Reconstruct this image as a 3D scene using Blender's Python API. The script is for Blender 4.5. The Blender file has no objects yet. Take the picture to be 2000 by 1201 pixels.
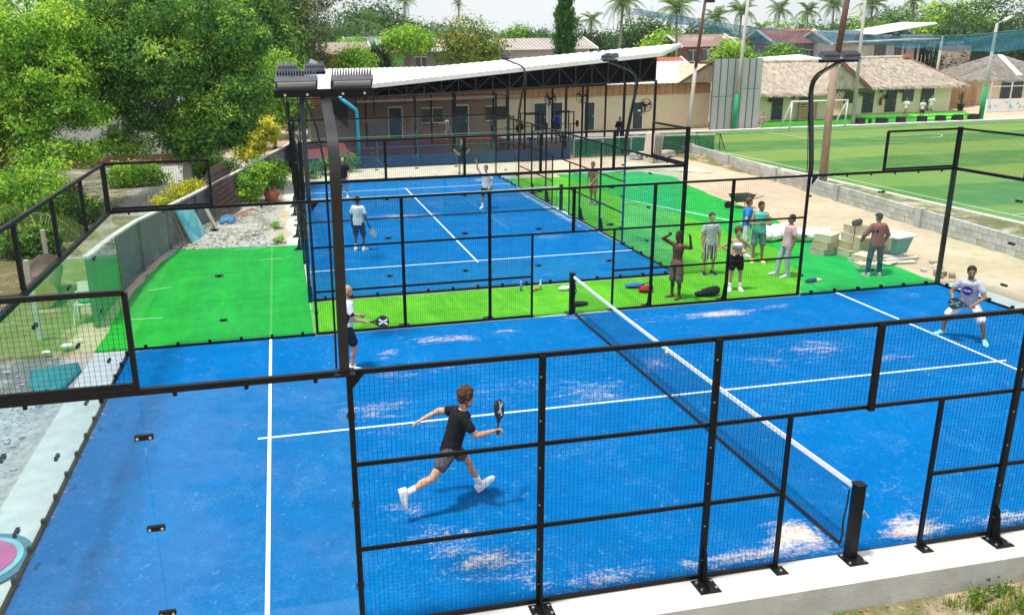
import bpy, math, random
import numpy as np
from mathutils import Vector, Matrix

random.seed(7)
HAZE = 0.00022
RNG = np.random.default_rng(11)
SC = bpy.context.scene
COL = SC.collection
rad = math.radians

# ------------------------------------------------------------------ camera
YAW, PITCH, ROLL = 0.199436168, -0.28482542, -0.018213
CAM = Vector((-6.49097, -12.74778, 6.06911))
_f = Vector((math.sin(YAW) * math.cos(PITCH), math.cos(YAW) * math.cos(PITCH), math.sin(PITCH)))
_r0 = Vector((math.cos(YAW), -math.sin(YAW), 0))
_u0 = _r0.cross(_f)
_r = _r0 * math.cos(ROLL) + _u0 * math.sin(ROLL)
_u = -_r0 * math.sin(ROLL) + _u0 * math.cos(ROLL)
cam_d = bpy.data.cameras.new("camera")
cam_d.sensor_width = 36.0
cam_d.lens = 36.0 * 1610.9605 / 2000.0
cam_d.shift_x = 116.37 / 2000.0
cam_d.shift_y = -29.1 / 2000.0
cam_d.clip_start = 0.1
cam_d.clip_end = 3000.0
cam = bpy.data.objects.new("camera", cam_d)
COL.objects.link(cam)
M = Matrix.Identity(4)
for i in range(3):
    M[i][0] = _r[i]; M[i][1] = _u[i]; M[i][2] = -_f[i]; M[i][3] = CAM[i]
cam.matrix_world = M
SC.camera = cam

# ------------------------------------------------------------------ sky, sun, exposure
SUN_EL, SUN_AZ = 74.0, -100.0          # azimuth from +Y towards +X, degrees
world = bpy.data.worlds.new("World")
SC.world = world
world.use_nodes = True
wn = world.node_tree; wn.nodes.clear()
sky = wn.nodes.new("ShaderNodeTexSky")
sky.sky_type = 'NISHITA'; sky.sun_disc = False
sky.sun_elevation = rad(SUN_EL); sky.sun_rotation = rad(SUN_AZ)
sky.air_density = 1.0; sky.dust_density = 4.0; sky.ozone_density = 1.0
# thin high cloud over the whole sky: even milky veil broken by soft noise
tc = wn.nodes.new("ShaderNodeTexCoord")
nz = wn.nodes.new("ShaderNodeTexNoise"); nz.inputs["Scale"].default_value = 2.2
nz.inputs["Detail"].default_value = 6.0
mr = wn.nodes.new("ShaderNodeMapRange")
mr.inputs["From Min"].default_value = 0.3; mr.inputs["From Max"].default_value = 0.75
mr.inputs["To Min"].default_value = 0.62; mr.inputs["To Max"].default_value = 0.92
mixw = wn.nodes.new("ShaderNodeMix"); mixw.data_type = 'RGBA'
mixw.inputs[7].default_value = (9.6, 10.0, 10.3, 1.0)
bg = wn.nodes.new("ShaderNodeBackground"); bg.inputs["Strength"].default_value = 0.094
ow = wn.nodes.new("ShaderNodeOutputWorld")
wn.links.new(tc.outputs["Generated"], nz.inputs["Vector"])
wn.links.new(nz.outputs["Fac"], mr.inputs["Value"])
wn.links.new(mr.outputs["Result"], mixw.inputs[0])
wn.links.new(sky.outputs["Color"], mixw.inputs[6])
wn.links.new(mixw.outputs[2], bg.inputs["Color"])
wn.links.new(bg.outputs["Background"], ow.inputs["Surface"])

sun_d = bpy.data.lights.new("sun", 'SUN')
sun_d.energy = 3.5; sun_d.angle = rad(5.0); sun_d.color = (1.0, 0.965, 0.91)
sun = bpy.data.objects.new("sun", sun_d); COL.objects.link(sun)
_sd = Vector((math.sin(rad(SUN_AZ)) * math.cos(rad(SUN_EL)), math.cos(rad(SUN_AZ)) * math.cos(rad(SUN_EL)), math.sin(rad(SUN_EL))))
sun.rotation_euler = _sd.to_track_quat('Z', 'Y').to_euler()
sun.location = _sd * 60

vs = SC.view_settings
vs.view_transform = 'Standard'; vs.look = 'None'; vs.gamma = 1.0; vs.use_curve_mapping = False
vs.exposure = 0.38
SC.render.engine = 'CYCLES'
cy = SC.cycles
cy.use_denoising = True
cy.max_bounces = 8; cy.diffuse_bounces = 2; cy.glossy_bounces = 2; cy.transmission_bounces = 4
cy.transparent_max_bounces = 24; cy.volume_bounces = 0
cy.caustics_reflective = False; cy.caustics_refractive = False
cy.sample_clamp_indirect = 4.0

# ------------------------------------------------------------------ helpers
ORG = {}

def link(o, parent=None):
    COL.objects.link(o)
    if parent is not None:
        o.parent = parent
    return o

def tag(o, label, cat, group=None):
    o["label"] = label; o["category"] = cat
    if group: o["group"] = group
    return o

def thing(name, label, cat, loc=(0, 0, 0), group=None, rz=0.0):
    o = bpy.data.objects.new(name, None)
    o.empty_display_size = 0.2
    COL.objects.link(o)
    o.location = loc; o.rotation_euler = (0, 0, rz)
    ORG[o.name] = Vector(loc)
    return tag(o, label, cat, group)

def org(o):
    while o is not None:
        if o.name in ORG: return ORG[o.name]
        o = o.parent
    return Vector((0, 0, 0))

class MB:
    def __init__(s):
        s.v = []; s.f = []; s.m = []
    def add(s, vs_, fs, mi=0):
        n = len(s.v)
        s.v.extend((float(a), float(b), float(c)) for a, b, c in vs_)
        s.f.extend(tuple(i + n for i in f) for f in fs)
        s.m.extend([mi] * len(fs))
        return s
    def box(s, c, d, rz=0.0, mi=0, R=None):
        hx, hy, hz = d[0] / 2, d[1] / 2, d[2] / 2
        if R is None: R = Matrix.Rotation(rz, 3, 'Z')
        c = Vector(c)
        vs_ = [c + R @ Vector((x * hx, y * hy, z * hz)) for z in (-1, 1) for y in (-1, 1) for x in (-1, 1)]
        return s.add(vs_, [(0, 2, 3, 1), (4, 5, 7, 6), (0, 1, 5, 4), (2, 6, 7, 3), (0, 4, 6, 2), (1, 3, 7, 5)], mi)
    def bar(s, a, b, w, h=None, mi=0, side=None):
        h = w if h is None else h
        a = Vector(a); b = Vector(b); d = (b - a).normalized()
        if side is None:
            side = d.cross(Vector((0, 0, 1)))
            if side.length < 1e-4: side = Vector((1, 0, 0))
        side = Vector(side).normalized(); up = side.cross(d).normalized()
        vs_ = [p + side * (w / 2 * i) + up * (h / 2 * j) for p in (a, b) for i, j in ((-1, -1), (1, -1), (1, 1), (-1, 1))]
        return s.add(vs_, [(0, 1, 2, 3), (7, 6, 5, 4), (0, 4, 5, 1), (1, 5, 6, 2), (2, 6, 7, 3), (3, 7, 4, 0)], mi)
    def wire(s, a, b, w, mi=0):
        a = Vector(a); b = Vector(b); d = (b - a).normalized()
        sd = d.cross(Vector((0.13, 0.2, 1.0)) if abs(d.z) < .9 else Vector((1, 0.31, 0))).normalized()
        up = sd.cross(d)
        o = [sd * (w * .58), -sd * (w * .29) + up * (w * .5), -sd * (w * .29) - up * (w * .5)]
        return s.add([a + q for q in o] + [b + q for q in o], [(0, 1, 4, 3), (1, 2, 5, 4), (2, 0, 3, 5)], mi)
    def tube(s, pts, r, n=8, caps=True, mi=0, rect=None, side=None):
        """swept tube; rect=(w,h) gives a rectangular section with given side vector"""
        P = [Vector(p) for p in pts]; k = len(P)
        rs = r if isinstance(r, (list, tuple)) else [r] * k
        vs_ = []; ref = None
        for i, p in enumerate(P):
            d = (P[min(i + 1, k - 1)] - P[max(i - 1, 0)])
            if d.length < 1e-9: d = Vector((0, 0, 1))
            d.normalize()
            if side is not None:
                u = Vector(side); u = (u - d * u.dot(d)).normalized()
            elif ref is None:
                u = d.cross(Vector((0, 0, 1)))
                if u.length < 1e-3: u = Vector((1, 0, 0))
                u.normalize()
            else:
                u = (ref - d * ref.dot(d)).normalized()
            ref = u; w = d.cross(u)
            if rect:
                for a_, b_ in ((-1, -1), (1, -1), (1, 1), (-1, 1)):
                    vs_.append(p + u * (rect[0] / 2 * a_) + w * (rect[1] / 2 * b_))
            else:
                for j in range(n):
                    t = 2 * math.pi * j / n
                    vs_.append(p + (u * math.cos(t) + w * math.sin(t)) * rs[i])
        m_ = 4 if rect else n
        fs = [(i * m_ + j, i * m_ + (j + 1) % m_, (i + 1) * m_ + (j + 1) % m_, (i + 1) * m_ + j) for i in range(k - 1) for j in range(m_)]
        if caps:
            fs.append(tuple(reversed(range(m_)))); fs.append(tuple(range((k - 1) * m_, k * m_)))
        return s.add(vs_, fs, mi)
    def ell(s, c, r, n=12, m=8, R=None, mi=0):
        c = Vector(c); vs_ = []; 
        if R is None: R = Matrix.Identity(3)
        vs_.append(c + R @ Vector((0, 0, -r[2])))
        for i in range(1, m):
            a = -math.pi / 2 + math.pi * i / m
            for j in range(n):
                t = 2 * math.pi * j / n
                vs_.append(c + R @ Vector((r[0] * math.cos(a) * math.cos(t), r[1] * math.cos(a) * math.sin(t), r[2] * math.sin(a))))
        vs_.append(c + R @ Vector((0, 0, r[2])))
        fs = [(0, 1 + (j + 1) % n, 1 + j) for j in range(n)]
        for i in range(m - 2):
            for j in range(n):
                fs.append((1 + i * n + j, 1 + i * n + (j + 1) % n, 1 + (i + 1) * n + (j + 1) % n, 1 + (i + 1) * n + j))
        L = len(vs_) - 1; b = 1 + (m - 2) * n
        fs += [(b + j, b + (j + 1) % n, L) for j in range(n)]
        return s.add(vs_, fs, mi)
    def prism(s, poly, z0, z1, mi=0):
        """vertical prism from a list of (x,y)"""
        n = len(poly)
        vs_ = [(x, y, z0) for x, y in poly] + [(x, y, z1) for x, y in poly]
        fs = [tuple(reversed(range(n))), tuple(range(n, 2 * n))] + [(i, (i + 1) % n, n + (i + 1) % n, n + i) for i in range(n)]
        return s.add(vs_, fs, mi)
    def extr(s, poly, off, mi=0):
        """planar polygon (3-d points) extruded by vector off"""
        n = len(poly); off = Vector(off)
        P = [Vector(p) for p in poly]
        fs = [tuple(reversed(range(n))), tuple(range(n, 2 * n))] + [(i, (i + 1) % n, n + (i + 1) % n, n + i) for i in range(n)]
        return s.add(P + [p + off for p in P], fs, mi)
    def mesh(s, name, mats, o=Vector((0, 0, 0)), smooth=False):
        me = bpy.data.meshes.new(name)
        me.from_pydata([(a - o[0], b - o[1], c - o[2]) for a, b, c in s.v], [], s.f)
        if not isinstance(mats, (list, tuple)): mats = [mats]
        for m_ in mats: me.materials.append(m_)
        if len(mats) > 1: me.polygons.foreach_set("material_index", s.m)
        if smooth: me.polygons.foreach_set("use_smooth", [True] * len(me.polygons))
        me.update()
        return me
    def build(s, name, mats, parent=None, smooth=False, kind=None, label=None):
        o = bpy.data.objects.new(name, s.mesh(name, mats, org(parent), smooth))
        link(o, parent)
        if kind: o["kind"] = kind
        if label: o["label"] = label
        return o

def piece(name, me, parent=None, loc=(0, 0, 0), rot=(0, 0, 0), scale=None):
    o = bpy.data.objects.new(name, me)
    link(o, parent)
    o.location = Vector(loc) - org(parent)
    o.rotation_euler = rot
    if scale: o.scale = scale
    return o

def copy_tree(o, loc=None, rz=None, parent=None):
    c = o.copy(); COL.objects.link(c)
    if parent is not None: c.parent = parent; c.matrix_parent_inverse = o.matrix_parent_inverse
    if loc is not None: c.location = loc
    if rz is not None: c.rotation_euler = (0, 0, rz)
    for ch in list(o.children): copy_tree(ch, parent=c)
    return c

def np_mesh(name, V_, F_, mat_, attr=None, smooth=False):
    me = bpy.data.meshes.new(name)
    V_ = np.asarray(V_, np.float32); F_ = np.asarray(F_, np.int32)
    me.vertices.add(len(V_)); me.vertices.foreach_set("co", V_.ravel())
    k = F_.shape[1]
    me.loops.add(F_.size); me.loops.foreach_set("vertex_index", F_.ravel())
    me.polygons.add(len(F_)); me.polygons.foreach_set("loop_start", np.arange(0, F_.size, k, dtype=np.int32))
    me.polygons.foreach_set("loop_total", np.full(len(F_), k, np.int32))
    if smooth: me.polygons.foreach_set("use_smooth", np.ones(len(F_), bool))
    if attr is not None:
        for an, av in attr.items():
            a = me.attributes.new(an, 'FLOAT', 'POINT'); a.data.foreach_set("value", np.asarray(av, np.float32))
    me.update(calc_edges=True)
    if mat_: me.materials.append(mat_)
    return me

# ------------------------------------------------------------------ materials
def nodes_of(m):
    m.use_nodes = True
    nt = m.node_tree
    return nt, nt.nodes["Principled BSDF"], nt.nodes["Material Output"]

def noise(nt, scale, detail=4, rough=.55, vec=None, dist=0.0):
    n = nt.nodes.new("ShaderNodeTexNoise")
    n.inputs["Scale"].default_value = scale; n.inputs["Detail"].default_value = detail
    n.inputs["Roughness"].default_value = rough; n.inputs["Distortion"].default_value = dist
    if vec is not None: nt.links.new(vec, n.inputs["Vector"])
    return n.outputs["Fac"]

def rng(nt, src, a, b, c=0.0, d=1.0):
    n = nt.nodes.new("ShaderNodeMapRange")
    for k, v in (("From Min", a), ("From Max", b), ("To Min", c), ("To Max", d)): n.inputs[k].default_value = v
    nt.links.new(src, n.inputs["Value"]); return n.outputs["Result"]

def mixc(nt, fac, a, b):
    n = nt.nodes.new("ShaderNodeMix"); n.data_type = 'RGBA'
    if isinstance(fac, (int, float)): n.inputs[0].default_value = fac
    else: nt.links.new(fac, n.inputs[0])
    for v, i in ((a, 6), (b, 7)):
        if isinstance(v, (tuple, list)): n.inputs[i].default_value = (v[0], v[1], v[2], 1)
        else: nt.links.new(v, n.inputs[i])
    return n.outputs[2]

def mth(nt, op, a, b=None):
    n = nt.nodes.new("ShaderNodeMath"); n.operation = op
    for v, i in ((a, 0), (b, 1)):
        if v is None: continue
        if isinstance(v, (int, float)): n.inputs[i].default_value = v
        else: nt.links.new(v, n.inputs[i])
    return n.outputs[0]

def objco(nt, scale=None):
    t = nt.nodes.new("ShaderNodeTexCoord")
    if scale is None: return t.outputs["Object"]
    mp = nt.nodes.new("ShaderNodeMapping"); mp.inputs["Scale"].default_value = scale
    nt.links.new(t.outputs["Object"], mp.inputs["Vector"]); return mp.outputs["Vector"]

def bump(nt, h, bsdf, strength=.3, dist=.02):
    b = nt.nodes.new("ShaderNodeBump"); b.inputs["Strength"].default_value = strength; b.inputs["Distance"].default_value = dist
    nt.links.new(h, b.inputs["Height"]); nt.links.new(b.outputs["Normal"], bsdf.inputs["Normal"])

def sc_(c, k): return tuple(min(1.0, x * k) for x in c)

def mat(name, col, rough=.8, metal=0.0, var=.18, scale=3.0, bmp=0.0, bscale=40.0, col2=None, c2=(.45, .7), scale2=1.2, rand=0.0, spec=.4, stretch=None):
    m = bpy.data.materials.new(name)
    nt, b, o = nodes_of(m)
    v = objco(nt, stretch)
    c = mixc(nt, rng(nt, noise(nt, scale, 5, .6, v), .3, .7), sc_(col, 1 - var), sc_(col, 1 + var))
    if col2 is not None:
        c = mixc(nt, rng(nt, noise(nt, scale2, 6, .65, v), c2[0], c2[1]), c, col2)
    if rand:
        oi = nt.nodes.new("ShaderNodeObjectInfo")
        hv = nt.nodes.new("ShaderNodeHueSaturation")
        nt.links.new(rng(nt, oi.outputs["Random"], 0, 1, 1 - rand, 1 + rand), hv.inputs["Value"])
        nt.links.new(c, hv.inputs["Color"]); c = hv.outputs["Color"]
    nt.links.new(c, b.inputs["Base Color"])
    b.inputs["Roughness"].default_value = rough; b.inputs["Metallic"].default_value = metal
    b.inputs["Specular IOR Level"].default_value = spec
    if bmp: bump(nt, noise(nt, bscale, 5, .6, v), b, bmp)
    return m

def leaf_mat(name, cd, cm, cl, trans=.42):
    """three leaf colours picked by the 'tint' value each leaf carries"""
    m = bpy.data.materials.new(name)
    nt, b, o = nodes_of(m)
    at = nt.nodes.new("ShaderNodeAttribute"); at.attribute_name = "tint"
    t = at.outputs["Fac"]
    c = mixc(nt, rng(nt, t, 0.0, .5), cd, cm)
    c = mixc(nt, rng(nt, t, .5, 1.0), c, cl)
    nt.links.new(c, b.inputs["Base Color"]); b.inputs["Roughness"].default_value = .6; b.inputs["Specular IOR Level"].default_value = .25
    tr = nt.nodes.new("ShaderNodeBsdfTranslucent"); nt.links.new(c, tr.inputs["Color"])
    mx = nt.nodes.new("ShaderNodeMixShader"); mx.inputs[0].default_value = trans
    nt.links.new(b.outputs[0], mx.inputs[1]); nt.links.new(tr.outputs[0], mx.inputs[2]); nt.links.new(mx.outputs[0], o.inputs["Surface"])
    return m

def glass_mat(name, tint, base_refl=.06):
    m = bpy.data.materials.new(name)
    nt, b, o = nodes_of(m); nt.nodes.remove(b)
    tr = nt.nodes.new("ShaderNodeBsdfTransparent"); tr.inputs["Color"].default_value = (*tint, 1)
    gl = nt.nodes.new("ShaderNodeBsdfGlossy"); gl.inputs["Roughness"].default_value = .02
    gl.inputs["Color"].default_value = (.9, .97, .95, 1)
    lw = nt.nodes.new("ShaderNodeLayerWeight"); lw.inputs["Blend"].default_value = .5
    fz = mth(nt, 'ADD', mth(nt, 'MULTIPLY', mth(nt, 'POWER', lw.outputs["Facing"], 4.5), .55), .03)   # Schlick reflectance, one side of a thin pane
    mx = nt.nodes.new("ShaderNodeMixShader")
    nt.links.new(fz, mx.inputs[0]); nt.links.new(tr.outputs[0], mx.inputs[1]); nt.links.new(gl.outputs[0], mx.inputs[2])
    # faint dust film on the pane
    df = nt.nodes.new("ShaderNodeBsdfDiffuse"); df.inputs["Color"].default_value = (.75, .8, .8, 1)
    m2 = nt.nodes.new("ShaderNodeMixShader")
    nt.links.new(rng(nt, noise(nt, 1.3, 5, .6, objco(nt)), .4, .8, 0, .012), m2.inputs[0])
    nt.links.new(mx.outputs[0], m2.inputs[1]); nt.links.new(df.outputs[0], m2.inputs[2])
    nt.links.new(m2.outputs[0], o.inputs["Surface"])
    return m

BLACK = mat("black_paint", (.005, .005, .006), .45, 0, .3, 6, .05, 60, spec=.22)
WIRE = mat("black_wire", (.006, .006, .007), .6, 0, .2, 9, spec=.2)
DARKM = mat("dark_steel", (.014, .015, .018), .5, .1, .3, 5, spec=.3)
GREYM = mat("grey_paint", (.20, .20, .23), .35, .3, .15, 5)
BOLT = mat("bolt_steel", (.6, .6, .6), .3, .9, .1, 9)
CONC = mat("pale_concrete", (.53, .515, .49), .9, 0, .12, 2.6, .3, 26, col2=(.40, .37, .33), c2=(.54, .78), scale2=1.6)
CONCG = mat("grey_concrete", (.40, .40, .39), .92, 0, .16, 1.6, .3, 22, col2=(.24, .24, .23), c2=(.55, .72), scale2=.9)
WHITE = mat("white_paint", (.78, .78, .76), .6, 0, .05, 3)
GLASS = glass_mat("court_glass", (.93, .985, .975))
# ================================================================== ground
def ground_material():
    m = bpy.data.materials.new("sandy_ground")
    nt, b, o = nodes_of(m)
    v = objco(nt)
    at = nt.nodes.new("ShaderNodeAttribute"); at.attribute_name = "grass"
    ag = nt.nodes.new("ShaderNodeAttribute"); ag.attribute_name = "gravel"
    sand = mixc(nt, rng(nt, noise(nt, .35, 6, .6, v), .3, .7), (.46, .34, .235), (.60, .47, .345))
    sand = mixc(nt, rng(nt, noise(nt, 2.6, 6, .7, v), .5, .8), sand, (.36, .27, .19))
    grav = mixc(nt, rng(nt, noise(nt, 5.5, 6, .75, v), .35, .65), (.24, .22, .20), (.52, .49, .46))
    gr = mixc(nt, rng(nt, noise(nt, 1.8, 6, .7, v), .3, .7), (.10, .13, .035), (.22, .175, .105))
    nm = noise(nt, 1.1, 6, .7, v)
    c = mixc(nt, rng(nt, mth(nt, 'ADD', ag.outputs["Fac"], mth(nt, 'MULTIPLY', mth(nt, 'SUBTRACT', nm, .5), 1.2)), .35, .65), sand, grav)
    c = mixc(nt, rng(nt, mth(nt, 'ADD', at.outputs["Fac"], mth(nt, 'MULTIPLY', mth(nt, 'SUBTRACT', nm, .5), 1.6)), .35, .65), c, gr)
    nt.links.new(c, b.inputs["Base Color"]); b.inputs["Roughness"].default_value = .97; b.inputs["Specular IOR Level"].default_value = .1
    bump(nt, noise(nt, 9, 8, .7, v), b, .6, .05)
    return m

def smooth(a, b, x):
    t = np.clip((x - a) / (b - a), 0, 1); return t * t * (3 - 2 * t)

gx = np.concatenate([[-900, -500, -250, -120, -70, -45], np.arange(-30, -9.9, .5), np.arange(-9, 12, 1.5), np.arange(12, 22, .5), [24, 28, 34, 42, 55, 75, 110, 170, 300, 600, 1200]])
gy = np.concatenate([[-300, -120, -50, -25], np.arange(-16, 12, .5), np.arange(12, 40, .8), [42, 46, 52, 60, 75, 100, 150, 250, 500, 1000, 1800]])
GX, GY = np.meshgrid(gx, gy)
GZ = -.03 - .34 * (1 - smooth(-5.45, -5.15, GY)) - .10 * (1 - smooth(-11.2, -10.4, GX)) * smooth(-6, -4, GY) * (1 - smooth(4, 7, GY))
rough_ = (np.sin(GX * 3.1 + GY * 1.7) + np.sin(GX * 1.3 - GY * 4.1) + np.sin(GX * 5.3 + 2.0)) * .012
GZ = GZ + rough_ * ((GY < -5.2) | (GX < -11.5) | ((GX > 12) & (GX < 17)))
# the strip beside the football pitch lies a little higher behind the block wall
rub = smooth(14.6, 15.6, GY) * (1 - smooth(21, 25, GY)) * smooth(-10.4, -9.6, GX) * (1 - smooth(-7.4, -6.8, GX))
GZ = GZ + rub * (.10 + .07 * np.sin(GX * 2.3 + 1) * np.sin(GY * 1.7))
GZ = GZ + .22 * smooth(15.6, 17.2, GX) * (1 - smooth(17.6, 18.0, GX)) * smooth(-4, 4, GY) * (1 - smooth(30, 36, GY))
grass = np.clip(.85 * (GX < -11.3) * (GY > 2.5) * (GY < 22) - .15, 0, 1) + .60 * ((GY < -5.4) & (GX > -9)) + .62 * ((GX > 15.8) & (GX < 18)) + 0.8 * (GY > 62) + .55 * (GX < -13) * (GY > 22)
gravel = 1.0 * ((GX < -6.2) & (GY > 14) & (GY < 40)) + .95 * ((GX < -10.5) & (GY < 4.6)) + .45 * (GY < -5.4)
nx_, ny_ = len(gx), len(gy)
idx = np.arange(nx_ * ny_).reshape(ny_, nx_)
GF = np.stack([idx[:-1, :-1], idx[:-1, 1:], idx[1:, 1:], idx[1:, :-1]], -1).reshape(-1, 4)
ground = link(bpy.data.objects.new("ground", np_mesh("ground", np.stack([GX, GY, GZ], -1).reshape(-1, 3), GF, ground_material(), {"grass": grass.ravel(), "gravel": gravel.ravel()}, True)))
ground["kind"] = "structure"

# ================================================================== turf materials
def turf_blue(name):
    m = bpy.data.materials.new(name)
    nt, b, o = nodes_of(m); v = objco(nt)
    at = nt.nodes.new("ShaderNodeAttribute"); at.attribute_name = "sand"
    base = mixc(nt, rng(nt, noise(nt, .55, 6, .65, v), .3, .7), (.0002, .126, .37), (.0004, .178, .48))
    base = mixc(nt, rng(nt, noise(nt, 2.6, 7, .7, v, .6), .35, .7, 0, .55), base, (.0002, .094, .31))
    base = mixc(nt, rng(nt, noise(nt, 30, 4, .8, v), .3, .72, .0, .75), base, (.0002, .078, .26))
    # sand brushed into the pile: long thin streaks where much of it lies
    st = noise(nt, 2.4, 8, .72, objco(nt, (.55, 1.5, 1)), 1.2)
    fine = noise(nt, 24, 6, .8, v)
    k = mth(nt, 'ADD', mth(nt, 'ADD', at.outputs["Fac"], mth(nt, 'MULTIPLY', mth(nt, 'SUBTRACT', st, .5), 1.7)), mth(nt, 'MULTIPLY', mth(nt, 'SUBTRACT', fine, .5), 1.5))
    sand = mixc(nt, rng(nt, noise(nt, 5, 5, .6, v), .35, .65), (.66, .48, .31), (.74, .68, .56))
    c = mixc(nt, rng(nt, k, .60, 1.08, 0, .82), base, sand)
    # light dusting everywhere
    c = mixc(nt, rng(nt, mth(nt, 'MULTIPLY', noise(nt, 1.5, 8, .75, v, .8), fine), .27, .46, 0, .20), c, (.22, .44, .62))
    # crumbs of sand and pale scuffs lying loose on the pile
    fl = mth(nt, 'MULTIPLY', rng(nt, noise(nt, 9.0, 4, .65, v, .4), .60, .70), rng(nt, noise(nt, .7, 4, .6, v), .42, .62, .02, .30))
    c = mixc(nt, fl, c, (.30, .52, .66))
    nt.links.new(c, b.inputs["Base Color"]); b.inputs["Roughness"].default_value = .95; b.inputs["Specular IOR Level"].default_value = .03
    bump(nt, noise(nt, 60, 4, .7, v), b, .35, .01)
    return m

def turf_green(name, c0, c1, c2):
    m = bpy.data.materials.new(name)
    nt, b, o = nodes_of(m); v = objco(nt)
    c = mixc(nt, rng(nt, noise(nt, .8, 7, .68, objco(nt, (.5, 1.5, 1))), .3, .7), c0, c1)
    c = mixc(nt, rng(nt, noise(nt, 3.2, 7, .72, objco(nt, (1.6, .6, 1)), .5), .38, .72, 0, .55), c, c2)
    c = mixc(nt, rng(nt, noise(nt, 24, 5, .8, v), .3, .72, 0, .75), c, c2)
    c = mixc(nt, rng(nt, noise(nt, 1.3, 8, .75, objco(nt, (1, .35, 1)), .8), .42, .70, 0, .38), c, sc_(c1, 1.28))
    c = mixc(nt, rng(nt, noise(nt, 4.0, 8, .8, v), .60, .80, 0, .55), c, (.32, .52, .20))
    c = mixc(nt, rng(nt, noise(nt, .9, 8, .8, v, 1.0), .58, .78, 0, .45), c, sc_(c2, .8))
    nt.links.new(c, b.inputs["Base Color"]); b.inputs["Roughness"].default_value = .88; b.inputs["Specular IOR Level"].default_value = .15
    bump(nt, noise(nt, 45, 4, .7, v), b, .5, .015)
    return m

BLUE = turf_blue("blue_turf")
GREEN = turf_green("vivid_green_turf", (.008, .27, .018), (.02, .40, .025), (.008, .17, .014))
LIME = turf_green("lime_green_turf", (.062, .36, .014), (.14, .49, .028), (.03, .20, .008))
GREEN2 = turf_green("deep_green_turf", (.010, .33, .045), (.02, .44, .06), (.008, .20, .03))

# ================================================================== courts
def T_A(x, y, z=0.0): return Vector((x, y, z))
BX, BY = -1.0, 17.7
def T_B(x, y, z=0.0): return Vector((BX - y, BY + x, z))     # long axis points away from the camera

def court_floor(T, blobs, what):
    # concrete plinth frame
    mb = MB()
    def slab(x0, x1, y0, y1, z0, z1):
        p = [T(x, y) for x, y in ((x0, y0), (x1, y0), (x1, y1), (x0, y1))]
        mb.prism([(q.x, q.y) for q in p], z0, z1)
    ox, oy = (10.74, 5.53)
    slab(-ox, ox, -oy, -4.98, -.55, 0.0); slab(-ox, ox, 4.98, 5.06 if what == 'A' else oy, -.55, 0.0)
    slab(-ox, -9.98, -4.98, 4.98, -.55, 0.0); slab(9.98, ox, -4.98, 4.98, -.55, 0.0)
    mb.build("concrete_plinth", CONC, kind="structure")
    n, m_ = 81, 41
    xs = np.linspace(-9.975, 9.975, n); ys = np.linspace(-4.975, 4.975, m_)
    X, Y = np.meshgrid(xs, ys)
    s = np.zeros_like(X)
    for bx, by, rx, ry, a in blobs:
        s = np.maximum(s, a * np.exp(-((X - bx) / rx) ** 2 - ((Y - by) / ry) ** 2))
    P = np.array([T(a, b, .010) for a, b in zip(X.ravel(), Y.ravel())])
    ii = np.arange(n * m_).reshape(m_, n)
    F = np.stack([ii[:-1, :-1], ii[:-1, 1:], ii[1:, 1:], ii[1:, :-1]], -1).reshape(-1, 4)
    o = link(bpy.data.objects.new("court_turf", np_mesh("court_turf", P, F, BLUE, {"sand": s.ravel()}))); o["kind"] = "structure"
    for (x0, x1, y0, y1) in ((-7.06, -7.005, -4.97, 4.97), (7.005, 7.06, -4.97, 4.97), (-7.22, 7.22, -.026, .026)):
        mb = MB(); z = .0145 if y1 > 1 else .0155
        p = [T(x, y) for x, y in ((x0, y0), (x1, y0), (x1, y1), (x0, y1))]
        mb.add([(q.x, q.y, z) for q in p], [(0, 1, 2, 3)])
        mb.build("court_line", LINE, kind="structure")

LINE = mat("white_line_turf", (.80, .84, .84), .9, 0, .08, 4, col2=(.55, .68, .78), c2=(.6, .75), scale2=3)

blobsA = [(-3.3, 4.0, 1.3, .38, .85), (-1.9, 4.15, .5, .3, .8), (1.4, 4.2, .9, .3, .7), (3.2, 4.15, 1.5, .36, .9), (5.0, 4.3, .8, .3, .7), (8.6, 4.3, .9, .4, .6),
          (-4.3, 2.3, 1.8, .9, .52), (-5.3, .7, 1.3, .7, .66), (-2.5, 1.0, 2.2, .8, .55), (-5.0, -.2, 1.4, .5, .56), (-1.2, .5, 1.2, .8, .68), (0.6, 1.5, .9, .8, .6), (-4.6, 3.4, .5, .5, .66), (-2.6, -1.6, 1.2, .6, .46),
          (-4.9, -3.6, .9, .5, .72), (-4.4, -4.2, 1.0, .5, .72), (-5.1, -2.8, .7, .4, .6), (-3.0, -4.8, 1.5, .25, .8), (-1.0, -4.8, 1.5, .22, 1.0), (-.35, -4.5, .5, .45, 1.15),
          (1.2, -4.7, .6, .35, 1.15), (2.6, -4.8, 1.6, .22, .95), (1.7, -3.9, .6, .5, .6), (4.0, 1.5, 1.4, .9, .64), (5.2, .6, 1.4, .6, .52), (2.8, 1.0, 1.1, .7, .58), (6.2, -.6, 1.2, .5, .5),
          (-9.9, 0, .12, 6, .85), (-9.9, 4.9, .6, .25, .8), (-7.5, 4.85, 2.5, .15, .8), (-8.6, -1.6, 1.0, 1.6, .28), (0, 4.8, .5, .3, .7), (7, 4.88, 3, .12, .8)]
blobsB = [(-1, -2.5, 2.2, 1.4, .5), (-4.3, -3.2, 1.2, 1.4, .55), (.5, 1.2, .9, 3.0, .72), (-1.8, 2.0, 1.0, 1.6, .45), (3, -3.4, 2, 1, .5), (-6, -1.5, 1, 2.2, .4), (-9.6, 0, .3, 5, .5), (1.0, -4.7, 8, .25, .9), (-2, 4.8, 6, .2, .7), (8.6, -4, 1, .8, .8)]
court_floor(T_A, blobsA, 'A')
court_floor(T_B, blobsB, 'B')

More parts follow.
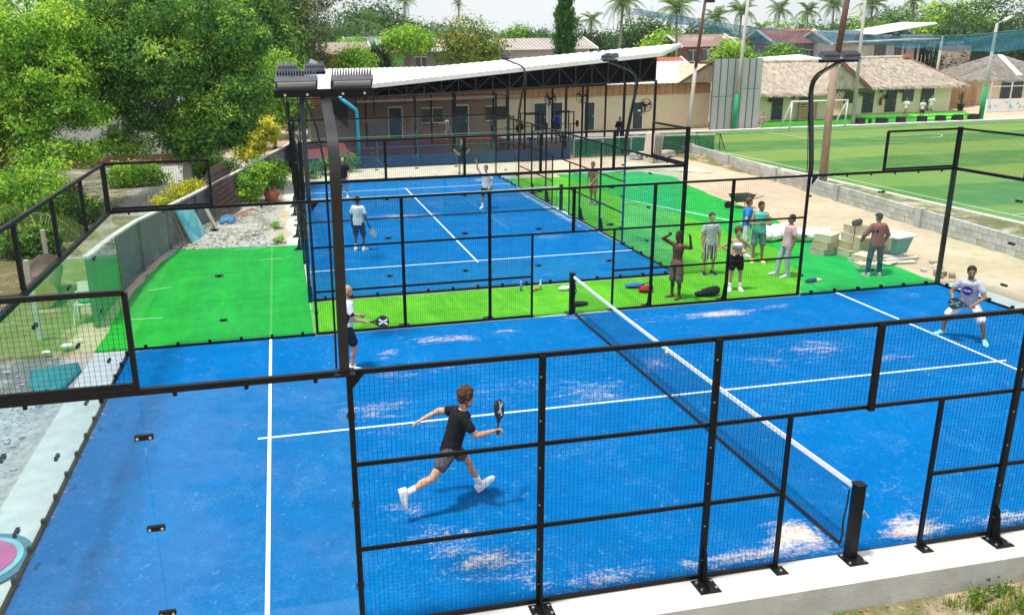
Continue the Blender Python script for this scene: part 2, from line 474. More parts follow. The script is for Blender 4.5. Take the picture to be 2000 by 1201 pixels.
def wires(mb, T, p0, p1, z0, z1, pitch=.05, w=.0034):
    a = Vector((p0[0], p0[1])); b = Vector((p1[0], p1[1])); L = (b - a).length
    n = max(2, round(L / pitch))
    for i in range(1, n):
        q = a + (b - a) * (i / n)
        mb.wire(T(q.x, q.y, z0), T(q.x, q.y, z1), w)
    k = max(2, round((z1 - z0) / pitch))
    for i in range(1, k):
        z = z0 + (z1 - z0) * i / k
        mb.wire(T(a.x, a.y, z), T(b.x, b.y, z), w * .6)

def part_bar(name, T, p0, p1, w, h, parent, m=None, side=None):
    mb = MB(); mb.bar(T(*p0), T(*p1), w, h, side=side)
    return mb.build(name, m or BLACK, parent)

_bm = MB(); _bm.tube([(0, 0, 0), (0, 0, .024)], .016, 8); BOLTM = _bm.mesh("bolt", BOLT)
def side_fence(T, s, label, bolts=False):
    base = T(0, s * 5.05, 0)
    t = thing("mesh_side_fence", label, "fence", base)
    yp, yr, ym = s * 5.075, s * 5.035, s * 5.012
    ax = (T(1, 0) - T(0, 0)).normalized()
    for x in (-6, -4, -2, 2, 4, 6):
        part_bar("post", T, (x, yp, .0), (x, yp, 3.03), .068 if abs(x) < 6 else .058, .05, t, side=ax)
        if abs(x) < 6:
            mb = MB()
            mb.bar(T(x - .13, s * 5.20, .006), T(x + .13, s * 5.20, .006), .26, .012)
            mb.extr([T(x - .006, s * 5.105, .012), T(x - .006, s * 5.30, .012), T(x - .006, s * 5.22, .10), T(x - .006, s * 5.16, .42), T(x - .006, s * 5.105, .48)], ax * .012)
            bp = mb.build("base_plate", BLACK, t)
            if bolts:
                for dx in (-.09, .09):
                    for dy in (5.14, 5.27): piece("bolt", BOLTM, bp, T(x + dx, s * dy, .012))
                for z in (.3, .75, 1.3, 1.75, 2.3, 2.8): piece("bolt", BOLTM, bp, T(x - .02, s * 5.105, z), (rad(90) * s, 0, 0), (.6, .6, .5))
    for x in (-1, 1):
        part_bar("door_post", T, (x, s * 5.03, 0), (x, s * 5.03, 2.0), .044, .044, t, side=ax)
        mb = MB(); mb.bar(T(x - .08, s * 5.12, .005), T(x + .08, s * 5.12, .005), .16, .010); fp = mb.build("foot_plate", BLACK, t)
        if bolts: piece("bolt", BOLTM, fp, T(x, s * 5.15, .01))
    part_bar("upper_post", T, (0, yp, 1.97), (0, yp, 3.03), .07, .05, t, side=ax)
    # rails
    for z in (1.0,):
        for a, b in ((-6, -4), (-4, -2), (-2, -1), (1, 2), (2, 4), (4, 6)):
            part_bar("rail", T, (a + .03, yr, z), (b - .03, yr, z), .03, .042, t)
    for a, b in ((-6, -4), (-4, -2), (-2, 2), (2, 4), (4, 6)):
        part_bar("rail", T, (a + .03, yr, 2.0), (b - .03, yr, 2.0), .03, .042, t)
        part_bar("top_rail", T, (a + .001, yr, 3.02), (b - .001, yr, 3.02), .045, .05, t)
    for a, b in ((-6, -4), (-4, -2), (-2, -1), (1, 2), (2, 4), (4, 6)):
        part_bar("bottom_rail", T, (a + .03, yr, .035), (b - .03, yr, .035), .03, .05, t)
    for a, b, z0, z1 in ((-6, -4, .03, 3), (-4, -2, .03, 3), (-2, -1, .03, 2), (1, 2, .03, 2), (2, 4, .03, 3), (4, 6, .03, 3), (-2, 0, 2, 3), (0, 2, 2, 3)):
        mb = MB(); wires(mb, T, (a, ym), (b, ym), z0, z1)
        mb.build("mesh_panel", WIRE, t, kind="stuff")
    return t

# one glass clip, shared: a black bar with two bolts, long side along local x
_cm = MB(); _cm.box((0, 0, 0), (.17, .045, .05)); 
for _x in (-.06, .06): _cm.tube([(_x, -.030, 0), (_x, .030, 0)], .014, 8, mi=1)
CLIP = _cm.mesh("clip", [BLACK, BOLT])

def end_glass(T, e, label, corner_posts, B=False):
    t = thing("glass_end_wall", label, "glass wall", T(e * 10.03, 0, 0))
    x = e * 10.0
    ex = (T(1, 0) - T(0, 0)).normalized(); ey = (T(0, 1) - T(0, 0)).normalized()
    rot_end = math.atan2(ey.y, ey.x); rot_side = math.atan2(ex.y, ex.x)
    def pane(p0, p1):
        mb = MB(); a, b = T(*p0, 1.52), T(*p1, 1.52); d = (b - a).normalized()
        mb.bar(a + d * .004, b - d * .004, .012, 2.94)
        mb.build("glass_pane", GLASS, t)
    for i in range(5): pane((x, -5 + 2 * i), (x, -3 + 2 * i))
    for s in (-1, 1):
        for a in (6, 8): pane((e * a, s * 5.0), (e * (a + 2) - (e * .02 if a == 8 else 0), s * 5.0))
    for z in (.53, 1.53, 2.53):
        for y in (-3, -1, 1, 3): piece("clip", CLIP, t, T(x, y, z), (0, 0, rot_end))
        for s in (-1, 1):
            piece("clip", CLIP, t, T(e * 8, s * 5.0, z), (0, 0, rot_side))
            piece("clip", CLIP, t, T(e * 6.0, s * 5.0, z), (0, 0, rot_side), (.5, 1, 1))
    # base channel with clamps, top rail with hangers
    mb = MB()
    mb.bar(T(x, -5.0, .03), T(x, 5.0, .03), .05, .05)
    for s in (-1, 1): mb.bar(T(e * 6.05, s * 5.0, .03), T(e * 9.97, s * 5.0, .03), .045, .05)
    for k in range(15): mb.box(T(x, -4.67 + .667 * k, .05), (.06, .06, .13))
    for s in (-1, 1):
        for k in range(6): mb.box(T(e * (6.33 + .667 * k), s * 5.0, .05), (.06, .06, .13))
    mb.build("base_channel", BLACK, t)
    for s in (-1, 1):
        mb = MB(); mb.bar(T(e * 6.0, s * 5.035, 3.02), T(e * 10.06, s * 5.035, 3.02), .06, .06)
        for k in range(6): mb.tube([T(e * (6.33 + .667 * k), s * 5.03, 2.99), T(e * (6.33 + .667 * k), s * 5.03, 2.945)], .022, 8)
        mb.build("top_rail", BLACK, t)
        # upper mesh return, two metres
        part_bar("post", T, (e * 8.0, s * 5.03, 3.05), (e * 8.0, s * 5.03, 4.0), .05, .05, t, side=ex)
        part_bar("upper_rail", T, (e * 8.0, s * 5.03, 4.0), (e * 10.05, s * 5.03, 4.0), .05, .05, t)
        part_bar("lower_rail", T, (e * 8.02, s * 5.03, 3.085), (e * 9.98, s * 5.03, 3.085), .04, .05, t)
        mb = MB(); wires(mb, T, (e * 8.0, s * 5.03), (e * 10.0, s * 5.03), 3.06, 4.0)
        mb.build("mesh_panel", WIRE, t, kind="stuff")
        z0 = 0 if corner_posts else 2.98
        part_bar("corner_post", T, (e * 10.06, s * 5.06, z0), (e * 10.06, s * 5.06, 4.04), .09, .09, t, side=ex)
    xr = e * 10.035
    part_bar("top_rail", T, (xr, -5, 3.02), (xr, 5, 3.02), .07, .07, t)
    part_bar("upper_rail", T, (xr, -5, 4.0), (xr, 5, 4.0), .05, .05, t)
    for y in (-3, -1, 1, 3): part_bar("post", T, (xr + e * .03, y, 3.05), (xr + e * .03, y, 3.98), .06, .06, t, side=ex)
    for i in range(5):
        mb = MB(); wires(mb, T, (xr, -5 + 2 * i), (xr, -3 + 2 * i), 3.06, 4.0)
        mb.build("mesh_panel", WIRE, t, kind="stuff")
    return t

side_fence(T_A, -1, "black welded mesh fence along the nearest long side, in front of the runner", True)
side_fence(T_A, 1, "black welded mesh fence along the far side of the near blue court")
end_glass(T_A, -1, "glass end wall with mesh top at the left end of the near court", False)
end_glass(T_A, 1, "glass end wall with mesh top at the right end of the near court", True)
side_fence(T_B, -1, "black mesh fence along the right long side of the far court")
side_fence(T_B, 1, "black mesh fence along the left long side of the far court, seen edge on")
end_glass(T_B, -1, "glass end wall of the far court facing the green turf strip", True)
end_glass(T_B, 1, "glass end wall at the far end of the far court, before the sand", True)

# ------------------------------------------------------------------ nets
NETM = mat("net_cord", (.015, .018, .03), .7, 0, .2, 8)
BAND = mat("white_net_band", (.82, .82, .80), .7, 0, .05, 5)
def court_net(T, label):
    t = thing("court_net", label, "net", T(0, 0, 0))
    ax = (T(1, 0) - T(0, 0)).normalized()
    def top(y): return .88 + .05 * (abs(y) / 5) ** 2
    mb = MB(); n = 200
    for i in range(1, n):
        y = -4.9 + 9.8 * i / n
        mb.wire(T(0, y, .08), T(0, y, top(y) - .03), .0034)
    for k in range(1, 18):
        pts = [(-4.9 + 9.8 * j / 8) for j in range(9)]
        for a, b in zip(pts[:-1], pts[1:]):
            za = .08 + (top(a) - .11) * k / 18; zb = .08 + (top(b) - .11) * k / 18
            mb.wire(T(0, a, za), T(0, b, zb), .0034)
    mb.build("net_mesh", NETM, t, kind="stuff")
    mb = MB()
    ys = [-4.95 + 9.9 * j / 12 for j in range(13)]
    for a, b in zip(ys[:-1], ys[1:]): mb.bar(T(0, a, top(a)), T(0, b, top(b)), .018, .065)
    mb.build("top_band", BAND, t)
    mb = MB(); mb.bar(T(0, -4.85, .07), T(0, 4.85, .07), .014, .05); mb.build("bottom_band", NETM, t)
    for s in (-1, 1):
        mb = MB(); mb.tube([T(.0, s * 4.90, .84), T(.03, s * 4.86, .62), T(-.02, s * 4.89, .4), T(.02, s * 4.86, .2), T(0, s * 4.86, .06)], .012, 5)
        mb.build("lacing_strap", NETM, t)
        mb = MB(); mb.bar(T(0, s * 5.06, .01), T(0, s * 5.06, 1.0), .11, .11, side=ax)
        p = mb.build("net_post", BLACK, t)
        mb = MB(); mb.bar(T(-.13, s * 5.12, .007), T(.13, s * 5.12, .007), .24, .014)
        bp = mb.build("base_plate", BLACK, t)
        for dx in (-.1, .1):
            for dy in (5.04, 5.20): piece("bolt", BOLTM, bp, T(dx, s * dy, .014))
        mb = MB(); mb.box(T(.0, s * 5.06, 1.006), (.13, .13, .014)); mb.build("cap", BLACK, p)
        mb = MB(); mb.tube([T(.06, s * 5.06, .62), T(.11, s * 5.07, .62)], .022, 8); mb.tube([T(.10, s * 5.07, .62), T(.10, s * 5.16, .60)], .012, 6); mb.bar(T(.062, s * 5.07, .66), T(.062, s * 5.07, .96), .018, .01)
        mb.build("crank", BOLT, p)
    return t
court_net(T_A, "net with white top band across the near blue court")
court_net(T_B, "net with white top band across the far blue court")

# ------------------------------------------------------------------ floodlight poles
FIN = mat("lamp_fins", (.16, .16, .19), .35, .5, .15, 8)
LENS = mat("lamp_lens", (.75, .77, .8), .15, .1, .05, 8, spec=.7)
LAMPB = mat("lamp_blue", (.02, .10, .30), .3, .2, .1, 8); LAMPW = mat("lamp_white_housing", (.6, .62, .64), .4, .1, .1, 8)
def light_pole(T, x, s, label, blue=False):
    base = T(x, s * 5.05, 3.0)
    t = thing("floodlight_pole", label, "floodlight", base, "floodlight poles round the two courts")
    path = [(0, 3.0), (.0, 3.25), (.05, 3.6), (.14, 4.1), (.25, 4.65), (.30, 4.95), (.28, 5.14), (.19, 5.30), (.02, 5.42), (-.30, 5.54), (-.62, 5.66)]
    ax = (T(1, 0) - T(0, 0)).normalized(); oy = (T(0, 1) - T(0, 0)).normalized() * s
    c = T(x, s * 5.055, 0)
    def at(o, z, dx=0.0): return c + oy * o + Vector((0, 0, z)) + ax * dx
    fine = []
    for i in range(len(path) - 1):
        p = [path[max(0, min(len(path) - 1, i + q))] for q in (-1, 0, 1, 2)]
        for u in (0, .25, .5, .75):
            fine.append(tuple(.5 * (2 * p[1][j] + (p[2][j] - p[0][j]) * u + (2 * p[0][j] - 5 * p[1][j] + 4 * p[2][j] - p[3][j]) * u * u + (3 * p[1][j] - p[0][j] - 3 * p[2][j] + p[3][j]) * u ** 3) for j in (0, 1)))
    fine.append(path[-1])
    mb = MB(); mb.tube([at(o, z) for o, z in fine], .05, rect=(.098, .055), side=ax)
    mb.build("pole", GREYP, t)
    mb = MB(); mb.box(at(0, 3.03), (.2, .2, .02)); mb.extr([at(-.05, 2.99, .04), at(-.05, 2.99, .20), at(-.05, 2.80, .04)], oy * .02); mb.build("pole_bracket", BLACK, t)
    mb = MB(); mb.bar(at(-.60, 5.70, -.48), at(-.60, 5.70, .48), .10, .07); 
    cb = mb.build("crossbar", BLACK, t)
    for dx in (-.38, -.17, .17, .38): piece("bolt", BOLTM, cb, at(-.555, 5.69, dx), (math.atan2(oy.z, 1) + (rad(-90) if abs(oy.y) > .5 and oy.y > 0 else rad(90) if abs(oy.y) > .5 else 0), (rad(90) if oy.x > .5 else rad(-90) if oy.x < -.5 else 0), 0), (.8, .8, .6))
    for q in (-.265, .265):
        mb = MB()
        # housing slab tilted down into the court
        inw = -oy; dn = Vector((0, 0, -1))
        fwd = (inw * .9 + dn * .42).normalized(); up = ax.cross(fwd); up = up if up.z > 0 else -up
        o0 = at(-.62, 5.79, q)
        R = Matrix((ax, fwd, up)).transposed()
        mb.box(o0, (.40, .24, .05), R=R)
        h = mb.build("floodlight", (LAMPW if q < 0 else LAMPB) if blue else FIN, t)
        mb = MB()
        for k in range(15): mb.box(o0 + ax * (-.182 + .026 * k) + up * .055 - fwd * .02, (.007, .20, .07), R=R)
        mb.build("cooling_fin", (LAMPW if q < 0 else LAMPB) if blue else FIN, h)
        mb = MB(); mb.box(o0 - up * .03, (.36, .20, .012), R=R); mb.build("lens", LENS, h)
    mb = MB(); mb.tube([at(-.5, 5.66, -.2), at(-.2, 5.40, -.12), at(.2, 5.1, -.08), at(.2, 4.4, -.078), at(.05, 3.4, -.075), at(.03, 3.1, -.08)], .011, 5); mb.build("cable", BLACK, t)
    return t
GREYP = mat("pole_paint", (.010, .010, .012), .34, .0, .2, 4, spec=.55)
light_pole(T_A, -6.04, -1, "tall floodlight pole in the foreground with two finned lamps, left of the runner")
light_pole(T_A, -6, 1, "floodlight pole on the far side of the near court, behind the foreground lamp pole")
light_pole(T_A, 6, 1, "bent black floodlight pole in front of the football pitch")
light_pole(T_B, -6, 1, "floodlight pole at the far court's left side with one white and one blue lamp", True)
light_pole(T_B, -6, -1, "floodlight pole at the far court's right side in front of the shed's tall end")
light_pole(T_B, 6, -1, "farther floodlight pole of the far court in front of the white shed roof")
# ================================================================== green turf sheets round the courts
def sheet(name, poly, z, m, kind="structure"):
    mb = MB(); mb.add([(x, y, z) for x, y in poly], [tuple(range(len(poly)))])
    o = mb.build(name, m); o["kind"] = kind; return o

def wavy(p, amp, seed, step=.6):
    """polyline edge with a ragged cut"""
    r = random.Random(seed); out = []
    for a, b in zip(p[:-1], p[1:]):
        L = math.dist(a, b); n = max(1, int(L / step))
        for i in range(n):
            t = i / n
            out.append((a[0] + (b[0] - a[0]) * t + r.uniform(-amp, amp), a[1] + (b[1] - a[1]) * t + r.uniform(-amp, amp)))
    out.append(p[-1]); return out

BND = wavy([(6.2, 5.07), (7.3, 7.0), (8.3, 9.6), (8.2, 12.0), (8.0, 17.0), (7.4, 19.9), (7.0, 26.0)], .05, 9, .35); BND[0] = (6.2, 5.07)
sheet("green_turf", [(-6.08, 5.07), (-6.08, 9.0), (-6.08, 14.15)] + wavy([(-6.08, 14.3), (-8.4, 14.6), (-10.05, 14.8), (-10.55, 11.6), (-10.7, 8.5), (-10.75, 5.07)], .05, 1), .006, GREEN)
sheet("green_turf", [(-6.06, 5.07), *BND, (4.12, 26.4), (4.12, 7.62), (-6.06, 7.62)], .006, LIME)
sheet("green_turf", [(6.22, 5.07)] + wavy([(10.2, 5.07), (10.24, 6.6), (10.3, 8.0), (10.5, 9.5), (10.6, 12.7), (11.05, 14.5), (11.1, 18.0), (11.5, 21.4), (12.1, 24.4), (11.3, 26.6), (7.02, 26.9)], .06, 2) + list(reversed(BND))[:-1], .0075, GREEN2)
# seams and painted marks on the green turf
for (a, b, w) in (((-10.4, 8.2), (-6.6, 8.45), .015), ((-10.5, 11.2), (-6.6, 11.3), .015), ((-10.2, 13.6), (-6.6, 13.4), .015)):
    mb = MB(); mb.bar((*a, .0105), (*b, .0105), w, .001); mb.build("turf_seam", mat("seam_dark", (.01, .16, .015), .9), kind="structure")
mb = MB(); mb.bar((7.5, 18.8, .012), (9.4, 13.4, .012), .06, .001); mb.build("turf_line", LINE, kind="structure")
SEAMW = mat("seam_pale", (.45, .66, .40), .9)
for (a, b) in (((-10.3, 9.9), (-9.7, 10.05)), ((-10.35, 7.3), (-9.6, 7.25)), ((-8.2, 14.2), (-7.2, 14.25)), ((-7.4, 12.6), (-6.7, 12.6))):
    mb = MB(); mb.bar((*a, .0112), (*b, .0112), .03, .001); mb.build("turf_seam", SEAMW, kind="structure")

# ================================================================== football pitch
def pitch_mat():
    m = bpy.data.materials.new("pitch_turf")
    nt, b, o = nodes_of(m); v = objco(nt)
    sx = nt.nodes.new("ShaderNodeSeparateXYZ"); nt.links.new(v, sx.inputs[0])
    w = mth(nt, 'SINE', mth(nt, 'MULTIPLY', sx.outputs[1], math.pi / 4.6))
    w = mth(nt, 'ADD', w, mth(nt, 'MULTIPLY', mth(nt, 'SUBTRACT', noise(nt, .25, 4, .6, v), .5), .8))
    c = mixc(nt, rng(nt, w, -.18, .18), (.07, .18, .05), (.16, .26, .065))
    c = mixc(nt, rng(nt, noise(nt, .5, 7, .7, v), .45, .75, 0, .5), c, (.28, .32, .13))
    c = mixc(nt, rng(nt, noise(nt, 18, 5, .7, v), .3, .75, 0, .5), c, (.06, .15, .04))
    nt.links.new(c, b.inputs["Base Color"]); b.inputs["Roughness"].default_value = .95; b.inputs["Specular IOR Level"].default_value = .03
    bump(nt, noise(nt, 30, 4, .7, v), b, .4, .02)
    return m
sheet("football_pitch", [(18.0, -20), (70, -20), (70, 43.6), (18.0, 43.6)], .02, pitch_mat())
PLINE = mat("pitch_line", (.46, .54, .40), .9, 0, .15, 2)
def pline(pts, w=.08):
    mb = MB(); mb.tube([(x, y, .026) for x, y in pts], .1, rect=(w, .002), side=None); mb.build("pitch_line", PLINE, kind="structure")
for a, b in (((19.2, -18), (19.2, 42.6)), ((19.2, 42.6), (68, 42.6)), ((19.2, 12.0), (68, 12.0)), ((28, 42.6), (28, 36.6)), ((28, 36.6), (41, 36.6)), ((41, 36.6), (41, 42.6))): pline([a, b])
pline([(34.5 + 4 * math.cos(t), 18 + 4 * math.sin(t)) for t in np.linspace(0, 2 * math.pi, 33)])
pline([(34.5 + 3 * math.cos(t), 36.6 + 2.0 * math.sin(t)) for t in np.linspace(math.pi, 2 * math.pi, 17)])
KERBM = mat("pitch_kerb", (.66, .66, .62), .85, 0, .12, 1.5)
mb = MB(); mb.box((17.88, 14, .06), (.16, 64, .2)); mb.build("pitch_kerb", KERBM, kind="structure")
mb = MB(); mb.box((43.0, 43.95, .04), (50.3, .5, .12)); mb.build("pitch_kerb", KERBM, kind="structure")
LAWN = turf_green("lawn_turf", (.03, .22, .02), (.07, .36, .03), (.02, .14, .015))
sheet("lawn", [(29.2, 44.25), (47.6, 44.25), (50.5, 46.5), (54, 52.6), (41, 52.6), (31, 49.2)], .03, LAWN)
sheet("bright_turf_mat", [(45.2, 46.4), (48.6, 46.2), (52.5, 50.5), (47.0, 51.0)], .05, mat("bright_mat", (.10, .55, .03), .9, 0, .15, 3))
sheet("sand_strip", [(-6.6, 28.3), (4.8, 28.3), (9, 28.2), (12, 27), (14.6, 25), (14.8, 33), (8, 32.2), (-6.6, 32.3)], -.006, mat("pale_sand", (.60, .50, .38), .97, 0, .15, 1.5, .5, 20, col2=(.36, .30, .22), c2=(.55, .75), scale2=.9))

# ================================================================== concrete block wall beside the pitch
BLOCKM = mat("concrete_block", (.46, .45, .43), .93, 0, .16, 4, .3, 30, rand=.16)
wl = thing("block_wall", "low wall of grey concrete blocks between the sand path and the football pitch", "wall", (15.2, 14.0, 0))
p0, p1 = Vector((13.6, -1.0, 0)), Vector((17.1, 33.0, 0))
Lw = (p1 - p0).length; dw = (p1 - p0).normalized(); az = math.atan2(dw.y, dw.x)
bl = MB(); bl.box((0, 0, 0), (.385, .14, .185)); BLK = bl.mesh("block", BLOCKM)
nb = int(Lw / .4); r = random.Random(4)
for row in range(3):
    for i in range(nb):
        s = (i + (.5 if row % 2 else 0)) * .4 + .2
        if s > Lw - .1: continue
        q = p0 + dw * s
        nrm = Vector((dw.y, -dw.x, 0))
        piece("block", BLK, wl, q + Vector((0, 0, .075 + .2 * row)) + nrm * r.uniform(-.006, .006), (0, 0, az + r.uniform(-.008, .008)))
mb = MB(); mb.bar(p0 + Vector((0, 0, .26)), p1 + Vector((0, 0, .26)), .11, .60); mb.build("mortar", CONCG, wl)
for s in np.arange(2, Lw, 5.2):
    q = p0 + dw * float(s); mb = MB(); mb.box(q + Vector((-.03, 0, .30)), (.26, .26, .66), rz=az); mb.build("pier", CONCG, wl)

# ================================================================== left boundary wall
PANEL = mat("wall_panel_grey", (.11, .125, .14), .9, 0, .14, 1.3, .2, 18, col2=(.26, .26, .25), c2=(.55, .75), scale2=.6, rand=.1)
PANEL2 = mat("wall_panel_pale", (.105, .115, .125), .9, 0, .14, 1.3, .2, 18, col2=(.22, .22, .22), c2=(.55, .75), scale2=.8)
COPE = mat("wall_coping", (.50, .48, .45), .9, 0, .15, 2)
lw = thing("boundary_wall", "grey precast panel wall running back along the left of the courts", "wall", (-10.6, 14, 0))
wp = [(-11.05, 7.0, 1.62), (-10.95, 9.6, 1.55), (-10.75, 12.2, 1.45), (-10.3, 15.0, 1.32), (-9.7, 18.0, 1.25), (-9.0, 21.0, 1.25), (-8.3, 24.0, 1.25), (-7.55, 27.0, 1.28), (-6.9, 30.0, 1.3), (-6.2, 33.0, 1.3), (-5.6, 36, 1.3)]
for k, (a, b) in enumerate(zip(wp[:-1], wp[1:])):
    a_, b_ = Vector((a[0], a[1], 0)), Vector((b[0], b[1], 0)); d = (b_ - a_).normalized(); n = Vector((d.y, -d.x, 0))
    hs = [0, .55, 1.06, 9]
    for j in range(3):
        mb = MB(); za0, za1 = hs[j] + .004, min(hs[j + 1], a[2]); zb1 = min(hs[j + 1], b[2])
        off = n * .0
        P = [a_ + d * .05 + off + Vector((0, 0, za0)), b_ - d * .05 + off + Vector((0, 0, za0)), b_ - d * .05 + off + Vector((0, 0, zb1)), a_ + d * .05 + off + Vector((0, 0, za1))]
        mb.extr(P, -n * .07); mb.build("panel", PANEL2 if k < 3 else PANEL, lw)
    mb = MB(); mb.bar(a_ + n * .02, a_ + n * .02 + Vector((0, 0, a[2] + .02)), .13, .13); mb.build("pillar", PANEL2 if k < 3 else PANEL, lw)
    mb = MB(); mb.bar(a_ - n * .035 + Vector((0, 0, a[2] + .035)), b_ - n * .035 + Vector((0, 0, b[2] + .035)), .16, .06); mb.build("coping", COPE, lw)

# ================================================================== red sports floor under the shed roof
sheet("red_court_floor", [(-6.0, 32.6), (9.8, 32.4), (9.0, 46.6), (-5.4, 46.8)], .03, mat("red_acrylic", (.20, .040, .035), .6, 0, .2, .6, col2=(.12, .06, .08), c2=(.5, .7), scale2=.35))
sheet("shed_floor", [(9.82, 33.5), (16, 34), (21, 47.0), (9.02, 46.6)], .02, mat("shed_concrete", (.30, .29, .27), .9, 0, .15, .8))
NAVY = mat("navy_padding", (.015, .05, .12), .6, 0, .2, 1.5)
t = thing("padded_barrier", "low dark blue padded barrier along the front of the red court", "barrier", (1, 32.4, 0))
for k in range(7):
    mb = MB(); mb.box((-4.7 + 2.2 * k, 32.42, .32), (2.17, .16, .62)); mb.build("pad", NAVY, t)
for k in range(8):
    mb = MB(); mb.bar((-5.8 + 2.2 * k, 32.33, 0), (-5.8 + 2.2 * k, 32.33, 1.7 + (.3 if k % 2 else 0)), .06); mb.build("post", mat("teal_post", (.02, .12, .15), .6), t)
mb = MB(); mb.wire((-5.8, 32.33, 1.68), (9.6, 32.33, 1.68), .04); mb.wire((-5.8, 32.33, 1.1), (9.6, 32.33, 1.1), .02); mb.build("rail", mat("teal_rail", (.05, .18, .22), .6), t)
t = thing("blue_windscreen", "dark blue netting screen on the left of the red court", "screen", (-6.0, 39, 0))
def net_mat(name, col, alpha):
    m = bpy.data.materials.new(name); nt, b, o = nodes_of(m); nt.nodes.remove(b)
    tr = nt.nodes.new("ShaderNodeBsdfTransparent"); df = nt.nodes.new("ShaderNodeBsdfDiffuse")
    v = objco(nt)
    nt.links.new(mixc(nt, noise(nt, 2.5, 5, .6, v), sc_(col, .7), sc_(col, 1.3)), df.inputs["Color"])
    mx = nt.nodes.new("ShaderNodeMixShader")
    nt.links.new(rng(nt, noise(nt, 1.2, 5, .7, v), .3, .7, max(0, alpha - .15), min(1, alpha + .15)), mx.inputs[0])
    nt.links.new(tr.outputs[0], mx.inputs[1]); nt.links.new(df.outputs[0], mx.inputs[2]); nt.links.new(mx.outputs[0], o.inputs["Surface"])
    return m
NETBLUE = net_mat("blue_netting", (.015, .10, .22), .72)
NETGREEN = net_mat("green_netting", (.01, .16, .09), .55)
for k in range(5):
    mb = MB(); mb.box((-6.0 + .1 * k, 33.6 + 2.7 * k, 1.0), (.03, 2.66, 2.0)); mb.build("net_panel", NETBLUE, t)
    mb = MB(); mb.bar((-6.0 + .1 * k, 32.2 + 2.7 * k, 0), (-6.0 + .1 * k, 32.2 + 2.7 * k, 2.1), .06); mb.build("post", DARKM, t)
t = thing("green_screen_fence", "green netting fence between the shed and the sand, right of the red court", "fence", (12.5, 33, 0))
for k in range(5):
    a = Vector((9.9 + 1.7 * k, 32.5 - .1 * k, 0)); b = a + Vector((1.66, -.1, 0))
    mb = MB(); mb.bar(a + Vector((0, 0, .55)), b + Vector((0, 0, .55)), .02, 1.0); mb.build("net_panel", NETGREEN, t)
    mb = MB(); mb.bar(a, a + Vector((0, 0, 1.15)), .06); mb.build("post", mat("pale_green_post", (.22, .42, .32), .6), t)
mb = MB(); mb.bar((9.9, 32.5, 1.14), (18.4, 32.0, 1.14), .05); mb.build("rail", WHITE, t)
PIPE = mat("turquoise_pipe", (.02, .38, .55), .35, 0, .12, 2)
t = thing("bent_blue_pipe", "bent turquoise pipe standing at the left corner of the red court", "pipe", (-2.45, 32.6, 0))
mb = MB(); mb.tube([(-2.35, 32.75, 0), (-2.37, 32.75, 2.9), (-2.42, 32.75, 3.12), (-3.3, 32.75, 3.82)], .10, 10); mb.build("pipe", PIPE, t, True)
mb = MB(); mb.tube([(-2.6, 32.75, .06), (-2.1, 32.75, .06)], .14, 10); mb.build("pipe_foot", PIPE, t, True)

# ================================================================== open shed with sloping white roof
SHEET = mat("white_roof_sheet", (.74, .74, .73), .55, .0, .05, .4, spec=.5)
SHEDK = mat("shed_steel", (.010, .010, .012), .6, .1, .3, 3, spec=.25)
CLAD = mat("dark_cladding", (.003, .003, .004), .9, 0, .3, .8, spec=.05)
t = thing("open_shed", "open black steel shed with a long sloping white sheet roof", "shed", (8, 38, 0))
NL, NR, FR, FL = Vector((-2.7, 33.8, 4.28)), Vector((15.64, 33.8, 5.76)), Vector((20.9, 42.0, 6.27)), Vector((-3.0, 46.6, 4.52))
nU, nV = 180, 2
V_ = []; F_ = []
for j in range(nV + 1):
    for i in range(nU + 1):
        u, v = i / nU, j / nV
        p = (NL * (1 - u) + NR * u) * (1 - v) + (FL * (1 - u) + FR * u) * v
        V_.append((p.x, p.y, p.z + .028 * (1 if (i % 4) in (0, 1) else 0)))
for j in range(nV):
    for i in range(nU):
        a = j * (nU + 1) + i; F_.append((a, a + 1, a + nU + 2, a + nU + 1))
o_ = org(t)
rf = link(bpy.data.objects.new("roof", np_mesh("roof", np.array(V_) - np.array(o_), F_, SHEET)), t)
mb = MB(); mb.bar(NL + Vector((0, -.05, -.10)), NR + Vector((0, -.05, -.10)), .06, .22); mb.build("fascia", SHEET, rf)
mb = MB(); mb.bar(NR + Vector((.04, 0, -.1)), FR + Vector((.04, 0, -.1)), .05, .2); mb.build("verge_trim", SHEET, rf)
def eave(x): return 4.28 + (x + 2.7) / 18.34 * 1.48 - .2
def chord(x): return 3.70 + (x + 1.3) / 16.9 * .48
for yy in (34.0, 41.6):
    xs = np.linspace(-2.4, 15.4, 19); mb = MB()
    for i, x in enumerate(xs):
        x = float(x); mb.bar((x, yy, chord(x)), (x, yy, eave(x)), .05)
        if i < 18:
            x2 = float(xs[i + 1]); (mb.bar((x, yy, chord(x)), (x2, yy, eave(x2)), .04) if i % 2 else mb.bar((x, yy, eave(x)), (x2, yy, chord(x2)), .04))
    mb.bar((-2.4, yy, chord(-2.4)), (15.4, yy, chord(15.4)), .07, .09)
    mb.bar((-2.4, yy, eave(-2.4)), (15.4, yy, eave(15.4)), .07, .09)
    mb.build("truss", mat("truss_grey", (.028, .028, .032), .5, .3, .2, 4) if yy < 35 else SHEDK, t)
mb = MB(); mb.extr([(6.6, 34.14, chord(6.6)), (15.45, 34.14, chord(15.45)), (15.45, 34.14, eave(15.4) + .1), (6.6, 34.14, eave(6.6) + .1)], (0, .03, 0)); mb.build("front_cladding", CLAD, t)
mb = MB(); mb.extr([(15.5, 34.2, 4.1), (15.5, 41.8, 4.0), (15.5, 41.8, 5.9), (15.5, 34.2, 5.6)], (.03, 0, 0)); mb.build("side_cladding", CLAD, t)
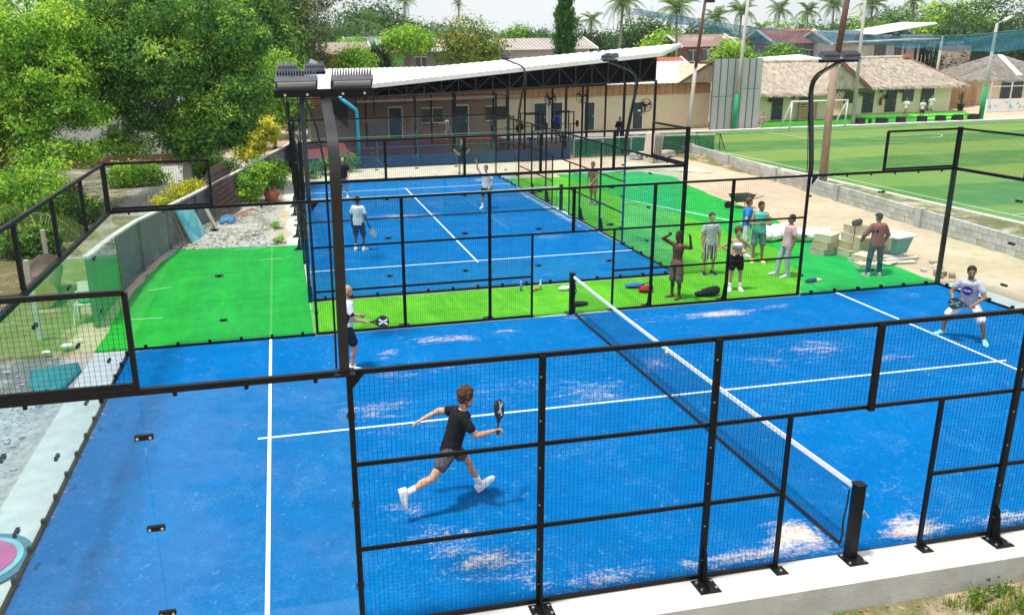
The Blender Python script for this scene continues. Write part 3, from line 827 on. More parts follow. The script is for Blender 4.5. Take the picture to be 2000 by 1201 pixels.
mb = MB(); mb.extr([(-2.6, 41.9, 3.3), (15.45, 41.9, 3.6), (15.45, 41.9, 5.9), (-2.6, 41.9, 4.4)], (0, .03, 0)); mb.build("back_cladding", CLAD, t)
mb = MB(); mb.extr([(-2.75, 34.2, 2.0), (-2.75, 46.4, 2.0), (-2.75, 46.4, 4.35), (-2.75, 34.2, 4.2)], (-.03, 0, 0)); mb.build("end_light_blocker", CLAD, t)  # left end sheet, added to keep daylight out of the shed
for x, y in ((15.45, 34), (13.5, 34.0), (11.2, 34), (9.9, 34), (6.4, 34), (3.3, 34), (1.0, 34.0), (-2.3, 34), (15.4, 41.6), (11.6, 41.6), (7.5, 41.6), (3.3, 41.6), (-1, 41.6), (12.4, 38), (8.6, 38), (4, 38)):
    mb = MB(); mb.bar((x, y, 0), (x, y, chord(x)), .12 if y < 35 else .10); mb.build("column", SHEDK, t)
mb = MB(); mb.bar((-2.4, 34.05, 3.45), (7.2, 34.05, 3.52), .08, .10); mb.build("tie_beam", mat("tie_grey", (.16, .16, .17), .5, .3), t)
for k in range(7):
    y = 34.8 + k * 1.05
    mb = MB(); mb.bar((-2.5, y, 4.12 + .045 * k), (15.5, y, 5.50 + .045 * k), .05, .08); mb.build("purlin", SHEDK, t)

def wall_fan(c, label, rz=0):
    t = thing("wall_fan", label, "fan", c, "industrial fans in the shed")
    c = Vector(c); mb = MB()
    R = Matrix.Rotation(rz, 3, 'Z')
    def ring(rr, dy, th): mb.tube([c + R @ Vector((rr * math.cos(a), dy, rr * math.sin(a))) for a in np.linspace(0, 2 * math.pi, 21)], th, 5, caps=False)
    ring(.38, 0, .018); ring(.38, .12, .012); ring(.22, -.04, .008); ring(.22, .16, .008)
    for a in np.linspace(0, math.pi, 9)[:-1]:
        q = Vector((.38 * math.cos(a), 0, .38 * math.sin(a))); mb.wire(c + R @ (q + Vector((0, -.02, 0))), c + R @ (-q + Vector((0, -.02, 0))), .008)
    mb.build("cage", DARKM, t)
    for k in range(3):
        a = 2 * math.pi * k / 3 + .4; mb = MB()
        mb.extr([c + R @ Vector((.05 * math.cos(a), .04, .05 * math.sin(a))), c + R @ Vector((.32 * math.cos(a - .35), .02, .32 * math.sin(a - .35))), c + R @ Vector((.34 * math.cos(a + .25), .08, .34 * math.sin(a + .25)))], R @ Vector((0, .012, 0))); mb.build("blade", DARKM, t)
    mb = MB(); mb.tube([c + R @ Vector((0, 0, 0)), c + R @ Vector((0, .28, 0))], .09, 8); mb.bar(c + R @ Vector((0, .22, -.0)), c + R @ Vector((0, .25, -.5)), .04); mb.build("motor", DARKM, t)
wall_fan((14.9, 34.0, 2.75), "black cage fan on the shed's right front column", .1)
wall_fan((11.6, 35.9, 3.25), "black cage fan high between the shed columns over the dark doors", -.2)
wall_fan((9.6, 35.9, 3.2), "black cage fan left of the other high fan in the shed", .2)

# gym equipment dark mass under the shed: racks and benches
def rack(x, y, w, label):
    t = thing("exercise_rack", label, "gym rack", (x, y, 0), "gym racks under the shed")
    for dx in (-w / 2, w / 2):
        for dy in (-.5, .5):
            mb = MB(); mb.bar((x + dx, y + dy, 0), (x + dx, y + dy, 2.1), .07); mb.build("upright", DARKM, t)
    for dy in (-.5, .5):
        mb = MB(); mb.bar((x - w / 2, y + dy, 2.06), (x + w / 2, y + dy, 2.06), .07); mb.build("crossbeam", DARKM, t)
    mb = MB(); mb.tube([(x - w / 2 - .3, y - .55, 1.3), (x + w / 2 + .3, y - .55, 1.3)], .03, 6); mb.build("barbell", DARKM, t)
    for s in (-1, 1):
        mb = MB(); mb.tube([(x + s * (w / 2 + .18), y - .55, 1.3), (x + s * (w / 2 + .26), y - .55, 1.3)], .22, 14); mb.build("weight_plate", DARKM, t)
    mb = MB(); mb.box((x, y, .45), (.3, 1.1, .1)); mb.bar((x, y - .4, 0), (x, y - .4, .42), .08); mb.bar((x, y + .4, 0), (x, y + .4, .42), .08); mb.build("bench", DARKM, t)
rack(7.3, 38.6, 1.2, "dark exercise rack under the shed nearest the red court")
rack(9.6, 39.8, 1.2, "dark exercise rack at the middle of the shed")
rack(12.0, 40.6, 1.2, "dark exercise rack before the cream wall's doors")

# ================================================================== cream building behind the shed
CREAM = mat("cream_plaster", (.66, .58, .40), .9, 0, .07, .8, col2=(.52, .44, .29), c2=(.6, .8), scale2=.5)
WOODF = mat("wood_fascia", (.42, .22, .10), .7, 0, .35, 3, stretch=(6, 1, .4), col2=(.55, .36, .2), c2=(.5, .7), scale2=2)
DOORG = mat("dark_green_door", (.020, .045, .050), .5, 0, .25, 2)
ROOFW = mat("pale_roof", (.60, .59, .58), .7, 0, .1, .8)
t = thing("cream_building", "long single storey cream building with a brown board fascia behind the shed", "building", (10, 47.4, 0))
mb = MB(); mb.box((17.65, 50.0, 1.68), (17.3, 5.2, 3.36)); mb.build("wall", CREAM, t)
mb = MB(); mb.box((2.3, 50.0, 1.68), (13.38, 5.16, 3.36)); mb.build("wall", mat("shaded_cream_plaster", (.24, .20, .15), .9, 0, .12, .8), t)  # left stretch of wall: shade under the shed roof put into its colour
for i in range(58):
    x = -4.2 + .53 * i; mb = MB(); mb.box((x, 47.36, 2.98), (.50, .05, .74 + .03 * math.sin(i * 2.3))); mb.build("fascia_board", WOODF, t)
mb = MB()
for i in range(150):
    x0 = -4.9 + .212 * i; z = .03 if i % 2 else 0
    mb.add([(x0, 47.0, 3.42 + z), (x0 + .212, 47.0, 3.42 + z), (x0 + .212, 53, 4.9 + z), (x0, 53, 4.9 + z)], [(0, 1, 2, 3)])
mb.build("roof", ROOFW, t)
mb = MB(); mb.extr([(23.6, 46.9, 3.42), (28.0, 46.9, 3.42), (25.9, 46.9, 4.75)], (0, 5, 0)); g = mb.build("gable", mat("thatch_gable", (.52, .40, .28), .95, 0, .2, 3), t)
for a, b in (((23.3, 46.85, 3.35), (25.9, 46.85, 4.85)), ((28.2, 46.85, 3.35), (25.9, 46.85, 4.85))):
    mb = MB(); mb.bar(a, b, .12, .16); mb.build("bargeboard", mat("barge_brown", (.16, .08, .05), .8), g)
for x, z0, w, h in ((20.35, .1, .75, 1.95), (12.6, .2, .9, 2.0), (13.85, .2, .85, 2.0), (16.45, .15, .75, 2.0), (1.7, .1, .9, 2.1), (6.6, .1, .9, 2.1)):
    mb = MB(); mb.box((x, 47.36, z0 + h / 2), (w, .08, h)); d = mb.build("door", DOORG, t)
    mb = MB(); mb.box((x + w * .36, 47.30, z0 + 1.0), (.04, .05, .14)); mb.build("handle", BOLT, d)
    mb = MB(); mb.box((x, 47.38, z0 + h + .05), (w + .16, .06, .09)); mb.box((x - w / 2 - .04, 47.38, z0 + h / 2), (.07, .06, h)); mb.box((x + w / 2 + .04, 47.38, z0 + h / 2), (.07, .06, h)); mb.build("frame", WHITE, d)
mb = MB(); mb.box((20.45, 47.31, 1.45), (.22, .02, .14)); mb.build("door_sign", WHITE, t)
for x in (4.4, 9.2):
    mb = MB(); mb.box((x, 47.38, 1.6), (1.5, .06, 1.0)); w_ = mb.build("window", mat("dark_window", (.02, .03, .035), .15, spec=.8), t)
    mb = MB(); mb.box((x, 47.35, 1.6), (.05, .06, 1.0)); mb.box((x, 47.35, 2.12), (1.6, .06, .06)); mb.box((x, 47.35, 1.08), (1.6, .06, .06)); mb.build("frame", WHITE, w_)

# ================================================================== sheet screen, huts
PLATE = mat("grey_sheet", (.46, .47, .48), .6, .1, .08, .8, col2=(.36, .36, .36), c2=(.55, .75), scale2=.8, rand=.06)
t = thing("sheet_metal_screen", "tall grey sheet metal screen standing between cream building and thatched huts", "screen", (27.2, 45, 0))
xs = [25.1, 25.68, 26.26, 26.84, 27.42, 28.0, 28.55]; 
for i, x in enumerate(xs):
    sp = 2.45 if i < 4 else 2.95
    for z0, z1 in ((.02, sp - .02), (sp + .02, 5.15)):
        mb = MB(); mb.box((x + .28, 45.0, (z0 + z1) / 2), (.545, .05, z1 - z0)); mb.build("panel", PLATE, t)
    mb = MB(); mb.bar((x, 44.96, 0), (x, 44.96, 5.2), .05); mb.build("batten", mat("batten_dark", (.10, .10, .11), .7), t)
mb = MB(); mb.box((27.1, 45.06, 2.6), (4.0, .04, 5.1)); mb.build("frame", mat("screen_back", (.2, .2, .2), .8), t)

THATCH = mat("thatch_straw", (.44, .37, .29), .95, 0, .40, 5, stretch=(1, 1, .5), col2=(.58, .52, .45), c2=(.45, .7), scale2=2)
THATCHG = mat("thatch_grey", (.27, .24, .21), .95, 0, .3, 4, col2=(.36, .33, .30), c2=(.45, .7), scale2=2)
def thatch(name, quad, parent, m, n=2600, seed=1, fringe=.28):
    """straw laid over a roof plane quad = (eave_left, eave_right, ridge_right, ridge_left)"""
    A, B, C_, D = [np.array(p, float) for p in quad]
    r = np.random.default_rng(seed)
    nrm = np.cross(B - A, D - A); nrm /= np.linalg.norm(nrm); nrm *= np.sign(nrm[2])
    u = r.random(n); v = r.random(n) ** .9 * 1.0 - .02
    nf = n // 4; v[:nf] = r.random(nf) * .05 - .01
    P = ((A * (1 - u)[:, None] + B * u[:, None]) * (1 - v)[:, None] + (D * (1 - u)[:, None] + C_ * u[:, None]) * v[:, None])
    down = ((A + B) - (C_ + D)) / 2; down /= np.linalg.norm(down); sd = (B - A) / np.linalg.norm(B - A)
    L = r.uniform(.35, .7, n)[:, None]; L[:nf] = r.uniform(.2, .5, nf)[:, None]
    dv = down + sd * r.normal(0, .18, n)[:, None] + nrm * r.uniform(-.06, .05, n)[:, None]
    dv[:nf] += np.array([0, 0, -.35])
    W = sd * r.uniform(.03, .07, n)[:, None]
    base = P + nrm * r.uniform(.02, .09, n)[:, None]
    V_ = np.stack([base - W, base + W, base + dv * L + W * .3, base + dv * L - W * .3], 1).reshape(-1, 3)
    F_ = np.arange(n * 4).reshape(n, 4)
    o = link(bpy.data.objects.new(name, np_mesh(name, V_ - np.array(org(parent)), F_, m)), parent); o["kind"] = "stuff"
    return o

def opening(t, x, y, z0, w, h, kind, nrm=(0, -1, 0)):
    mb = MB(); mb.box((x, y, z0 + h / 2), (w, .06, h)); d = mb.build(kind, DOORG if kind == "door" else mat("hut_window", (.015, .03, .04), .2, spec=.7), t)
    mb = MB(); mb.box((x, y - .01, z0 + h + .04), (w + .12, .07, .07)); mb.box((x - w / 2 - .03, y - .01, z0 + h / 2), (.06, .07, h)); mb.box((x + w / 2 + .03, y - .01, z0 + h / 2), (.06, .07, h))
    mb.build("frame", mat("hut_frame", (.10, .09, .08), .7), d)
    if kind == "door":
        mb = MB(); mb.box((x + w * .36, y - .05, z0 + 1.0), (.03, .04, .16)); mb.build("handle", BOLT, d)

HUTC = mat("hut_plaster", (.72, .66, .46), .9, 0, .06, 1)
def hut(label, x0, x1, yf, depth, eavez, ridgez, doors, wins, seed, over=.6, hip=False, m=None):
    m = m or THATCH
    t = thing("thatched_hut", label, "hut", ((x0 + x1) / 2, yf + depth / 2, 0))
    mb = MB(); mb.box(((x0 + x1) / 2, yf + depth / 2, eavez / 2 + .1), (x1 - x0, depth, eavez + .2)); mb.build("wall", HUTC, t)
    yr = yf + depth / 2; e0, e1 = x0 - over, x1 + over; yo = yf - over; yb = yf + depth + over
    rx0, rx1 = (e0 + .3, e1 - .3) if not hip else (x0 + .2, x1 - 2.6)
    A, B, C_, D = (e0, yo, eavez), (e1, yo, eavez), (rx1, yr, ridgez), (rx0, yr, ridgez)
    A2, B2 = (e0, yb, eavez), (e1, yb, eavez)
    mb = MB(); mb.add([A, B, C_, D, A2, B2], [(0, 1, 2, 3), (5, 4, 3, 2), (4, 0, 3), (1, 5, 2), (0, 4, 5, 1)]); rf = mb.build("roof", m, t)
    thatch("thatch", (A, B, C_, D), rf, m, 4200, seed)
    mb = MB(); mb.tube([(rx0 - .1, yr, ridgez + .05), (rx1 + .1, yr, ridgez + .05)], .16, 8); mb.build("ridge", m, rf)
    if hip:
        thatch("thatch", (B, B2, C_, C_), rf, THATCHG, 2600, seed + 1)
        mb = MB(); mb.bar((e1, yo, eavez + .12), (rx1, yr, ridgez + .14), .14, .08); mb.build("hip_cap", mat("hip_red", (.42, .22, .17), .9), rf)
        mb = MB(); mb.box((rx1 + .1, yr - .2, ridgez + .15), (.9, .5, .35)); mb.build("ridge_end", mat("ridge_red", (.45, .20, .16), .9), rf)
    for x, w, h in doors: opening(t, x, yf - .03, .12, w, h, "door")
    for x, w, h, z in wins: opening(t, x, yf - .03, z, w, h, "window")
    return t
hutA = hut("thatched hut nearest the sheet screen, with a wooden pallet by its door", 30.9, 38.6, 50.0, 6.0, 2.35, 4.65, [(33.8, .85, 1.95), (31.4, .7, 1.9)], [(36.3, .9, 1.0, 1.05)], 21)
hutB = hut("long thatched hut with dark doors beside the pitch, grey hip at its right end", 42.3, 53.4, 53.4, 6.6, 2.45, 4.72, [(44.9, .95, 2.05), (47.2, .95, 2.05), (50.9, 1.15, 2.0)], [(42.9, .8, 1.1, 1.0), (48.9, 1.0, 1.1, 1.0)], 31, hip=True)
# porch gable on hut A's right
mb = MB(); P = [(37.8, 49.0, 2.5), (41.2, 49.0, 2.5), (38.6, 49.0, 4.55)]
mb.extr(P, (0, 4.5, 0)); g = mb.build("porch_gable", THATCH, hutA)
thatch("thatch", ((41.4, 48.8, 2.45), (41.4, 53.0, 2.45), (38.6, 53.0, 4.6), (38.6, 48.8, 4.6)), g, THATCH, 1200, 5)
mb = MB(); mb.bar((38.4, 48.9, 4.75), (41.5, 48.9, 2.45), .12, .30); mb.build("bargeboard", mat("barge_red", (.36, .17, .12), .9), g)
t = thing("pyramid_roof_hut", "cream hut with a grey pyramid thatch roof at the right edge", "hut", (66, 62, 0))
mb = MB(); mb.box((65.6, 61.6, 1.3), (7.4, 5.4, 2.6)); mb.build("wall", HUTC, t)
ap = (66.0, 62.0, 4.75); cs = [(60.2, 58.2, 2.45), (72.0, 57.8, 2.45), (72.4, 66.2, 2.45), (60.6, 66.2, 2.45)]
mb = MB(); mb.add(cs + [ap], [(0, 1, 4), (1, 2, 4), (2, 3, 4), (3, 0, 4), (3, 2, 1, 0)]); rf = mb.build("roof", THATCHG, t)
for k in range(4): thatch("thatch", (cs[k], cs[(k + 1) % 4], ap, ap), rf, THATCHG, 1800, 60 + k)
mb = MB(); mb.bar((65.5, 58.4, 2.75), (65.95, 61.6, 4.68), .55, .06); mb.build("ridge_sheet", WHITE, rf)
for x in (64.6, 66.0): opening(t, x, 58.86, .1, 1.0, 2.1, "door")
# bamboo fence between the huts
BAMBOO = mat("bamboo", (.34, .22, .12), .85, 0, .3, 3, rand=.25)
t = thing("bamboo_fence", "brown bamboo fence between the two rightmost huts", "fence", (57, 55.5, 0))
bm_ = MB(); bm_.tube([(0, 0, 0), (0, 0, 2.0)], .06, 6); BMB = bm_.mesh("bamboo_pole", BAMBOO)
for i in range(46): piece("bamboo_pole", BMB, t, (54.1 + .135 * i, 54.6 + .07 * i, 0), (random.uniform(-.03, .03), random.uniform(-.03, .03), 0), (1, 1, random.uniform(.9, 1.08)))
# potted plants and small wall plants belong further down

# ================================================================== far houses
def gable_house(name, label, x0, x1, y, depth, eave_, ridge, wallm, roofm, wins, ridge_dir='x', trim=None, over=.7):
    t = thing(name, label, "house", ((x0 + x1) / 2, y + depth / 2, 0))
    mb = MB(); mb.box(((x0 + x1) / 2, y + depth / 2, eave_ / 2), (x1 - x0, depth, eave_)); mb.build("wall", wallm, t)
    yr = y + depth / 2; e0, e1, yo, yb = x0 - over, x1 + over, y - over, y + depth + over
    mb = MB(); n = 60
    for i in range(n):
        a, b = e0 + (e1 - e0) * i / n, e0 + (e1 - e0) * (i + 1) / n; z = .05 if i % 2 else 0
        mb.add([(a, yo, eave_ + z), (b, yo, eave_ + z), (b, yr, ridge + z), (a, yr, ridge + z)], [(0, 1, 2, 3)])
        mb.add([(a, yb, eave_ + z), (b, yb, eave_ + z), (b, yr, ridge + z), (a, yr, ridge + z)], [(3, 2, 1, 0)])
    rf = mb.build("roof", roofm, t)
    for x in (e0, e1):
        mb = MB(); mb.bar((x, yo, eave_), (x, yr, ridge), .12, .22); mb.bar((x, yb, eave_), (x, yr, ridge), .12, .22); mb.build("bargeboard", trim or WHITE, rf)
    for k, (x, s) in enumerate(((x0, 1), (x1, -1))):
        mb = MB(); mb.extr([(x, y, eave_ - .02), (x, y + depth, eave_ - .02), (x, yr, ridge - .15)], (s * .1, 0, 0)); mb.build("gable_end", wallm, t)
    for x, z, w, h in wins:
        mb = MB(); mb.box((x, y - .03, z + h / 2), (w, .08, h)); w_ = mb.build("window", mat("far_window", (.08, .10, .12), .2, spec=.7), t)
        mb = MB(); mb.box((x, y - .06, z + h / 2), (.06, .06, h)); mb.box((x, y - .06, z + h + .03), (w + .2, .06, .08)); mb.box((x, y - .06, z - .03), (w + .2, .08, .08)); mb.build("frame", WHITE, w_)
    return t
ASB = mat("asbestos_roof", (.40, .36, .33), .9, 0, .12, .6, col2=(.30, .26, .24), c2=(.5, .7), scale2=.4)
gable_house("brick_red_house", "low brick red house with a brown roof, left behind the shed roof", -4.0, 2.6, 75, 7, 5.9, 7.1, mat("red_wall", (.34, .13, .10), .9, 0, .1, 1), mat("brown_roof", (.30, .24, .21), .9, 0, .12, .8), [(-2.6, 3.6, 1.2, 1.2)])
gable_house("green_grey_house", "green and grey house with a pale roof and turquoise bargeboard behind the shed", 4.6, 16, 74, 7, 6.0, 7.35, mat("grey_house_wall", (.22, .23, .24), .9, 0, .1, 1), ASB, [(8.2, 4.4, 1.0, 1.1)], trim=mat("turq_trim", (.10, .38, .45), .6))
mb = MB(); mb.box((5.3, 73.93, 4.5), (2.2, .1, 2.9)); mb.build("green_wall", mat("green_wall", (.16, .42, .12), .85), bpy.data.objects["green_grey_house"])
mb = MB(); mb.tube([(7.0, 73.8, 3), (7.0, 73.8, 5.9)], .07, 8); mb.build("downpipe", WHITE, bpy.data.objects["green_grey_house"])
gable_house("long_roof_house", "house with a long pale grey roof behind the shed's middle", 17, 28, 78, 8, 6.0, 7.25, mat("pale_wall", (.5, .48, .45), .9), ASB, [(20, 4, 1.2, 1.2)])
gable_house("tiered_roof_house", "far house with two tiers of dark roof above the green tree", 5.0, 12.0, 120, 8, 7.4, 8.4, mat("white_wall", (.6, .6, .58), .9), mat("slate_roof", (.16, .17, .19), .8), [(7, 6.0, 1.5, .9), (10, 6.0, 1.5, .9)])
gable_house("maroon_house", "maroon two storey house with a brown roof behind the grey screen", 40.5, 46.6, 80, 7, 6.0, 7.4, mat("maroon_brick", (.24, .10, .11), .9, 0, .2, 3), mat("dusty_red_roof", (.36, .24, .21), .9, 0, .1, 1), [(43.4, 4.4, 1.5, 1.3), (45.6, 4.4, 1.0, 1.2), (41.5, 4.4, 1.0, 1.2)])
gable_house("red_roof_house", "house with a bright red roof and white posts among the far roofs", 53.5, 60.0, 82, 7, 6.2, 7.9, mat("blue_grey_wall", (.16, .19, .24), .8), mat("red_roof", (.52, .13, .12), .7, 0, .1, 1), [(55, 3.8, 1.2, 1.6), (58, 3.8, 1.2, 1.6)])  # wall in one even blue grey
gable_house("blue_grey_house", "house with a blue grey roof and two gables right of the red roof", 58.6, 70.0, 78, 7, 6.0, 7.6, mat("cool_white_wall", (.55, .56, .56), .85), mat("blue_grey_roof", (.17, .23, .29), .7, 0, .12, 1), [(61, 3.8, 1.4, 1.4), (65, 3.8, 1.4, 1.4)])
for gxx in (61.2, 66.0):
    mb = MB(); mb.extr([(gxx - 1.3, 77.0, 6.1), (gxx + 1.3, 77.0, 6.1), (gxx, 77.0, 7.5)], (0, 3.5, 0)); mb.build("dormer", mat("dormer_dark", (.10, .13, .17), .7), bpy.data.objects["blue_grey_house"])
t = thing("white_canopy_house", "open two storey house with white canopy roofs behind the long hut", "house", (65, 73, 0))
mb = MB(); mb.box((65.0, 76, 3.05), (13, 7, 6.1)); mb.build("wall", mat("canopy_wall", (.58, .56, .54), .85), t)
mb = MB(); mb.extr([(57.6, 70.5, 6.15), (66.4, 70.5, 6.35), (66.4, 70.5, 6.5), (57.6, 70.5, 6.28)], (0, 6, .0)); mb.build("canopy", WHITE, t)
mb = MB(); mb.extr([(62.4, 76.5, 6.95), (71.0, 76.5, 8.1), (71.0, 76.5, 8.25), (62.4, 76.5, 7.1)], (0, 6, .3)); mb.build("upper_roof", WHITE, t)
mb = MB(); mb.box((67.0, 78.5, 6.4), (8, 3, 1.2)); mb.build("upper_storey", mat("upper_blue", (.25, .30, .33), .8), t)
for x in np.arange(58.2, 66.4, 2.0):
    mb = MB(); mb.bar((x, 71.0, 0), (x, 71.0, 6.3), .16); mb.build("column", mat("canopy_col", (.4, .38, .36), .8), t)
for k in range(16):
    mb = MB(); mb.bar((58.3 + .52 * k, 70.8, 3.8), (58.3 + .52 * k, 70.8, 4.75), .04); mb.build("baluster", WHITE, t)
for k in range(4):
    mb = MB(); mb.box((60.5 + 2.6 * k, 72.45, 5.0), (1.4, .1, 1.8)); mb.build("window", mat("far_glass", (.10, .11, .13), .2), t)
mb = MB(); mb.box((68.2, 70.0, 2.9), (2.6, 1.5, 5.4)); mb.build("side_wall", mat("pink_wall", (.52, .40, .33), .9), t)
gable_house("low_red_roof", "orange red low roof just right of the shed's high end", 24.0, 30.5, 60, 5, 3.9, 5.1, mat("low_wall", (.5, .45, .4), .9), mat("orange_red_roof", (.45, .14, .09), .8, 0, .1, 1), [])
t = thing("white_roof_sheds", "low white sheet roofs between the maroon house and the red roof", "shed", (50, 84, 0))
for k, (x, y, w, z) in enumerate(((49.5, 90, 7, 6.6), (43.5, 62, 5, 4.3))):
    mb = MB(); mb.extr([(x - w / 2, y, z), (x + w / 2, y, z + .25), (x + w / 2, y, z + .4), (x - w / 2, y, z + .15)], (0, 4, .4)); mb.build("roof", WHITE, t)
    for dx in (-w / 2 + .3, w / 2 - .3):
        mb = MB(); mb.bar((x + dx, y + .4, 0), (x + dx, y + .4, z + .1), .15); mb.build("column", WHITE, t)
# white house behind the left trees
WHW = mat("white_wall_left", (.72, .71, .72), .85, 0, .06, .5)
t = thing("white_house", "white house glimpsed through the big trees on the left", "house", (-22, 41, 0))
mb = MB(); mb.box((-22.0, 42.0, 1.7), (20, 7, 3.4)); mb.build("wall", WHW, t)
mb = MB(); mb.box((-22.0, 38.43, .28), (20.1, .1, .56)); mb.build("plinth", mat("brick_plinth", (.30, .11, .09), .9, 0, .2, 3), t)
mb = MB(); mb.extr([(-33, 37.4, 3.3), (-11.2, 37.4, 3.3), (-11.2, 37.4, 3.45), (-33, 37.4, 3.45)], (0, 9, 1.0)); mb.build("roof", mat("house_roof_grey", (.42, .41, .40), .8), t)
for x in (-28, -20, -15.5):
    mb = MB(); mb.box((x, 38.47, 1.75), (1.4, .1, 1.2)); w_ = mb.build("window", mat("left_window", (.10, .12, .14), .2), t)
    mb = MB(); mb.box((x, 38.43, 1.75), (.06, .08, 1.2)); mb.box((x, 38.43, 1.12), (1.6, .12, .08)); mb.build("frame", WHITE, w_)

# ================================================================== pitch poles, netting, goal
POLEW = mat("weathered_wood", (.30, .22, .16), .9, 0, .25, 3, .4, 14, stretch=(2, 2, .3), col2=(.16, .10, .07), c2=(.5, .7), scale2=1.0)
POLEC = mat("concrete_pole", (.42, .40, .37), .9, 0, .12, 2)
RUST = mat("rust_brown", (.11, .055, .04), .8, 0, .3, 3)
t = thing("wooden_pole", "thick weathered wooden pole beside the pitch kerb, leaning slightly right", "pole", (16.02, 18.43, 0))
mb = MB(); mb.tube([(16.02, 18.43, -.1), (15.97, 18.43, 3.0), (16.0, 18.43, 5.4)], [.17, .155, .15], 12); mb.build("pole", POLEW, t, True)
mb = MB(); mb.tube([(16.0, 18.38, 5.25), (16.25, 18.40, 8.4)], [.13, .11], 10); mb.build("upper_pole", RUST, t, True)
t = thing("slim_lamp_pole", "slim grey pole with brown top and lamp at the block wall's far end", "pole", (16.94, 32.6, 0))
mb = MB(); mb.tube([(16.94, 32.6, 0), (17.2, 32.6, 5.2)], [.12, .10], 10); mb.build("pole", POLEC, t, True)
mb = MB(); mb.tube([(17.18, 32.55, 4.9), (17.56, 32.6, 8.9)], [.10, .08], 10); mb.build("upper_pole", RUST, t, True)
mb = MB(); mb.box((17.75, 32.5, 8.5), (.5, .3, .16), rz=.2); mb.build("lamp", DARKM, t)
def lamp_pole(label, x, y, h, green, lean=0.0, lamp=True):
    t = thing("pitch_pole", label, "pole", (x, y, 0), "concrete poles along the far side of the pitch")
    mb = MB(); mb.tube([(x, y, 0), (x + lean, y, h)], [.16, .10], 10); mb.build("pole", POLEC, t, True)
    if green:
        mb = MB(); mb.tube([(x, y - .01, 0), (x + lean * 2.0 / h, y - .01, 2.6)], [.19, .165], 10); mb.build("painted_base", mat("green_base", (.01, .30, .12), .7), t, True)
    if lamp:
        mb = MB(); mb.bar((x + lean, y, h - .05), (x + lean + .6, y - .2, h + .25), .05); mb.box((x + lean + .65, y - .2, h + .28), (.6, .3, .12), R=Matrix.Rotation(-.5, 3, 'Y')); mb.build("lamp", mat("lamp_white", (.7, .7, .7), .5), t)
lamp_pole("grey pole beside the goal in front of the long hut", 36.9, 44.5, 10.5, False, -.2, False)
lamp_pole("grey pole with green painted foot and white lamp at the far right", 48.5, 44.6, 7.4, True, .15)
lamp_pole("pole behind the grey sheet screen with green cloth", 26.9, 44.6, 9.5, True, .35, False)
lamp_pole("thin pale pole behind the netting over the hip roof", 55.5, 58, 6.6, False, .2, False)
# swagged blue netting
t = thing("blue_sports_netting", "blue netting sagging across the sky above the pitch", "netting", (32, 46, 0))
sw = [(19.0, 46, 8.75, .35), (23, 46, 8.15, .55), (27, 46, 7.55, .8), (30, 46, 7.2, 1.0), (33.5, 46, 7.0, .9), (37, 46, 6.75, .7), (41, 45, 6.5, .8), (44, 42, 6.5, 1.2), (46, 38, 6.9, 1.5), (46.5, 33, 7.3, 1.7)]
V_, F_ = [], []
for i in range(60):
    s = i / 59 * (len(sw) - 1); k = min(int(s), len(sw) - 2); f = s - k
    q = [sw[k][j] * (1 - f) + sw[k + 1][j] * f for j in range(4)]
    for j in range(5): V_.append((q[0], q[1] + .12 * math.sin(j * 2.1 + i * .7), q[2] - q[3] * (j / 4) + .06 * math.sin(i * 1.3 + j)))
for i in range(59):
    for j in range(4): F_.append((i * 5 + j, (i + 1) * 5 + j, (i + 1) * 5 + j + 1, i * 5 + j + 1))
o = link(bpy.data.objects.new("net_sheet", np_mesh("net_sheet", np.array(V_) - np.array(org(t)), F_, net_mat("sky_netting", (.05, .20, .30), .62))), t); o["kind"] = "stuff"
mb = MB(); mb.tube([(a, b, c) for a, b, c, d in sw], .025, 5); mb.build("rope", mat("net_rope", (.1, .2, .26), .8), t)
t = thing("football_goal", "white football goal at the far end line of the pitch", "goal", (33, 43.2, 0))
for a, b in (((30.9, 43.6, 0), (30.9, 43.6, 2.0)), ((35.4, 43.4, 0), (35.4, 43.4, 2.0)), ((30.85, 43.6, 2.0), (35.45, 43.4, 2.0)), ((30.9, 43.6, 2.0), (30.9, 44.8, 0)), ((35.4, 43.4, 2.0), (35.4, 44.7, 0))):
    mb = MB(); mb.tube([a, b], .05, 8); mb.build("bar", WHITE, t, True)
t = thing("small_goal", "small dark training goal by the slim lamp pole", "goal", (18.9, 34, 0))
for a, b in (((18.5, 34.5, 0), (18.5, 34.5, 1.0)), ((19.4, 33.2, 0), (19.4, 33.2, 1.0)), ((18.5, 34.5, 1.0), (19.4, 33.2, 1.0)), ((18.5, 34.5, 1.0), (19.1, 34.9, 0)), ((19.4, 33.2, 1.0), (20.0, 33.6, 0))):
    mb = MB(); mb.tube([a, b], .025, 6); mb.build("bar", DARKM, t)
mb = MB()
for k in range(1, 12):
    f = k / 12; a = Vector((18.5, 34.5, 0)).lerp(Vector((19.4, 33.2, 0)), f); mb.wire(a + Vector((.6, .4, 0)), a + Vector((0, 0, 1)), .008)
    mb.wire(Vector((18.5, 34.5, 1)).lerp(Vector((19.1, 34.9, 0)), f), Vector((19.4, 33.2, 1)).lerp(Vector((20.0, 33.6, 0)), f), .008)
mb.build("goal_net", NETM, t, kind="stuff")
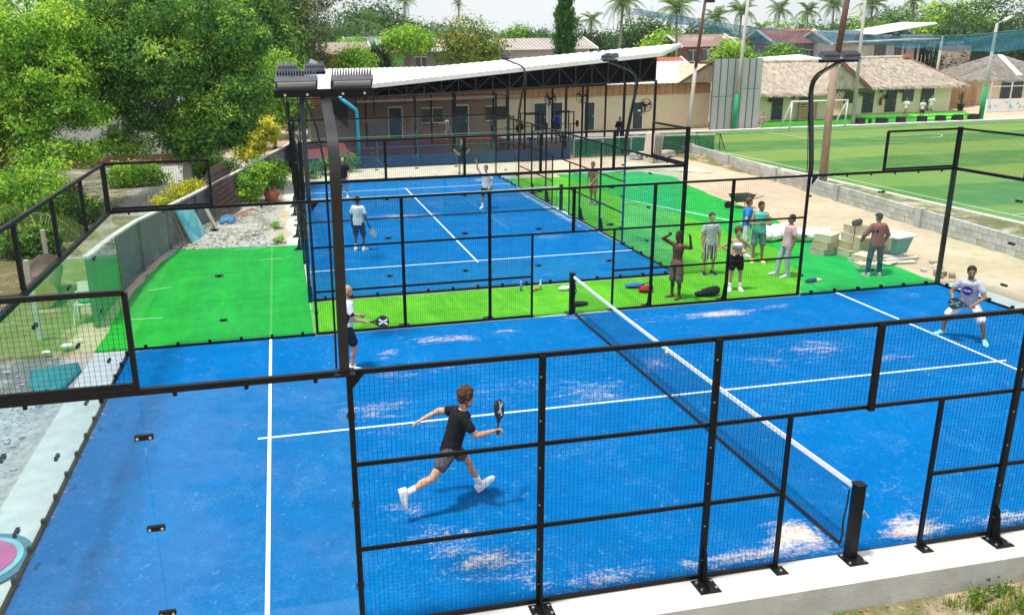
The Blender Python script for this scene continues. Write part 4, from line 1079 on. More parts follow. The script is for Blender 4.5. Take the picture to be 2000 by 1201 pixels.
# ================================================================== vegetation
BARK = mat("bark", (.20, .15, .11), .95, 0, .3, 4, .5, 12, stretch=(2, 2, .5))
BARKP = mat("pale_bark", (.40, .36, .31), .95, 0, .25, 4, .4, 12, stretch=(2, 2, .5))
L_MANGO = leaf_mat("mango_leaf", (.030, .105, .022), (.125, .32, .045), (.46, .66, .07))
L_LIME = leaf_mat("lime_leaf", (.080, .24, .022), (.26, .54, .045), (.66, .80, .09))
L_OLIVE = leaf_mat("olive_leaf", (0.0581, 0.116, 0.0349), (0.194, 0.29, 0.0871), (0.426, 0.465, 0.174))
L_DARK = leaf_mat("dark_leaf", (.008, .028, .010), (.022, .065, .018), (.09, .15, .03))
L_FAR = leaf_mat("far_leaf", (0.0279, 0.0775, 0.0279), (0.0775, 0.186, 0.0465), (0.202, 0.31, 0.0775))
L_YEL = leaf_mat("yellow_leaf", (0.248, 0.372, 0.031), (0.651, 0.651, 0.0465), (0.961, 0.853, 0.0775))
L_AUT = leaf_mat("mixed_leaf", (0.0775, 0.155, 0.0232), (0.217, 0.357, 0.0465), (0.558, 0.372, 0.093))
L_PALM = leaf_mat("palm_leaf", (0.0465, 0.109, 0.0186), (0.124, 0.248, 0.0388), (0.434, 0.465, 0.093))
L_CYP = leaf_mat("drooping_leaf", (0.0155, 0.0775, 0.0155), (0.0465, 0.186, 0.0232), (0.124, 0.341, 0.0465))

def leaf_cloud(C, Nn, size, per, spread, r, droop=.25, tint=None, aspect=.42):
    """C: clump centres, Nn: outward directions; returns verts, faces, tint"""
    n = len(C) * per
    cen = np.repeat(C, per, 0) + r.normal(0, 1, (n, 3)) * np.array([spread, spread, spread * .75])
    nr = np.repeat(Nn, per, 0) + r.normal(0, .55, (n, 3)); nr[:, 2] += .35
    nr /= np.linalg.norm(nr, axis=1)[:, None]
    ax = np.cross(nr, r.normal(0, 1, (n, 3))); ax[:, 2] -= droop; ax -= nr * (ax * nr).sum(1)[:, None]
    ax /= np.linalg.norm(ax, axis=1)[:, None] + 1e-6
    sd = np.cross(nr, ax)
    L = (size * r.uniform(.7, 1.35, n))[:, None]; W = L * aspect
    V_ = np.stack([cen - ax * L * .5, cen + sd * W * .5 + nr * L * .04, cen + ax * L * .5 - nr * L * .08, cen - sd * W * .5 + nr * L * .04], 1).reshape(-1, 3)
    F_ = np.arange(n * 4).reshape(n, 4)
    base = np.repeat(tint if tint is not None else r.uniform(.2, .8, len(C)), per)
    t = np.clip(base + r.normal(0, .16, n), 0, 1)
    return V_, F_, np.repeat(t, 4)

def lobes_to_clumps(lobes, r, shell=(.45, 1.0), top_light=.5):
    C, Nn, Tn = [], [], []
    for (cx, cy, cz, rx, ry, rz, n) in lobes:
        d = r.normal(0, 1, (n, 3)); d /= np.linalg.norm(d, axis=1)[:, None]
        rr = r.uniform(shell[0] ** 2, shell[1] ** 2, n) ** .5
        rr *= 1 + .13 * np.sin(d[:, 0] * 7 + cx) * np.sin(d[:, 1] * 6 + cy) + .1 * np.sin(d[:, 2] * 8)
        C.append(np.array([cx, cy, cz]) + d * rr[:, None] * np.array([rx, ry, rz])); Nn.append(d)
        # young pale shoots grow on the outside of the upper crown
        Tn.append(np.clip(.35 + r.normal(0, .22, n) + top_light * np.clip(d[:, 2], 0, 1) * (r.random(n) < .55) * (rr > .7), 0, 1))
    return np.concatenate(C), np.concatenate(Nn), np.concatenate(Tn)

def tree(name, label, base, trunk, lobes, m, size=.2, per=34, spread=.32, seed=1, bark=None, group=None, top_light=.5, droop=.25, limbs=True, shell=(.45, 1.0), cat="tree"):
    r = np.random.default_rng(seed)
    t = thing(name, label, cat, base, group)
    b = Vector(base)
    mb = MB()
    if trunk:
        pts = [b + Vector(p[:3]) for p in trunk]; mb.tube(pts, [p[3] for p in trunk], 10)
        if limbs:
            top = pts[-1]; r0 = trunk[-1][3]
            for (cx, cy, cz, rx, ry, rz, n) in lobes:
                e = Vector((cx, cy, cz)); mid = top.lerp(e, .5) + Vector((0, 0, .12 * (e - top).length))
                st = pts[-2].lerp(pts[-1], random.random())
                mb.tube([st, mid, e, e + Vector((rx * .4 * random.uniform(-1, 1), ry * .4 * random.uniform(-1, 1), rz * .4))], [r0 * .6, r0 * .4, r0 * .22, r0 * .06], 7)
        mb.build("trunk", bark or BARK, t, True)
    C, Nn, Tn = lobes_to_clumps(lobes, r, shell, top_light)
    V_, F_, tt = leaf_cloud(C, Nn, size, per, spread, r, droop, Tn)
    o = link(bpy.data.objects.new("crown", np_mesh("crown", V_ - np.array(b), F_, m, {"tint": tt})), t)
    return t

# --- the big trees on the left
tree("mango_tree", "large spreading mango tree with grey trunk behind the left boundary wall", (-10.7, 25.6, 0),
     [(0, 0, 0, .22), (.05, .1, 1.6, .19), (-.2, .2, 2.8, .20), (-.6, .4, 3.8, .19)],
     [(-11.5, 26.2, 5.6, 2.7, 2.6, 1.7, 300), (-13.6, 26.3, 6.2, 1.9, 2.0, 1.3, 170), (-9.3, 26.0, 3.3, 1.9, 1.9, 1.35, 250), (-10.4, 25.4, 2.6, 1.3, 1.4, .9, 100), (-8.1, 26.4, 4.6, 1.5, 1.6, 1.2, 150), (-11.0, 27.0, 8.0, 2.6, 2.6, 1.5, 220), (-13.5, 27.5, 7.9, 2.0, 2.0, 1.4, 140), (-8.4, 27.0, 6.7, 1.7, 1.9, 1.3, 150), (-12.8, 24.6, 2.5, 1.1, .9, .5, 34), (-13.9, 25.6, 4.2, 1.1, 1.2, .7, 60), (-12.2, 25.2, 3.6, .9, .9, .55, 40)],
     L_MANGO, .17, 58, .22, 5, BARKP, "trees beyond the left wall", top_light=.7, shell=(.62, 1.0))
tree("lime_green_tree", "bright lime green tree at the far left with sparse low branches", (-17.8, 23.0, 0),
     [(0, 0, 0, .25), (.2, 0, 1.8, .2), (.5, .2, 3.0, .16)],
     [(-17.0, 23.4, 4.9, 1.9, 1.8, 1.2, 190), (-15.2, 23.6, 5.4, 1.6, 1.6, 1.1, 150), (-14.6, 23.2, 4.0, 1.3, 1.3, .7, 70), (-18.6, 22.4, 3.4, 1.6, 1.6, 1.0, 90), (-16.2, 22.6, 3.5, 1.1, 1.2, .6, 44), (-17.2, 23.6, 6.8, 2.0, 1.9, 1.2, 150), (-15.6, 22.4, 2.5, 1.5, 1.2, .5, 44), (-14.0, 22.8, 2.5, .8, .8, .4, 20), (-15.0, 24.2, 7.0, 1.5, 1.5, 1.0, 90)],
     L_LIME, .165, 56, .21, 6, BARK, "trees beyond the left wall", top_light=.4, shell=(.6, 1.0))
tree("bushy_tree", "low leafy tree at the left edge below the lime green one", (-17.6, 18.5, 0),
     [(0, 0, 0, .12), (.1, 0, 1.0, .09)],
     [(-17.4, 18.8, 1.5, 1.9, 1.7, 1.2, 130), (-15.6, 19.4, 1.2, 1.3, 1.2, .9, 60), (-18.8, 18.2, 2.2, 1.5, 1.5, 1.3, 80), (-15.2, 20.6, 1.9, 1.0, 1.0, .8, 34)],
     L_LIME, .15, 46, .22, 7, BARK, "trees beyond the left wall", top_light=.35)
tree("olive_tree", "tall olive green tree with a dense rounded crown left of the sky", (-4.2, 60, 0),
     [(0, 0, 0, .4), (0, 0, 4, .3), (.2, 0, 7, .2)],
     [(-4.6, 60, 10.2, 3.4, 3.0, 4.4, 330), (-5.5, 60, 6.6, 2.8, 2.6, 2.6, 160), (-7.5, 60, 8.5, 3.0, 2.6, 3.6, 190), (-3.6, 60, 5.4, 1.7, 1.6, 1.6, 70)],
     L_OLIVE, .26, 46, .40, 8, BARK, "trees beyond the left wall", top_light=.3)
tree("bamboo_like_tree", "pale lime feathery tree between the mango tree and the lamp pole", (-6.9, 44, 0),
     [(0, 0, 0, .14), (.1, 0, 2.4, .1), (.1, 0, 4.4, .06)],
     [(-6.9, 44, 3.4, 1.5, 1.4, 2.2, 110), (-6.3, 44.4, 4.9, 1.6, 1.4, 1.4, 90), (-8.4, 44, 3.8, 1.5, 1.3, 1.8, 90), (-5.6, 43.6, 2.4, 1.1, 1.0, 1.5, 60)],
     L_LIME, .20, 40, .28, 9, BARK, "trees beyond the left wall", top_light=.4, droop=.5)
for k, (x, y, h, w, lab) in enumerate(((-14, 47, 12.5, 5.5, "dark tree mass behind the mango tree's left shoulder"), (-21.5, 46, 13, 6.5, "dark tall tree at the top left corner behind the lime tree"), (-8.5, 52, 12.5, 4.5, "dark tree between the mango and the olive green tree"), (-29, 40, 11.5, 6, "dark tree at the far left edge behind the house"))):
    tree("dark_tree", lab, (x, y, 0), [(0, 0, 0, .35), (0, 0, 3, .28), (.2, 0, h * .55, .18)],
         [(x, y, h * .75, w * .62, w * .55, h * .32, 170), (x - w * .4, y, h * .5, w * .5, w * .45, h * .28, 110), (x + w * .4, y, h * .52, w * .5, w * .45, h * .28, 110), (x, y - .5, h * .3, w * .6, w * .45, h * .2, 90)],
         L_LIME if k == 1 else L_MANGO, .32, 36, .5, 20 + k, BARK, "trees beyond the left wall", top_light=.35)
# shrubs filling the ground under the left trees
# yellow croton bushes and other small plants
def bush(name, label, c, lobes, m, size, n_per=26, spread=.16, seed=1, group=None, cat="bush", stems=True):
    r = np.random.default_rng(seed); t = thing(name, label, cat, c, group); b = Vector(c)
    if stems:
        mb = MB()
        for (x, y, z, *_) in lobes: mb.tube([b, b.lerp(Vector((x, y, z)), .6) + Vector((.05, 0, 0)), (x, y, z)], [.03, .02, .008], 5)
        mb.build("stem", BARK, t)
    C, Nn, Tn = lobes_to_clumps(lobes, r, (.3, 1.0), .4)
    V_, F_, tt = leaf_cloud(C, Nn, size, n_per, spread, r, .2, Tn)
    link(bpy.data.objects.new("foliage", np_mesh("foliage", V_ - np.array(b), F_, m, {"tint": tt})), t)
    return t
for k, (x, y, w, h, m, lab) in enumerate((
        (-16.8, 15.2, 1.3, 1.0, L_LIME, "bright shrub at the left edge below the palm fronds"),
        (-14.6, 20.8, 1.2, 1.1, L_MANGO, "dark green shrub left of the mesh corner under the lime tree"),
        (-16.4, 24.5, 1.6, 1.2, L_MANGO, "shrub under the lime green tree before the white house"),
        (-13.6, 30.0, 1.5, 1.0, L_LIME, "pale shrub before the white house's brick plinth"),
        (-18.6, 21.0, 1.5, 1.6, L_LIME, "tall pale shrub at the far left under the trees"),
        (-9.9, 29.5, 1.4, 1.3, L_MANGO, "shrub behind the wall between mango trunk and yellow croton"),
        (-14.6, 15.4, .8, .7, L_MANGO, "low shrub behind the left end mesh"),
        (-19.5, 27.5, 2.2, 1.8, L_MANGO, "big shrub at the far left before the white house"))):
    bush("shrub", lab, (x, y, 0), [(x, y, h * .6, w * .7, w * .6, h * .6, 60), (x + w * .5, y + .2, h * .45, w * .5, w * .5, h * .45, 36), (x - w * .5, y - .1, h * .5, w * .5, w * .5, h * .5, 36)], m, .15, 34, .17, 500 + k, "shrubs under the left trees")
bush("yellow_croton", "tall yellow leaved bush behind the wall near the lamp pole", (-7.6, 31.5, 0), [(-7.9, 31.5, 1.7, .8, .7, .8, 50), (-7.2, 31.8, 2.3, .8, .7, .7, 50), (-8.3, 31.2, 1.2, .6, .6, .5, 26)], L_YEL, .2, seed=41)
bush("yellow_shrub", "low yellow shrub behind the wall right of the mesh corner", (-10.55, 21.6, 0), [(-10.6, 21.6, .8, .5, .5, .45, 34), (-10.0, 22.2, .9, .5, .5, .4, 30)], L_YEL, .14, 22, .12, 42)
bush("small_yellow_shrub", "small yellow shrub at the wall just right of the corner post", (-11.0, 19.6, 0), [(-11.0, 19.6, .75, .4, .4, .35, 26)], L_YEL, .13, 22, .1, 43)
bush("green_bush", "leafy green bush growing in the rubble beside the grey wall", (-7.75, 23.0, 0), [(-7.8, 23.0, .8, .6, .6, .7, 60), (-7.5, 23.3, 1.25, .5, .5, .5, 40), (-8.1, 22.8, .5, .5, .4, .4, 26)], L_LIME, .16, 26, .14, 44)
bush("weedy_bush", "weedy bush beyond the reddish pot by the court's left side", (-6.85, 26.6, 0), [(-6.9, 26.6, .6, .55, .5, .5, 40), (-6.8, 28.4, .8, .5, .6, .5, 30)], L_LIME, .14, 24, .14, 45)
bush("rubble_weed", "small green weed in the pale rubble beside the turf edge", (-6.9, 17.2, 0), [(-6.9, 17.2, .14, .2, .22, .14, 12)], L_LIME, .09, 20, .07, 46)
bush("turf_edge_weed", "tiny weed at the turf's far corner by the far court", (-6.75, 14.9, 0), [(-6.75, 14.9, .1, .22, .16, .1, 8)], L_LIME, .09, 18, .06, 47)
bush("red_court_weeds", "weeds growing left of the red court below the blue pipe", (-4.0, 30.6, 0), [(-4.3, 30.6, .4, .9, .5, .4, 40), (-3.2, 31.4, .5, .8, .5, .5, 36), (-5.2, 29.6, .3, .6, .6, .3, 24)], L_MANGO, .14, 24, .14, 48)

# --- palms
def frond_mesh(L=2.4, n=26, wl=.55, seed=1, droop=.55):
    r = np.random.default_rng(seed); V_, F_, T_ = [], [], []
    pts = []
    for i in range(n + 1):
        t = i / n; pts.append(np.array([L * t * (1 - .18 * t * t), 0, .42 * L * t - droop * L * t * t * 1.25]))
    for i in range(n):                      # rachis
        a, b = pts[i], pts[i + 1]; w = .03 * (1 - i / n) + .006
        k = len(V_); V_ += [a + [0, -w, 0], a + [0, w, 0], b + [0, w, 0], b + [0, -w, 0]]; F_.append((k, k + 1, k + 2, k + 3)); T_ += [.8] * 4
    for i in range(2, n + 1):
        t = i / n; le = wl * (math.sin(math.pi * min(1, .12 + .88 * t)) ** .7) * r.uniform(.85, 1.1) + .05
        d = pts[i] - pts[i - 1]; d /= np.linalg.norm(d)
        for s in (-1, 1):
            out = np.array([.45 * d[0], s * .85, .45 * d[2] - .35 - .3 * r.random()]); out /= np.linalg.norm(out)
            w = d * (.028 + .012 * r.random()); a = pts[i]; m_ = a + out * le * .55 + np.array([0, 0, .03]); e = a + out * le + np.array([0, 0, -.10 * le])
            k = len(V_); V_ += [a - w * .6, a + w * .6, m_ + w, m_ - w]; F_.append((k, k + 1, k + 2, k + 3))
            V_ += [m_ - w, m_ + w, e + w * .15, e - w * .15]; F_.append((k + 4, k + 5, k + 6, k + 7))
            T_ += [float(np.clip(.42 + r.normal(0, .15), 0, 1))] * 8
    return np_mesh("frond", np.array(V_), F_, L_PALM, {"tint": T_})
FR1, FR2 = frond_mesh(2.6, 26, .6, 1), frond_mesh(2.4, 24, .55, 2, .8)
FRD = frond_mesh(2.2, 22, .5, 3, 1.25)
PTR = mat("palm_trunk", (.27, .23, .19), .95, 0, .25, 3, .5, 10, stretch=(1, 1, 4))
def palm(label, x, y, h, lean=(0, 0), n=20, s=1.0, seed=1, r0=.2, name="palm_tree"):
    r = random.Random(seed); t = thing(name, label, "palm", (x, y, 0), "palms on the skyline")
    top = Vector((x + lean[0], y + lean[1], h))
    mb = MB(); mb.tube([(x, y, 0), (x + lean[0] * .3, y + lean[1] * .3, h * .5), top], [r0, r0 * .72, r0 * .6], 9)
    for k in range(5):
        a = r.uniform(0, 6.28); mb.ell(top + Vector((.22 * math.cos(a), .22 * math.sin(a), -.18)), (.12, .12, .14), 7, 5)
    mb.build("trunk", PTR, t, True)
    n += 6
    for k in range(n):
        me = (FR1, FR2, FRD)[0 if k < n * .4 else 1 if k < n * .75 else 2]
        el = r.uniform(-1.15, -.45) if k < n * .4 else r.uniform(-.45, .05) if k < n * .75 else r.uniform(.1, .6)
        sc = s * r.uniform(.85, 1.12)
        piece("frond", me, t, top + Vector((0, 0, .1)), (r.uniform(-.25, .25), el, 2 * math.pi * k * .382 + r.uniform(-.2, .2)), (sc, sc, sc))
    return t
def px_at(u, v, y):
    """point on the plane Y=y seen at photo position u,v: used once here to choose real world places for far plants"""
    d = _f + _r * ((u - 883.63) / 1610.96) - _u * ((v - 571.4) / 1610.96)
    k = (y - CAM.y) / d.y
    return CAM + d * k
for k, (u, v, y, s, n, lab) in enumerate((
        (1210, 8, 62, 1.35, 20, "large palm with drooping fronds directly above the shed's right roof"),
        (1328, 20, 72, 1.5, 18, "shaggy palm with dry hanging fronds left of the slim lamp pole"),
        (1150, 42, 110, 1.3, 15, "small palm right of the tall column tree"),
        (1128, 50, 125, 1.2, 13, "smallest palm just touching the column tree's right side"),
        (1402, 38, 90, 1.35, 16, "palm right of the slim lamp pole over the maroon house"),
        (1447, 25, 95, 1.5, 17, "tall palm with pale trunk over the grey screen"),
        (1520, 22, 120, 1.6, 16, "palm on the skyline right of the pale trunk palm"),
        (1580, 25, 125, 1.6, 16, "palm left of the leaning wooden pole's top"),
        (1632, 12, 105, 1.7, 17, "palm crown just touching the wooden pole's top"),
        (1705, 12, 92, 1.6, 17, "palm right of the wooden pole over the blue grey roof"),
        (1487, 60, 110, 1.2, 14, "lower palm between the skyline palms over the screen"),
        (725, 45, 150, 1.9, 15, "hazy palm left of the green house's roof"),
        (790, 4, 170, 1.9, 14, "faint hazy palm on the left skyline"),
        (898, 8, 130, .9, 11, "thin bare trunk palm rising from the round tree's top"),
        (1790, 5, 96, 1.3, 15, "palm above the white canopy house"))):
    p = px_at(u, v, y); palm(lab, p.x, y, p.z, (random.Random(k).uniform(-.5, .5), 0), n, s * .72, 100 + k)
# young palm with arching fronds at the left edge
p = (-15.6, 17.6)
t = thing("young_palm", "young palm with long arching fronds left of the mesh corner", "palm", (-15.5, 18.2, 0))
mb = MB(); mb.tube([(-15.5, 18.2, 0), (-15.45, 18.2, .8)], [.16, .12], 8); mb.build("trunk", PTR, t, True)
for k in range(9): piece("frond", FR2 if k % 2 else FR1, t, (-15.45, 18.2, .85), (random.uniform(-.2, .2), random.uniform(-.5, .3), 2 * math.pi * k / 9 + .3), (1.1, 1.1, 1.1))
t = thing("hanging_frond_palm", "yellowing palm fronds hanging at the left picture edge", "palm", (-14.6, 10.3, 0))
mb = MB(); mb.tube([(-14.6, 10.3, 0), (-14.3, 10.3, 3.6), (-14.1, 10.3, 7.3)], [.2, .17, .15], 9); mb.build("trunk", PTR, t, True)
YF = FRD.copy(); YF.materials.clear(); YF.materials.append(leaf_mat("dry_frond", (.16, .17, .02), (.30, .30, .03), (.45, .40, .06)))
for k, a in enumerate((-.1, .4, .9, -.7, 1.6, 2.4, 3.2, 4.2)): piece("frond", YF, t, (-14.1, 10.3, 7.25), (.1, .6, a), (1.25, 1.25, 1.25))

# --- skyline trees (right and centre)
r_ = random.Random(3)
def far_tree(label, u, vtop, y, w, hgt, m, seed, name="far_tree", size=.5, dens=1.0, limbs=True):
    """a broadleaf tree whose top shows at (u, vtop) from the camera, w wide and hgt crown height in metres"""
    p = px_at(u, vtop, y); z = p.z; x = p.x
    tree(name, label, (x, y, 0), [(0, 0, 0, .3), (0, 0, max(.8, z - hgt * .9), .22), (.1, 0, max(1.0, z - hgt * .55), .15)],
         [(x, y, z - hgt * .42, w * .40, w * .38, hgt * .42, int(90 * dens)), (x - w * .27, y, z - hgt * .62, w * .28, w * .28, hgt * .34, int(55 * dens)), (x + w * .28, y + .3, z - hgt * .6, w * .28, w * .28, hgt * .36, int(55 * dens)), (x + .1 * w, y - w * .2, z - hgt * .68, w * .3, w * .25, hgt * .3, int(45 * dens))],
         m, size, 26, size * 1.25, seed, BARK, "trees on the skyline", top_light=.4, limbs=limbs)
for k, (u, v, y, w, h, m, lab, sz) in enumerate((
        (915, 30, 66, 6.2, 5.0, L_AUT, "round tree with reddish tips standing before the long pale roof", .34),
        (795, 52, 66, 4.6, 2.4, L_LIME, "flat topped bright tree over the green and grey house", .3),
        (690, 92, 60, 3.2, 2.3, L_LIME, "bright small tree in front of the brick red house", .26),
        (735, 88, 64, 2.2, 3.4, L_DARK, "dark narrow tree between the brick red and green houses", .26),
        (690, 74, 92, 5.5, 3.0, L_LIME, "pale green low tree behind the brick red roof", .36),
        (720, 0, 160, 15, 11, L_FAR, "tall hazy tree on the left skyline", .85),
        (670, 45, 150, 14, 8, L_FAR, "hazy tree beside the olive green crown", .8),
        (770, 35, 170, 13, 8, L_FAR, "hazy tree right of the tall hazy one", .8),
        (835, 45, 190, 16, 9, L_FAR, "pale far tree behind the two tier roof", .9),
        (1013, 54, 96, 5.0, 3.0, L_MANGO, "small round tree on the skyline above the long pale roof", .36),
        (1062, 62, 105, 4.0, 3.2, L_FAR, "little tree left of the tall column tree", .4),
        (1160, 62, 100, 9, 4, L_DARK, "dark hedge tree right of the tall column tree", .45),
        (1262, 30, 90, 9, 6, L_FAR, "tree behind the two palms over the shed's right end", .5),
        (1300, 62, 85, 6, 4, L_LIME, "bright low tree left of the maroon house", .4),
        (1375, 45, 115, 11, 6, L_FAR, "tree behind the maroon house's roof", .55),
        (1432, 78, 66, 4.0, 3.0, L_LIME, "bright leafy tree just behind the grey screen", .3),
        (1480, 55, 100, 11, 6, L_MANGO, "dark green tree right of the maroon house", .5),
        (1545, 40, 108, 13, 7, L_MANGO, "broad tree left of the red roof", .55),
        (1600, 48, 100, 10, 5, L_FAR, "tree standing behind the red roof", .5),
        (1530, 82, 68, 4.5, 3.0, L_MANGO, "low tree behind the nearest thatched ridge", .3),
        (1680, 35, 105, 13, 6, L_MANGO, "tree behind the blue grey roofs", .55),
        (1745, 20, 112, 15, 8, L_DARK, "dark rounded tree over the white canopy roofs", .55),
        (1800, 0, 106, 16, 9, L_MANGO, "tree with a broad crown top right of the canopy house", .55),
        (1870, -15, 100, 15, 10, L_LIME, "pale green tree high at the right", .55),
        (1940, -25, 92, 15, 11, L_FAR, "tall tree at the top right corner", .55),
        (1860, 62, 72, 9, 5.5, L_DARK, "dark hedge with pale tips behind the grey hip roof", .36),
        (1925, 70, 74, 9, 5.5, L_DARK, "dark hedge left of the pyramid roof", .36),
        (1995, 62, 76, 9, 6, L_DARK, "dark hedge behind the pyramid roof's right", .36))):
    far_tree(lab, u, v, y, w, h, m, 200 + k, size=sz)
# the far wood behind all houses reads as one mass
rw = np.random.default_rng(77); lob = []
for k in range(22):
    u = 600 + k * 72; p = px_at(u, 80 + 8 * math.sin(k * 2.1) - (14 if k < 4 else 0), 150 + 18 * math.sin(k * 1.7))
    lob += [(p.x + rw.uniform(-4, 4), p.y, p.z - 2.2, 7, 5, 2.6, 60), (p.x + rw.uniform(-7, 7), p.y - 3, 2.6, 8, 4, 3.2, 50)]
C, Nn, Tn = lobes_to_clumps(lob, rw, (.5, 1.0), .3)
V_, F_, tt = leaf_cloud(C, Nn, .9, 24, 1.1, rw, .2, Tn)
o = link(bpy.data.objects.new("far_woodland", np_mesh("far_woodland", V_, F_, L_FAR, {"tint": tt}))); o["kind"] = "stuff"; tag(o, "far green wood filling the skyline behind the houses", "wood")
# the tall column tree (drooping mast tree)
p = px_at(1105, -40, 62)
t = thing("mast_tree", "tall narrow column tree with hanging dark leaves above the shed roof", "tree", (p.x, 62, 0))
mb = MB(); mb.tube([(p.x, 62, 0), (p.x, 62, p.z)], [.2, .05], 8); mb.build("trunk", BARK, t)
rr = np.random.default_rng(9); n = 420
zz = rr.uniform(4.5, p.z, n); wr = .85 * np.clip((p.z + .6 - zz) / 4.5, .25, 1); aa = rr.uniform(0, 6.28, n); q = rr.uniform(.35, 1, n) ** .6 * wr * (1 + .2 * np.sin(zz * 3))
Cc = np.stack([p.x + q * np.cos(aa), 62 + q * np.sin(aa), zz], 1); Nn = np.stack([np.cos(aa), np.sin(aa), -.4 * np.ones(n)], 1)
V_, F_, tt = leaf_cloud(Cc, Nn, .34, 26, .2, rr, 2.2, rr.uniform(.15, .7, n), .3)
link(bpy.data.objects.new("crown", np_mesh("crown", V_ - np.array(org(t)), F_, L_CYP, {"tint": tt})), t)

# --- weeds and grass tufts in front of the plinth, bottom right
def tufts(name, label, spots, m, seed):
    r = np.random.default_rng(seed); V_, F_, T_ = [], [], []
    for (x, y, z, n, sp, h) in spots:
        for k in range(n):
            bx, by = x + r.normal(0, sp), min(y + r.normal(0, sp * .5), -5.56); a = r.uniform(0, 6.28); L = h * r.uniform(.4, 1.2); w = r.uniform(.003, .008)
            d = np.array([math.cos(a), math.sin(a), 0]); s = np.array([-d[1], d[0], 0]) * w; le = r.uniform(.1, .6)
            b = np.array([bx, by, z]); m_ = b + np.array([0, 0, L * .6]) + d * L * le * .4; e = b + np.array([0, 0, L * (1 - le * .5)]) + d * L * le
            i = len(V_); V_ += [b - s, b + s, m_ + s * .8, m_ - s * .8, e]; F_ += [(i, i + 1, i + 2, i + 3), (i + 3, i + 2, i + 4, i + 4)]; T_ += [r.random()] * 5
    me = bpy.data.meshes.new(name); me.from_pydata([tuple(v) for v in V_], [], [f if f[2] != f[3] else f[:3] for f in F_])
    at = me.attributes.new("tint", 'FLOAT', 'POINT'); at.data.foreach_set("value", np.array(T_, np.float32)); me.materials.append(m)
    o = link(bpy.data.objects.new(name, me)); o["kind"] = "stuff"; o["label"] = label; o["category"] = "grass"
    return o
L_GRS = leaf_mat("wild_grass", (0.0775, 0.155, 0.0232), (0.217, 0.341, 0.0465), (0.527, 0.419, 0.155))
sp = []
for k in range(260):
    x = random.uniform(-3.0, 3.5); y = random.uniform(-7.2, -5.57); dens = 1.0 if x > .8 else .4
    if random.random() < dens: sp.append((x, y, -.37, random.randint(8, 22), random.uniform(.04, .12), random.uniform(.04, .10)))
for k in range(22): sp.append((random.uniform(.9, 2.8), random.uniform(-6.1, -5.6), -.36, 46, .08, random.uniform(.10, .2)))
for k in range(8): sp.append((random.uniform(-2.4, -.4), -5.62, -.36, 24, .05, random.uniform(.06, .16)))
tufts("weed_grass", "dry grass and weeds along the foot of the concrete plinth", sp, L_GRS, 2)
bush("plinth_weed", "small leafy weed at the foot of the plinth, bottom right", (1.35, -5.75, -.36), [(1.3, -5.72, -.27, .16, .08, .08, 9), (1.6, -5.70, -.26, .15, .08, .09, 9)], L_MANGO, .05, 14, .045, 51)
bush("right_plinth_weed", "bright leafy weed at the plinth foot by the right picture edge", (2.25, -5.8, -.36), [(2.2, -5.74, -.24, .15, .1, .1, 12), (2.45, -5.8, -.22, .15, .1, .1, 10)], L_LIME, .05, 16, .045, 52)
mb = MB(); rr = random.Random(3)
for k in range(900):
    x = rr.uniform(-3.2, 3.6); y = rr.uniform(-7.4, -5.58); q = rr.uniform(.012, .035); a = rr.uniform(0, 6.28)
    d = Vector((math.cos(a), math.sin(a), rr.uniform(-.2, .3))) * q; e = Vector((-math.sin(a), math.cos(a), rr.uniform(-.2, .3))) * q * .5; c = Vector((x, y, -.345))
    mb.add([c - d, c + e, c + d, c - e], [(0, 1, 2, 3)])
o = mb.build("leaf_litter", mat("dry_leaf", (.26, .16, .08), .9, 0, .5, 9)); o["kind"] = "stuff"; tag(o, "dry fallen leaves on the dirt before the plinth", "leaves")
# ================================================================== people
def nv(*a):
    v = Vector(a); return v.normalized()

def capsule(mb, a, b, ra, rb, n=10, flat=None):
    a, b = Vector(a), Vector(b); d = b - a; L = d.length
    if L < 1e-6: return mb.ell(a, (ra, ra, ra), n, 6)
    d.normalize()
    pts, rs = [], []
    for t in (-.98, -.8, -.45): pts.append(a + d * ra * t); rs.append(ra * math.sqrt(max(.002, 1 - t * t)))
    for t in (0, .33, .67, 1): pts.append(a + d * L * t); rs.append(ra + (rb - ra) * t)
    for t in (.45, .8, .98): pts.append(b + d * rb * t); rs.append(rb * math.sqrt(max(.002, 1 - t * t)))
    mb.tube(pts, rs, n)

def loft(mb, rings, n=16):
    """rings: (centre, u, v, ru, rv)"""
    vs_, fs = [], []
    for c, u, v, ru, rv in rings:
        for j in range(n):
            t = 2 * math.pi * j / n; vs_.append(c + u * (ru * math.cos(t)) + v * (rv * math.sin(t)))
    for i in range(len(rings) - 1):
        for j in range(n): fs.append((i * n + j, i * n + (j + 1) % n, (i + 1) * n + (j + 1) % n, (i + 1) * n + j))
    fs.append(tuple(reversed(range(n)))); fs.append(tuple(range((len(rings) - 1) * n, len(rings) * n)))
    mb.add(vs_, fs)

FOLD = bpy.data.textures.new("cloth_folds", 'CLOUDS'); FOLD.noise_scale = .075; FOLD.noise_depth = 2
def folds(o, strength=.016):
    d = o.modifiers.new("folds", 'DISPLACE'); d.texture = FOLD; d.texture_coords = 'LOCAL'; d.strength = strength; d.mid_level = .5
    return o
def remeshed(o, vox, it=2):
    m = o.modifiers.new("merge", 'REMESH'); m.mode = 'VOXEL'; m.voxel_size = vox; m.use_smooth_shade = True
    s = o.modifiers.new("smooth", 'SMOOTH'); s.factor = .5; s.iterations = it
    return o

